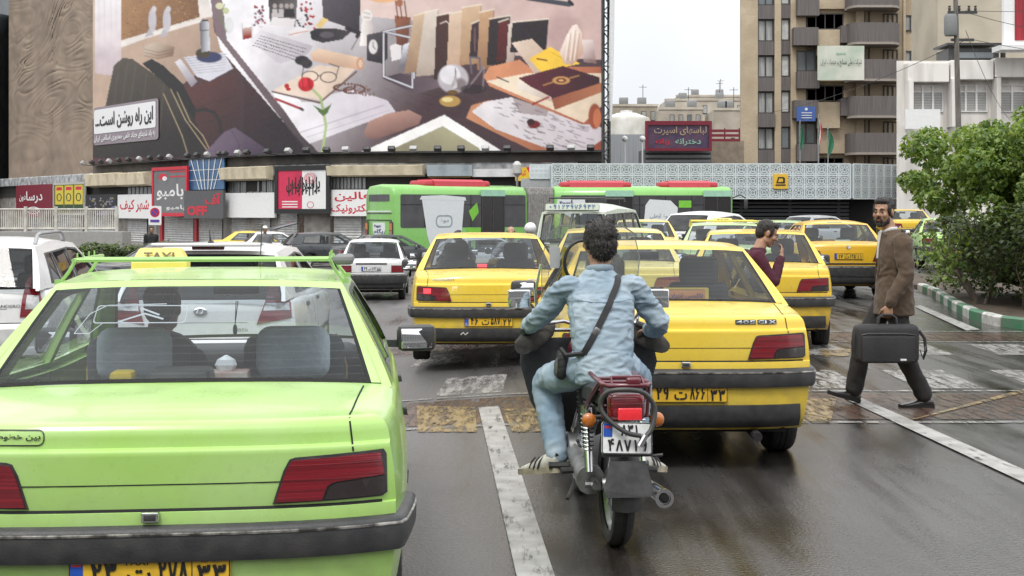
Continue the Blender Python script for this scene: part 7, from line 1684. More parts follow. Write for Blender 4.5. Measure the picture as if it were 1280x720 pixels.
# ================================================================== MOTORCYCLE
def motorcycle(label, loc, rz, full=True):
    t = thing('motorcycle', label, 'motorcycle', loc, rz); BLACK, CH, ST = M_('black'), M_('chrome'), M_('steel')
    MRN = pm('maroon_enamel', (.14,.012,.025), .3, coat=.6, col2=(.09,.012,.02))
    for yw, w in ((.0,.105),(1.26,.085)):
        we = bpy.data.objects.new('wheel', None); COL.objects.link(we); we.parent = t; we.location = (0,yw,.30); we.rotation_euler = (0,R(90),0); h = w/2
        m = MB(); m.lathe([(.225,-h*.75),(.25,-h),(.28,-h*.92),(.296,-h*.55),(.300,-h*.2),(.293,-h*.16),(.293,h*.16),(.300,h*.2),(.296,h*.55),(.28,h*.92),(.25,h),(.225,h*.75)], 40); m.build('tyre', M_('tyre'), we, 40)
        m = MB(); m.lathe([(.225,-.03),(.232,-.036),(.222,-.03),(.205,-.012),(.205,.012),(.222,.03),(.232,.036),(.225,.03)], 40); m.build('rim', ST, we, 40)
        m = MB(); m.lathe([(.01,-.07),(.03,-.07),(.035,-.05),(.075,-.045),(.075,.045),(.035,.05),(.03,.07),(.01,.07)], 20)
        for k in range(28): a = k*2*math.pi/28; s = .035 if k % 2 else -.035; m.tube([(.07*math.cos(a+.35*(1 if k % 4 < 2 else -1)), .07*math.sin(a+.35*(1 if k % 4 < 2 else -1)), s), (.208*math.cos(a), .208*math.sin(a), 0)], .0022, 4)
        m.build('hub', ST, we, 40)
    m = MB(); arc = lambda r, a: (0, r*math.cos(a), .30+r*math.sin(a))
    rg_ = []
    for a in np.linspace(R(40), R(192), 14): c = Vector(arc(.345, a)); nn = Vector((0, math.cos(a), math.sin(a))); rg_.append([c+Vector((x,0,0))-nn*abs(x/.07)**2*.03 for x in (-.07,-.045,0,.045,.07)]+[c+Vector((x,0,0))-nn*(abs(x/.07)**2*.03+.005) for x in (.07,0,-.07)])
    m.loft(rg_); m.build('rear_mudguard', BLACK, t, 40)
    m = MB(); m.prism([(-.085,0),(.085,0),(.118,-.13),(.105,-.165),(-.105,-.165),(-.118,-.13)], lambda u, v: Vector((u,-.335+v*.12-.01*(abs(u)/.1)**2,.475+v)), lambda u, v: Vector((u,-.347+v*.12-.01*(abs(u)/.1)**2,.475+v))); m.build('mud_flap', pm('rubber_flap',(.04,.041,.043),.6,col2=(.07,.07,.07),scale=20), t, 20)
    # plate, lamp, indicators
    F = plane_fn((-.005,-.355,.585),(1,0,-.03),(.03,.16,.98),(0,-.98,.16)); m = MB(); m.patch(rrect(-.12,-.075,.12,.075,.012),[],F,None,0,-.012); m.patch(rrect(-.112,.005,-.07,.068,.004),[],F,None,.002,0,1); m.patch(rect(-.107,.045,-.075,.056),[],F,None,.003,.001,2); o = m.build('number_plate', [M_('plate_w'), M_('blue'), M_('flag_r')], t, 0)
    m = MB(); m.patch(rrect(-.119,-.074,.119,.074,.011),[rrect(-.115,-.070,.115,.070,.009)],F,None,.002,0); text_on(m,'۸۳۱',(-.03,.012,.06,.062),F,.004,bold=.02); text_on(m,'۴۸۷۱۹',(-.095,-.06,.10,-.008),F,.004,bold=.02); m.build('plate_characters', M_('ink'), o, 0)
    m = MB(); m.box((0,-.335,.505),(.24,.02,.02)); m.tube([(.12,-.33,.495),(.17,-.33,.50)],.008,6); m.tube([(-.02,-.30,.5),(-.02,-.30,.7)],.015,6); m.build('plate_bracket', BLACK, t)
    m = MB(); m.bbox((.0,-.285,.725),(.175,.10,.13),.025); o = m.build('tail_lamp', M_('red_lens'), t, 50); m = MB(); m.bbox((.012,-.332,.695),(.115,.015,.058),.006); m.build('lit_lens', pm('motorcycle_red_lens',(.62,.02,.03),.2,coat=1,emit=.35,scale=40), o, 50); m = MB(); m.bbox((0,-.23,.725),(.16,.06,.11),.02); m.build('lamp_housing', BLACK, o)
    for s in (1,-1):
        m = MB(); m.tube([(s*.05,-.20,.665),(s*.17,-.20,.665)],.008,6); m.tube([(s*.165,-.17,.65),(s*.165,-.215,.65)],[.030,.036],14); o = m.build('indicator', BLACK, t, 50); m = MB(); m.ell((s*.165,-.218,.65),(.036,.022,.036),14,8); m.build('amber_lens', M_('amber'), o, 60)
        m = MB(); P = []
        top, bot = Vector((s*.135,.09,.66)), Vector((s*.135,-.01,.36)); dv = bot-top
        for k in range(90): a = k/90*2*math.pi*9; P.append(top+dv*(.05+.6*k/90)+Vector((.027*math.cos(a),.027*math.sin(a),0)))
        m.tube(P,.0048,5); m.tube([top,bot],.013,8); m.tube([top+dv*.62,bot],.021,10); m.tube([top+Vector((0,0,.02)),top-Vector((0,0,.03))],.03,10); m.build('shock_absorber', CH, t, 60)
        m = MB(); m.tube([(s*.11,.62,.42),(s*.105,.0,.30),(s*.105,-.05,.30)],.022,8); m.tube([(s*.105,0,.30),(s*.155,0,.30)],.018,8); m.build('swing_arm', ST, t)
        m = MB(); m.tube([(s*.06,1.06,1.0),(s*.075,1.12,.78),(s*.08,1.25,.31)],[.024,.026,.022],10); m.build('fork_leg', CH, t, 60)
        m = MB(); m.tube([(s*.04,.98,1.0),(s*.14,.95,1.03),(s*.26,.92,1.02),(s*.37,.84,.985)],.011,8); o = m.build('handlebar', CH, t, 60); m = MB(); m.tube([(s*.27,.915,1.015),(s*.385,.83,.98)],.019,10); m.build('grip', BLACK, o)
        m = MB(); m.loft([[Vector((s*.30,.93,.975))+Vector((s*l*.5, -l*.85, -l*.25))+Vector((math.cos(a)*rx, math.sin(a)*.25*rz_, math.sin(a)*rz_-.03)) for a in np.linspace(0,6.2832,17)[:-1]] for l, rx, rz_ in ((-.18,.04,.035),(-.08,.07,.05),(.03,.08,.055),(.12,.07,.05),(.17,.05,.04))]); m.build('hand_muff', pm('muff_canvas',(.055,.05,.042),.9,bump=.5,bscale=25,col2=(.03,.028,.025)), o, 60)
        m = MB(); m.tube([(s*.24,.92,1.02),(s*.33,.95,1.13),(s*.36,.95,1.15)],.007,6); m.lathe([(.001,.02),(.05,.018),(.062,0),(.058,-.012),(.001,-.012)],18,M=Matrix.Translation((s*.395,.95,1.155)) @ Matrix.Rotation(R(90),4,'X')); o = m.build('mirror', BLACK, t, 50); m = MB(); m.bbox((s*.395,.925,1.157),(.125,.014,.105),.03); m.build('mirror_glass', M_('mirror'), o, 50)
    # carrier, seat, tank, frame, engine, pipe
    m = MB(); z = .835; m.tube([(-.11,.12,z),(-.11,-.30,z-.005),(-.09,-.335,z-.005),(.09,-.335,z-.005),(.11,-.30,z-.005),(.11,.12,z)],.012,8); m.tube([(-.11,-.1,z),(.11,-.1,z)],.009,6); m.tube([(-.11,-.24,z),(.11,-.24,z)],.009,6); m.tube([(-.075,-.335,z+.0),(-.07,-.30,z+.03),(.07,-.30,z+.03),(.075,-.335,z)],.009,6)
    m.bbox((.03,-.33,z+.012),(.07,.03,.04),.01)
    for s in (1,-1): m.tube([(s*.11,-.22,z),(s*.13,-.10,.76),(s*.14,.09,.66)],.013,8); m.tube([(s*.115,-.28,z),(s*.105,-.27,.67)],.009,6)
    m.build('carrier_rack', MRN, t, 50)
    m = MB(); m.loft([[Vector((x*w, y, zz+(hh if k else 0)-(.03*abs(x)**3 if k else 0))) for k, x in [(1,a) for a in (-1,-.8,-.4,0,.4,.8,1)]+[(0,a) for a in (1,.4,-.4,-1)]] for y, w, zz, hh in ((-.20,.07,.76,.03),(-.16,.11,.72,.09),(.1,.125,.70,.10),(.35,.12,.68,.09),(.62,.09,.69,.09),(.70,.06,.70,.06))]); m.build('seat', pm('seat_vinyl',(.02,.02,.021),.4,bump=.2,bscale=120), t, 50)
    m = MB(); torso_r = [((0,.66,.80),.06,.07),((0,.74,.83),.115,.10),((0,.9,.86),.13,.115),((0,1.02,.86),.10,.10),((0,1.08,.86),.05,.06)]
    m.loft([[Vector((c[0]+a*math.cos(x), c[1], c[2]+b*math.sin(x))) for x in np.linspace(0,6.2832,19)[:-1]] for c, a, b in torso_r]); m.build('tank', MRN, t, 60)
    m = MB(); m.tube([(0,1.06,.96),(0,.85,.75),(0,.72,.45),(0,.58,.36)],.022,8)
    for s in (1,-1): m.tube([(s*.06,1.03,.84),(s*.09,.6,.72),(s*.10,.1,.68),(s*.09,-.22,.69)],.014,8); m.tube([(s*.10,.55,.70),(s*.09,.58,.36)],.014,8)
    m.build('frame', BLACK, t)
    m = MB(); m.bbox((0,.66,.37),(.24,.30,.22),.06); m.tube([(-.16,.62,.36),(.16,.62,.36)],.09,18); m.tube([(-.135,.78,.36),(.135,.78,.36)],.07,16); o = m.build('engine', M_('alloy'), t, 40)
    m = MB()
    for k in range(7): m.bbox((0,.80+k*.012,.50+k*.026),(.15,.15,.012),.01)
    m.build('cylinder_fins', ST, o)
    m = MB(); m.tube([(-.115,.60,.36),(-.118,.05,.31)],[.055,.075],12); m.build('chain_case', pm('dull_chain_case',(.26,.26,.255),.45,.4,col2=(.16,.155,.15),scale=14), t, 50)
    for s in (1,-1):
        m = MB(); m.tube([(s*.12,.56,.29),(s*.24,.56,.29)],.010,6); m.tube([(s*.15,.56,.29),(s*.27,.56,.29)],.019,8); m.build('footrest', BLACK, t)
        m = MB(); m.tube([(s*.17,.22,.33),(s*.25,.20,.33)],.017,8); m.tube([(s*.10,.24,.42),(s*.18,.21,.33)],.010,6); m.build('pillion_footrest', BLACK, t)
    m = MB(); m.tube([(-.15,.62,.34),(-.19,.80,.29),(-.25,.82,.29)],.009,6); m.build('gear_lever', CH, t); m = MB(); m.tube([(-.10,.5,.3),(-.20,.32,.16)],.011,6); m.build('side_stand', BLACK, t)
    m = MB(); m.tube([(.10,.90,.52),(.12,1.02,.40),(.15,.92,.25),(.165,.55,.24),(.175,.25,.25)],.018,10); m.tube([(.175,.25,.25),(.185,.15,.25),(.195,-.24,.275)],[.022,.043,.045],18); m.lathe([(.046,.0),(.046,.012),(.03,.012),(.026,-.02)],20,M=Matrix.Translation((.195,-.24,.275)) @ Matrix.Rotation(R(90),4,'X')); m.lathe([(.026,.005),(.014,.005),(.001,-.02)],14,0,M=Matrix.Translation((.195,-.235,.275)) @ Matrix.Rotation(R(90),4,'X')); o = m.build('exhaust', CH, t, 50); m = MB(); m.tube([(.195,-.25,.275),(.195,-.255,.275)],[.013,.013],12); m.tube([(.195,-.246,.275),(.195,-.250,.275)],.024,14); m.build('tailpipe_hole', M_('matt'), o)
    m = MB(); m.lathe([(.001,.05),(.07,.045),(.085,0),(.06,-.06),(.001,-.09)],20,M=Matrix.Translation((0,1.17,.95)) @ Matrix.Rotation(R(-90),4,'X')); m.build('headlight', CH, t, 60)
    m = MB(); rg_ = []
    for a in np.linspace(R(20), R(150), 10): c = Vector((0,1.26+.335*math.cos(a),.30+.335*math.sin(a))); rg_.append([c+Vector((x,0,0)) for x in (-.055,0,.055)]+[c+Vector((x,-.004*math.cos(a),-.006)) for x in (.055,0,-.055)])
    m.loft(rg_); m.build('front_mudguard', MRN, t, 40)
    if full:
        def ws(u, v, o=0.): return Vector((u*(.262+.02*v)*(1 if v < .75 else 1-.10*((v-.75)/.25)**2), 1.10-.20*v-.10*u*u+.0*o-o, .97+.60*v))
        m = MB(); m.patch([(-.95,0),(.95,0),(1,.3),(1,.7),(.9,.93),(.7,1),(-.7,1),(-.9,.93),(-1,.7),(-1,.3)],[],ws,.12,.003,-.001); o = m.build('windscreen', glass('scratched_acrylic',(.84,.85,.82),1.42,haze=.3,gloss_rough=.08), t, 60)
        m = MB(); m.ribbon([(-.95,0),(-1,.3),(-1,.7),(-.9,.93),(-.7,1),(.7,1),(.9,.93),(1,.7),(1,.3),(.95,0)],.018,ws,.004); m.build('edge_trim', pm('acrylic_edge',(.45,.46,.42),.3), o, 60)
        m = MB(); m.patch(rrect(-.82,.60,-.60,.80,.03),[],ws,None,.006,.002); m.build('permit_sticker', M_('white'), o, 0); m = MB(); m.patch(rect(-.55,.52,-.47,.80),[],ws,None,.006,.002); m.build('yellow_tape', YSG, o, 0)
        m = MB(); m.tube([Vector(ws(-.15+.36*math.cos(a), .66+.20*math.sin(a), .03)) for a in np.linspace(R(60),R(285),20)],.010,6); m.build('hose_loop', BLACK, o)
        m = MB(); m.tube([(-.28,1.0,.93),(-.30,.96,1.2),(-.27,.94,1.35)],.009,6); m.tube([(.28,1.0,.93),(.30,.96,1.2)],.009,6); m.tube([(-.34,1.06,.97),(.34,1.06,.97)],.012,6); m.build('screen_stay', CH, o)
        for s in (1,-1):
            m = MB(); P = [(.04,1.06,.93),(.37,.96,.93),(.39,.94,.80),(.33,.93,.58),(.24,.92,.42),(.10,.98,.40),(.05,1.04,.55)]
            m.add([(s*x,y+.012*math.sin(k*2),z) for k,(x,y,z) in enumerate(P)]+[(s*x,y+.02,z) for x,y,z in P]+[(s*.21,.93,.70),(s*.21,.95,.70)],[(i,(i+1)%7,14) for i in range(7)]+[((i+1)%7+7,i+7,15) for i in range(7)]+[(i,i+7,(i+1)%7+7,(i+1)%7) for i in range(7)]); m.build('leg_apron', pm('apron_cloth',(.055,.058,.062),.8,bump=.4,bscale=18,col2=(.035,.036,.04)), t, 60)
        # cable lock looped round the tail
        lk = thing('cable_lock', 'thick black cable lock with a chrome end looped round the motorcycle tail lamp', 'cable lock', loc, rz); m = MB(); P = [(.055,-.39,.60),(-.02,-.39,.62),(-.10,-.36,.68),(-.13,-.34,.74),(-.10,-.35,.80),(-.02,-.37,.815),(.07,-.37,.80),(.125,-.36,.73),(.11,-.38,.64),(.075,-.395,.595),(.055,-.40,.575)]
        P2 = []
        for i in range(len(P)-1):
            p0, p1, p2, p3 = (Vector(P[max(i-1,0)]), Vector(P[i]), Vector(P[i+1]), Vector(P[min(i+2,len(P)-1)]))
            for k in range(5): u = k/5; P2.append(.5*((2*p1)+(p2-p0)*u+(2*p0-5*p1+4*p2-p3)*u*u+(3*p1-p0-3*p2+p3)*u**3))
        m.tube(P2+[Vector(P[-1])],.0115,8); m.tube([P2[-3]+Vector((0,-.0,0)), Vector(P[0])],.0115,8); m.build('cable', pm('cable_rubber',(.045,.047,.045),.4), lk, 60); m = MB(); m.tube([(.075,-.40,.605),(.045,-.405,.555)],.016,10); m.build('lock_barrel', CH, lk)
    return t
BX, BY, BR_ = .515, 6.75, R(5)
MC = motorcycle('dark motorcycle with a maroon rack, clear windscreen and white number plate ridden in the lane', (BX,BY,0), BR_)
DENIM = pm('washed_denim_shirt', (.22,.30,.37), .85, col2=(.38,.455,.51), scale=6, lo=.3, hi=.72, bump=.25, bscale=260); JEANS = pm('pale_blue_jeans', (.24,.34,.44), .85, col2=(.42,.50,.57), scale=7, lo=.4, hi=.7, bump=.25, bscale=240); SEAM = pm('denim_seam', (.20,.28,.36), .9)
def rider(label, loc, rz, hair='thick', top=None, legs=None, det=True, sc=1., skin=None, helmet=False, cat='person'):
    t = thing('person', label, cat, loc, rz); t.scale = (sc,)*3; top = top or DENIM; legs = legs or JEANS; skin = skin or SKIN2
    HM = Matrix.Translation((.012,.60,1.468)) @ Matrix.Rotation(R(6),4,'Z') @ Matrix.Rotation(R(-4),4,'X')
    b = MB(); head(b, HM); b.tube([(.005,.54,1.28),(.008,.565,1.36),(.01,.58,1.42)],[.062,.056,.056],14); torso(b,[((0,.40,.84),.11,.09),((0,.43,.98),.10,.075),((0,.50,1.14),.11,.075),((0,.53,1.22),.085,.06),((0,.55,1.32),.052,.052)])
    AL = [(-.178,.53,1.25),(-.295,.67,1.085),(-.352,.85,1.01)]; AR = [(.185,.53,1.25),(.335,.58,1.035),(.325,.80,.99)]
    for A, s in ((AL,-1),(AR,1)): chain(b, [(s*.08,.52,1.22)]+A, [.04,.036,.030,.027]); hand(b, A[2], (-s*.05,1,-.12), (0,-.1,-1), (-s,0,0), 1.35, .95)
    LL = [(-.10,.42,.83),(-.255,.80,.70),(-.215,.62,.33)]; LR = [(.10,.42,.83),(.255,.80,.70),(.215,.62,.33)]
    for L in (LL, LR): chain(b, L, [.07,.05,.036])
    bake(b, 'body', skin, t, .0085 if det else .012, 2)
    s_ = MB(); torso(s_,[((0,.385,.755),.150,.12),((0,.39,.82),.158,.128),((0,.42,.92),.155,.12),((0,.455,1.05),.162,.118),((0,.50,1.16),.178,.118),((0,.53,1.235),.168,.10),((0,.55,1.295),.105,.076),((0,.56,1.335),.068,.066)],24)
    for A, s in ((AL,-1),(AR,1)): chain(s_, [(s*.13,.525,1.235),A[0],(Vector(A[0])+Vector(A[1]))/2,A[1],(Vector(A[1])+Vector(A[2]))/2,A[2]], [.056,.058,.056,.052,.046,.038])
    f1_, f2_ = folds(.016,6.5,3.,(.8,1,1.7)), folds(.010,15.,8.,(.7,1,1.9))
    so = bake(s_, 'shirt', top, t, .0075, 3, lambda p: f1_(p)*(.5+.8*sst(.15,.3,abs(p.x))+.5*sst(1.0,.8,p.z))+f2_(p))
    c_ = MB(); c_.tube([(.06*math.cos(a)+.004, .555+.062*math.sin(a), 1.335+.012*math.sin(a)*-1) for a in np.linspace(0,6.2832,25)[:-1]],(.024,.010),8,closed=True); c_.build('collar', top, t, 60)
    j = MB(); j.ell((0,.42,.80),(.165,.14,.085))
    for L in (LL, LR): chain(j, [L[0],(Vector(L[0])+Vector(L[1]))/2,L[1],(Vector(L[1])*.5+Vector(L[2])*.5)+Vector((0,.02,0)),L[2]], [.098,.092,.080,.070,.058])
    f3_ = folds(.011,9.,5.,(1,1,1.3)); bake(j, 'jeans', legs, t, .011, 3, f3_)
    headbits(t, HM, hair, tufts=2600 if det else 0)
    for L, s in ((LL,-1),(LR,1)):
        a = Vector(L[2]); shoe(t, a+Vector((-s*.005,-.05,-.075)), a+Vector((s*.175,.17,-.125)), (0,.1,1), pm('white_trainer',(.62,.60,.55),.6,col2=(.45,.43,.38),scale=20) if det else M_('black'), pm('gum_sole',(.5,.44,.32),.7,col2=(.3,.27,.2),scale=15) if det else M_('matt'), (.050 if det else .045), .095, det)
        if det:
            m = MB(); m.tube([a+Vector((0,0,-.06)), a+Vector((0,0,.03))],.045,12); m.build('sock', M_('white'), t)
    if helmet:
        m = MB(); m.ell(HM @ Vector((0,-.012,.03)),(.125,.142,.125),20,12,M=HM.to_3x3()); m.ell(HM @ Vector((0,.05,-.06)),(.095,.085,.05),16,8,M=HM.to_3x3()); m.build('helmet', pm('white_helmet',(.72,.72,.72),.2,coat=1), t, 60); m = MB(); m.ell(HM @ Vector((0,.075,.02)),(.098,.075,.052),16,8,M=HM.to_3x3()); m.build('visor', M_('dark_lens'), t, 60)
    return t, so
RD, shirt_ = rider('young man with thick black hair in a washed denim shirt and jeans riding the motorcycle', (BX,BY,0), BR_)
for nm, pts in (('yoke_seam',[(-.19,0,1.19),(-.08,0,1.175),(0,0,1.17),(.09,0,1.175),(.20,0,1.19)]),('side_seam',[(-.150,0,1.24),(-.162,0,1.15),(-.15,0,1.06)]),('side_seam',[(.168,0,1.24),(.18,0,1.15),(.165,0,1.06)])): strap_on(shirt_, pts, .007, SEAM, nm, RD, off=.0005, thick=.0015)
bag_ = thing('crossbody_bag', 'small black crossbody bag with a buckled strap across the rider back', 'bag', (BX,BY,0), BR_)
BLKS = pm('black_webbing',(.018,.018,.02),.6,bump=.3,bscale=200)
H_ = strap_on(shirt_, [(.10,0,1.325),(.085,0,1.27),(.02,0,1.15),(-.06,0,1.01),(-.125,0,.90)], .034, BLKS, 'strap', bag_)
k = H_[int(len(H_)*.72)]; m = MB(); m.bbox(tuple(k+Vector((0,-.016,0))),(.040,.006,.030),.003,rot=Matrix.Rotation(R(-58),3,'Y')); m.build('buckle', M_('steel'), bag_)
m = MB(); m.bbox((-.215,.47,.84),(.05,.17,.15),.022,rot=Matrix.Rotation(R(8),3,'Y')); o_ = m.build('pouch', pm('black_leather',(.02,.02,.021),.45,bump=.5,bscale=40), bag_, 60); m = MB()
for k in range(4): m.tube([(-.243,.41+.035*k,.88-.01*k),(-.243,.42+.035*k,.80)],.004,5)
m.build('zip_pull', M_('steel'), o_); m = MB(); m.tube([H_[-1]+Vector((0,-.01,0)),(-.20,.36,.90),(-.225,.40,.93)],.013,6); m.build('strap_end', BLKS, bag_)
# two more riders beyond the middle taxi, only their heads in view
for i, (xp, d, sc, hr, tp_, sk_, hm_, lb, lb2) in enumerate(((643,22.6,.93,'balding',pm('grey_jumper',(.2,.2,.21),.9),SKIN,False,'balding man facing the camera on a motorcycle beyond the middle taxi','motorcycle of the balding man behind the middle taxi'),(668,24.6,.93,'short',pm('dark_jacket',(.04,.045,.05),.8),SKIN2,True,'motorcyclist in a white helmet beside the pale green van','motorcycle of the white helmeted rider beside the van'),(575,25.5,.95,'thick',pm('black_jacket',(.02,.02,.022),.8),SKIN2,False,'dark haired rider seen above the roof of the brake lit taxi','motorcycle of the dark haired rider behind the brake lit taxi'))):
    p = Vector(place(xp, d, -.0)); rz = R(175 if i == 0 else 8); p.y += 1.2 if i == 0 else 0
    c = clone(MC) if False else motorcycle(lb2, tuple(p), rz, False); c.scale = (sc,)*3
    rider(lb, tuple(p), rz, hr, tp_, pm('dark_trousers',(.03,.03,.035),.9), False, sc, sk_, hm_)
# ================================================================== STANDING FIGURES
def walker(label, loc, rz, J, top, legs, hair, beard, shoe_m, sole_m, skin, coat=False, vox=.008, fold=.010):
    """J: joints in metres, facing +y"""
    t = thing('person', label, 'person', loc, rz); HM = Matrix.Translation(J['head']) @ Matrix.Rotation(J['yaw'],4,'Z') @ Matrix.Rotation(J.get('nod',0),4,'X')
    b = MB(); head(b, HM); nk = Vector(J['neck']); hd = Vector(J['head']); b.tube([nk-Vector((0,0,.04)), nk.lerp(hd,.4), hd+Vector((0,0,-.05))],[.066,.058,.058],14)
    pv = Vector(J['pelvis']); ch = Vector(J['chest']); torso(b,[(pv,.13,.09),(pv.lerp(ch,.5),.12,.085),(ch,.14,.10),(nk-Vector((0,0,.05)),.09,.07),(nk,.05,.05)])
    for s, k in ((-1,'L'),(1,'R')):
        a = J['arm'+k]; chain(b, [(ch+Vector((s*.08,0,.06)))]+a, [.05,.046,.038,.028]); h = J['hand'+k]; hand(b, a[2], h[0], h[1], h[2], h[3])
        l = J['leg'+k]; chain(b, l, [.07,.05,.036])
    bake(b, 'body', skin, t, vox, 2)
    c = MB(); hem = J['hem']
    if coat: S_ = [(Vector((pv.x,pv.y,hem)),.195,.165),(Vector((pv.x,pv.y,hem+.1)),.19,.16),(pv,.185,.15),(pv.lerp(ch,.5),.175,.135),(ch,.20,.14),(ch+Vector((0,.01,.09)),.195,.115),(nk-Vector((0,0,.035)),.11,.085),(nk+Vector((0,-.01,.01)),.07,.068)]
    else: S_ = [(Vector((pv.x,pv.y,hem)),.165,.125),(pv,.17,.125),(pv.lerp(ch,.5),.17,.12),(ch,.19,.125),(ch+Vector((0,.01,.09)),.185,.11),(nk-Vector((0,0,.03)),.10,.08),(nk+Vector((0,0,.005)),.068,.066)]
    torso(c, S_, 24)
    for s, k in ((-1,'L'),(1,'R')):
        a = [Vector(q) for q in J['arm'+k]]; e = a[2].lerp(a[1],.08); chain(c, [ch+Vector((s*.12,0,.05)),a[0],(a[0]+a[1])/2,a[1],(a[1]+a[2])/2,e], [.075,.080,.070,.064,.057,.050] if coat else [.07,.072,.064,.056,.05,.042])
    f = folds(fold,7.,J.get('seed',2.),(1,1,1.2)); fb = folds(fold*.4,17.,4.); so = bake(c, 'jacket' if coat else 'jumper', top, t, .011, 3, lambda p: f(p)+fb(p))
    j = MB(); j.ell(pv+Vector((0,0,-.03)),(.165,.12,.11))
    for k in 'LR': l = [Vector(q) for q in J['leg'+k]]; chain(j, [l[0],(l[0]+l[1])/2,l[1],(l[1]+l[2])/2,l[2]+Vector((0,0,.0))], [.095,.088,.076,.074,.072] if coat else [.09,.082,.07,.064,.058])
    bake(j, 'trousers', legs, t, .011, 3, folds(.011,8.,6.,(1,1,.7)))
    headbits(t, HM, hair, beard, tufts=900)
    for k in 'LR': f_ = J['foot'+k]; shoe(t, f_[0], f_[1], (0,0,1), shoe_m, sole_m, .044, .075)
    return t, so
BRN = pm('brown_wool_blazer', (.105,.072,.048), .95, col2=(.09,.061,.041), scale=9, bump=.12, bscale=220, sheen=.1); DTR = pm('dark_suit_trousers', (.022,.02,.02), .85, bump=.2, bscale=200); PSH = pm('polished_shoe', (.02,.018,.018), .22, coat=.5)
J = dict(head=(-.012,.065,1.635), yaw=R(52), nod=R(-2), neck=(0,.0,1.475), pelvis=(0,-.03,.95), chest=(0,-.035,1.28), hem=.775,
    armL=[(-.20,-.045,1.40),(-.255,-.06,1.12),(-.255,.085,.875)], handL=((.0,.05,-1),(.95,.0,0),(0,1,0),1.5),
    armR=[(.20,-.045,1.40),(.25,-.12,1.12),(.22,-.06,.88)], handR=((0,.2,-1),(-1,0,0),(0,1,0),.6),
    legL=[(-.09,-.03,.90),(-.09,-.06,.50),(-.09,-.255,.11)], legR=[(.09,0,.90),(.09,.21,.52),(.09,.285,.13)],
    footL=((-.09,-.33,.0),(-.095,-.05,.0)), footR=((.09,.245,.02),(.10,.505,.095)), seed=2.)
wm, coat_ = walker('bearded man in a brown blazer and dark trousers striding left with a black briefcase', (3.20,11.5,.0), R(90), J, BRN, DTR, 'short', True, PSH, M_('matt'), SKIN2, True, .0065, .013)
m = MB(); m.tube([(.058*math.cos(a), .012+.055*math.sin(a), 1.492+.014*math.cos(a)*0-.03*max(0,math.sin(a))) for a in np.linspace(0,6.2832,21)[:-1]],(.026,.012),8,closed=True); m.patch([(-.05,0),(.03,0),(.0,-.22),(-.02,-.22)],[],lambda u,v,o=0: Vector((u,.085-v*.10+o,1.47+v)),None,.012,0); m.build('shirt_collar', M_('white'), wm, 40)
for s in (1,-1):
    m = MB(); m.prism([(0,.02),(.075,.0),(.055,-.12),(.0,-.36)], lambda u, v: Vector((s*(.035+u*.8),.088-u*.45-v*.075,1.45+v)), lambda u, v: Vector((s*(.035+u*.8),.098-u*.45-v*.075,1.45+v))); m.build('lapel', BRN, wm, 20)
strap_on(coat_, [(0,-.005,1.20),(0,-.14,1.0),(0,-.17,.80)], .006, pm('brown_seam',(.05,.034,.022),.9), 'vent_seam', wm, frm=(-1,0,0), off=.0, thick=.002) if False else None
bc_ = thing('briefcase', 'black soft sided laptop briefcase with a dangling shoulder strap in the walking man hand', 'briefcase', (3.20,11.5,0), R(90)); NYL = pm('black_nylon',(.018,.018,.02),.7,bump=.4,bscale=160,col2=(.03,.03,.032))
BCX = -.275; BCY = .085; m = MB(); m.bbox((BCX,.03,.555),(.15,.53,.32),.05,n=4); o_ = m.build('case', NYL, bc_, 60)
m = MB(); m.bbox((BCX-.075,.03,.515),(.035,.44,.22),.016,n=3); m.build('front_pocket', NYL, o_, 60); m = MB(); m.tube([(BCX-.079,-.19,.63),(BCX-.09,-.1,.645),(BCX-.09,.2,.645),(BCX-.079,.25,.63)],.005,5); m.tube([(BCX-.02,-.22,.700),(BCX-.02,.28,.700)],.006,5); m.build('zip', M_('black'), o_); m = MB(); m.bbox((BCX-.094,-.09,.43),(.003,.05,.016),.001); m.build('logo_tag', M_('white'), o_)
for dx_ in (-.018,.018): m = MB(); m.tube([(BCX+dx_,-.06,.70),(BCX+dx_,-.05,.77),(BCX+dx_*.5+.012,-.02,.79),(BCX+dx_*.5+.012,.05,.79),(BCX+dx_,.09,.77),(BCX+dx_,.10,.70)],.010,8); m.build('handle', NYL, bc_, 60)
m = MB(); m.tube([(BCX-.02,-.24,.66),(BCX-.05,-.275,.60),(BCX-.05,-.285,.50),(BCX-.03,-.27,.43),(BCX-.01,-.25,.50)],(.014,.004),8); m.build('shoulder_strap', NYL, bc_, 60); m = MB(); m.tube([(BCX-.02,.30,.66),(BCX-.05,.315,.58),(BCX-.03,.31,.48)],(.014,.004),8); m.build('shoulder_strap', NYL, bc_, 60); m = MB(); m.bbox((BCX-.05,-.285,.52),(.012,.02,.035),.004); m.build('strap_buckle', M_('steel'), bc_)
for c_ in bc_.children: c_.location.y += BCY
J = dict(head=(0,.165,1.425), yaw=R(-8), nod=R(-23), neck=(0,.07,1.285), pelvis=(0,-.06,.86), chest=(0,-.01,1.12), hem=.74,
    armR=[(.19,.0,1.21),(.235,.14,.965),(.085,.275,1.20)], handR=((-.35,.25,.9),(-.5,-.8,.2),(-.4,.3,.6),.7), armL=[(-.19,.0,1.21),(-.22,.02,.96),(-.19,.16,.80)], handL=((0,.4,-1),(1,0,0),(0,1,0),.6),
    legL=[(-.09,-.05,.83),(-.09,-.02,.46),(-.09,-.06,.09)], legR=[(.09,-.05,.83),(.09,.04,.46),(.09,.0,.09)], footL=((-.09,-.12,0),(-.10,.14,0)), footR=((.09,-.06,0),(.10,.20,0)), seed=6.)
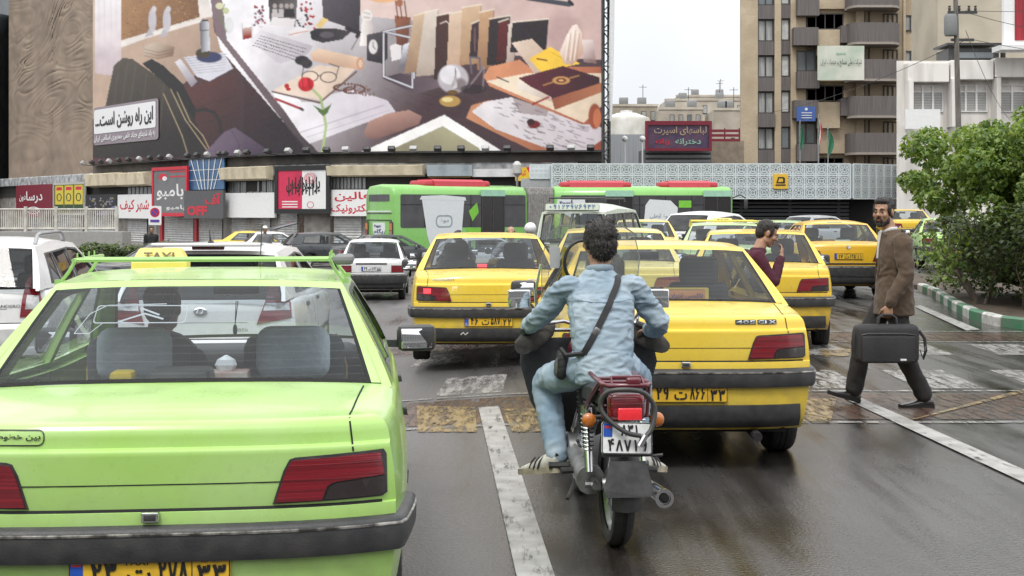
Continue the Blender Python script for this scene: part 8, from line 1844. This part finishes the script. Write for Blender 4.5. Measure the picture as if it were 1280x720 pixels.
walker('man in a burgundy jumper with his hand to his mouth standing between the yellow taxis', (2.31,13.15,0), R(-82), J, pm('burgundy_knit',(.075,.014,.03),.95,col2=(.05,.01,.02),bump=.5,bscale=150), DTR, 'short', False, PSH, M_('matt'), SKIN, False, .0075, .008)
for xp, d, lb, tp_, hr in ((189,50,'person in a dark jacket outside the red pillared roller shutters',MATS['black_jacket'],'short'),(331,50,'person in a pale cap outside the shops beyond the white hatchback',MATS['grey_jumper'],'short')):
    J2 = dict(head=(0,.05,1.55), yaw=0, neck=(0,0,1.41), pelvis=(0,0,.90), chest=(0,-.01,1.22), hem=.80, armL=[(-.19,0,1.34),(-.22,-.02,1.08),(-.21,.05,.84)], handL=((0,.2,-1),(1,0,0),(0,1,0),.6), armR=[(.19,0,1.34),(.22,-.02,1.08),(.21,.05,.84)], handR=((0,.2,-1),(-1,0,0),(0,1,0),.6), legL=[(-.09,0,.86),(-.09,.03,.47),(-.09,0,.09)], legR=[(.09,0,.86),(.09,.03,.47),(.09,0,.09)], footL=((-.09,-.06,0),(-.1,.2,0)), footR=((.09,-.06,0),(.1,.2,0)))
    w_, _ = walker(lb, place(xp, d), R(200), J2, tp_, DTR, hr, False, PSH, M_('matt'), SKIN2, False, .014)
    if xp == 331: m = MB(); m.ell((0,.045,1.63),(.092,.11,.07)); m.bbox((0,.16,1.61),(.13,.12,.02),.008); m.build('cap', M_('white'), w_, 60)
# driver of the green taxi
def driver(car, label, x, y, z, hair='short'):
    M0 = car.matrix_basis; loc = car.location+Matrix.Rotation(car.rotation_euler.z,3,'Z') @ Vector((x,y,z)); t = thing('person', label, 'person', loc, car.rotation_euler.z); HM = Matrix.Translation((.06,.0,.62)) @ Matrix.Rotation(R(-12),4,'Z')
    b = MB(); head(b, HM); b.tube([(.03,-.04,.44),(.05,-.02,.56)],[.06,.055],12); torso(b,[((0,-.02,.02),.15,.11),((0,-.06,.25),.14,.10),((.02,-.06,.42),.12,.08),((.03,-.05,.48),.06,.05)])
    for s in (1,-1): chain(b,[(s*.1,-.05,.40),(s*.20,-.04,.38),(s*.24,.16,.20),(s*.15,.36,.30)],[.05,.05,.04,.03]); hand(b,(s*.15,.36,.30),(-s*.3,.8,.5),(0,.2,-1),(-s,0,.3),1.2); chain(b,[(s*.1,.02,.02),(s*.12,.42,.08),(s*.12,.60,-.25)],[.08,.06,.04])
    bake(b,'body',SKIN2,t,.011,2); c = MB(); torso(c,[((0,-.02,-.02),.17,.13),((0,-.05,.2),.17,.12),((.01,-.06,.36),.185,.11),((.02,-.055,.44),.12,.08),((.03,-.05,.48),.065,.06)])
    for s in (1,-1): chain(c,[(s*.12,-.055,.38),(s*.20,-.04,.37),(s*.24,.16,.20),(s*.16,.33,.28)],[.07,.07,.055,.042])
    bake(c,'shirt',pm('dark_blue_shirt',(.03,.035,.05),.9),t,.014,3,folds(.008)); j = MB()
    for s in (1,-1): chain(j,[(s*.1,.02,.02),(s*.12,.42,.08),(s*.12,.60,-.25)],[.1,.08,.06])
    bake(j,'trousers',DTR,t,.016,2); headbits(t, HM, hair)
driver(G1.t, 'driver with short dark hair at the wheel of the green taxi', -.33, 2.12, .60)
driver(B1.t, 'driver at the wheel of the brake lit yellow taxi', -.36, 2.12, .58)
driver(A1.t, 'driver at the wheel of the yellow taxi behind the motorcycle', -.36, 2.12, .58)
# ================================================================== POLES, WIRES, FLAGS
PD = 42.0
up = thing('utility_pole', 'weathered utility pole with a grey drum transformer and wires behind the tree', 'utility pole', ((1199-640)/FPX*PD, PD, 0)); ps_ = PD/FPX
m = MB(); m.tube([(0,0,0),(-.03,0,4.5),(-.12,0,8.6)],[.10,.085,.07],10); m.build('pole', pm('weathered_pole',(.2,.18,.16),.9,bump=.4,bscale=8,col2=(.1,.09,.08),stretch=(3,3,.3)), up)
m = MB(); m.lathe([(.01,-.1),(.17,-.08),(.2,0),(.2,.5),(.17,.58),(.01,.6)],16,M=Matrix.Translation((-.28,-.05,7.1))); m.build('transformer', pm('transformer_grey',(.22,.23,.23),.6), up)
m = MB(); m.box((.1,0,6.9),(.7,.08,.08)); m.build('crossarm', M_('black'), up); m = MB(); m.box((.1,0,7.75),(.9,.08,.08))
for x in (-.3,0,.3,.5): m.lathe([(.03,0),(.05,.06),(.03,.12),(.05,.16)],8,M=Matrix.Translation((x,0,7.79)))
m.build('crossarm', M_('black'), up)
def wire(a, b, sag, name, label, r=.010):
    t = thing(name, label, 'cable', a); m = MB(); m.tube([Vector(a).lerp(Vector(b), i/14)-Vector((0,0,sag*4*(i/14)*(1-i/14)))-Vector(a) for i in range(15)], r, 4); m.build('strand', M_('black'), t)
P0 = Vector(up.location)
for i, (z, bx, bz, y, sg, lb) in enumerate(((7.8,30,10.5,50,.5,'topmost power line running right from the utility pole'),(7.75,30,8.6,50,.9,'sagging power line running right from the utility pole towards the red billboard'),(6.95,30,7.2,50,.5,'lower power line running right from the pole crossarm'),(7.2,22,5.6,60,.35,'slack cable from the utility pole to the white office block'),(6.9,12.0,6.2,64,.3,'thin cable running left from the utility pole towards the apartment block'))):
    wire(P0+Vector((.2,0,z)), (bx, y, bz), sg, 'power_line', lb)
for i, (x, d, lab, tilt) in enumerate(((1000, 74.2,'leftmost drooping green flag on a thin pole above the metro lattice',.0),(1023,74.2,'middle drooping flag with a white and red fold above the metro lattice',.1),(1035,74.2,'rightmost and fullest drooping green flag above the metro lattice',.2))):
    b = Vector(((x-640)/FPX*d, d, 4.0)); t = thing('flag', lab, 'flag', b, 0, 'flags over the metro entrance'); h = (58,66,52)[i]*d/FPX
    m = MB(); m.tube([(0,0,0),(0,0,h)],.03,6); m.build('pole', M_('steel'), t)
    m = MB(); rg_ = []
    for j in range(9):
        v = j/8; w = .05+.30*math.sin(v*math.pi)**.8*(1 if i == 2 else .6); rg_.append([(w*u*(1 if k % 2 else .9), .06*math.sin(u*9+v*5), h-.1-v*1.45-.18*u) for k, u in enumerate(np.linspace(0,1,7))])
    m.loft(rg_, closed=False); 
    for k in range(len(m.f)): m.mi[k] = (0 if i != 1 else (0,0,1,1,2,2)[k % 6])
    m.build('cloth', [pm('flag_cloth_green',(.03,.16,.08),.8), M_('white'), M_('flag_r')], t, 60)
lp = thing('lamp_post', 'grey lamp post rising behind the bus in front of the dark hoarding base', 'street lamp', (.3, 80, -.9)); m = MB(); m.tube([(0,0,0),(0,0,4.6)],.07,8); m.build('post', M_('steel'), lp); m = MB(); m.lathe([(.08,4.5),(.26,4.7),(.28,5.2),(.12,5.4),(.01,5.42)],14); m.build('lantern', pm('lantern_grey',(.5,.5,.48),.4), lp)
for i,(x,lb) in enumerate(((781,'left of two slim white lamp posts behind the bus roof'),(803,'right of two slim white lamp posts behind the bus roof'))):
    t = thing('lamp_post', lb, 'street lamp', ((x-640)/FPX*90, 90, 0)); m = MB(); m.tube([(0,0,0),(0,0,6.2)],.05,6); m.build('post', WHT_, t); m = MB(); m.ell((0,0,6.35),(.2,.2,.2)); m.build('globe', WHT_, t)
ki = thing('kiosk_sign', 'blue and yellow sign panel beyond the hedge at the right edge', 'sign', ((1278-640)/FPX*30, 30, 0)); m = MB(); m.bbox((.3,0,1.15),(.9,.3,1.5),.08); m.build('panel', pm('kiosk_blue',(.04,.16,.42),.4), ki); m = MB(); m.bbox((.35,-.16,1.3),(.6,.03,.6),.01); m.build('yellow_face', YSG, ki); m = MB(); m.tube([(.3,0,0),(.3,0,.5)],.08,8); m.build('post', M_('steel'), ki)
rs2 = thing('shop_sign', 'small red sign behind the tree at the right edge', 'sign', ((1275-640)/FPX*60, 60, 1.6)); m = MB(); m.bbox((.3,0,.6),(1.2,.15,.8),.03); m.build('board', RED, rs2); m = MB(); m.tube([(.3,.1,-1.6),(.3,.1,.3)],.06,6); m.build('post', M_('steel'), rs2)
gate = thing('iron_gate', 'tall dark iron gate between the metro entrance and the hedge', 'gate', ((1120-640)/FPX*78, 78, 0)); m = MB()
for k in range(26): m.box((-1.6+k*.14,0,1.3),(.04,.04,2.6))
m.box((.15,0,2.5),(3.6,.06,.08)); m.box((.15,0,.3),(3.6,.06,.08)); m.build('bars', M_('black'), gate)
# unseen blocks added round the camera as reflections for mirrors, paint and wet road
def block(name, label, x, y, w, d, h, mt_, n, rows, side):
    t = thing(name, label, 'building', (x, y, 0)); m = MB(); m.box((0,0,h/2),(w,d,h)); m.build('wall', mt_, t, 0); g = MB()
    for j in range(rows):
        for i in range(n):
            u = -.5+(i+.5)/n; z = 4.5+j*3.2
            if side == 'y': g.box((u*w, d/2+.02, z),(w/n*.6,.1,1.7))
            else: g.box((side*(w/2+.02), u*d, z),(.1,d/n*.6,1.7))
    g.build('window_panes', WGL, t, 0)
block('apartment_building', 'long grey apartment block added unseen behind the camera for reflections', 0, -42, 90, 10, 17, pm('render_grey', (.34,.33,.31), .85, col2=(.26,.25,.24), scale=.4), 26, 4, 'y')
block('apartment_building', 'tan apartment block added unseen left of the camera for reflections', -34, 2, 8, 60, 16, BE3, 18, 4, 1)
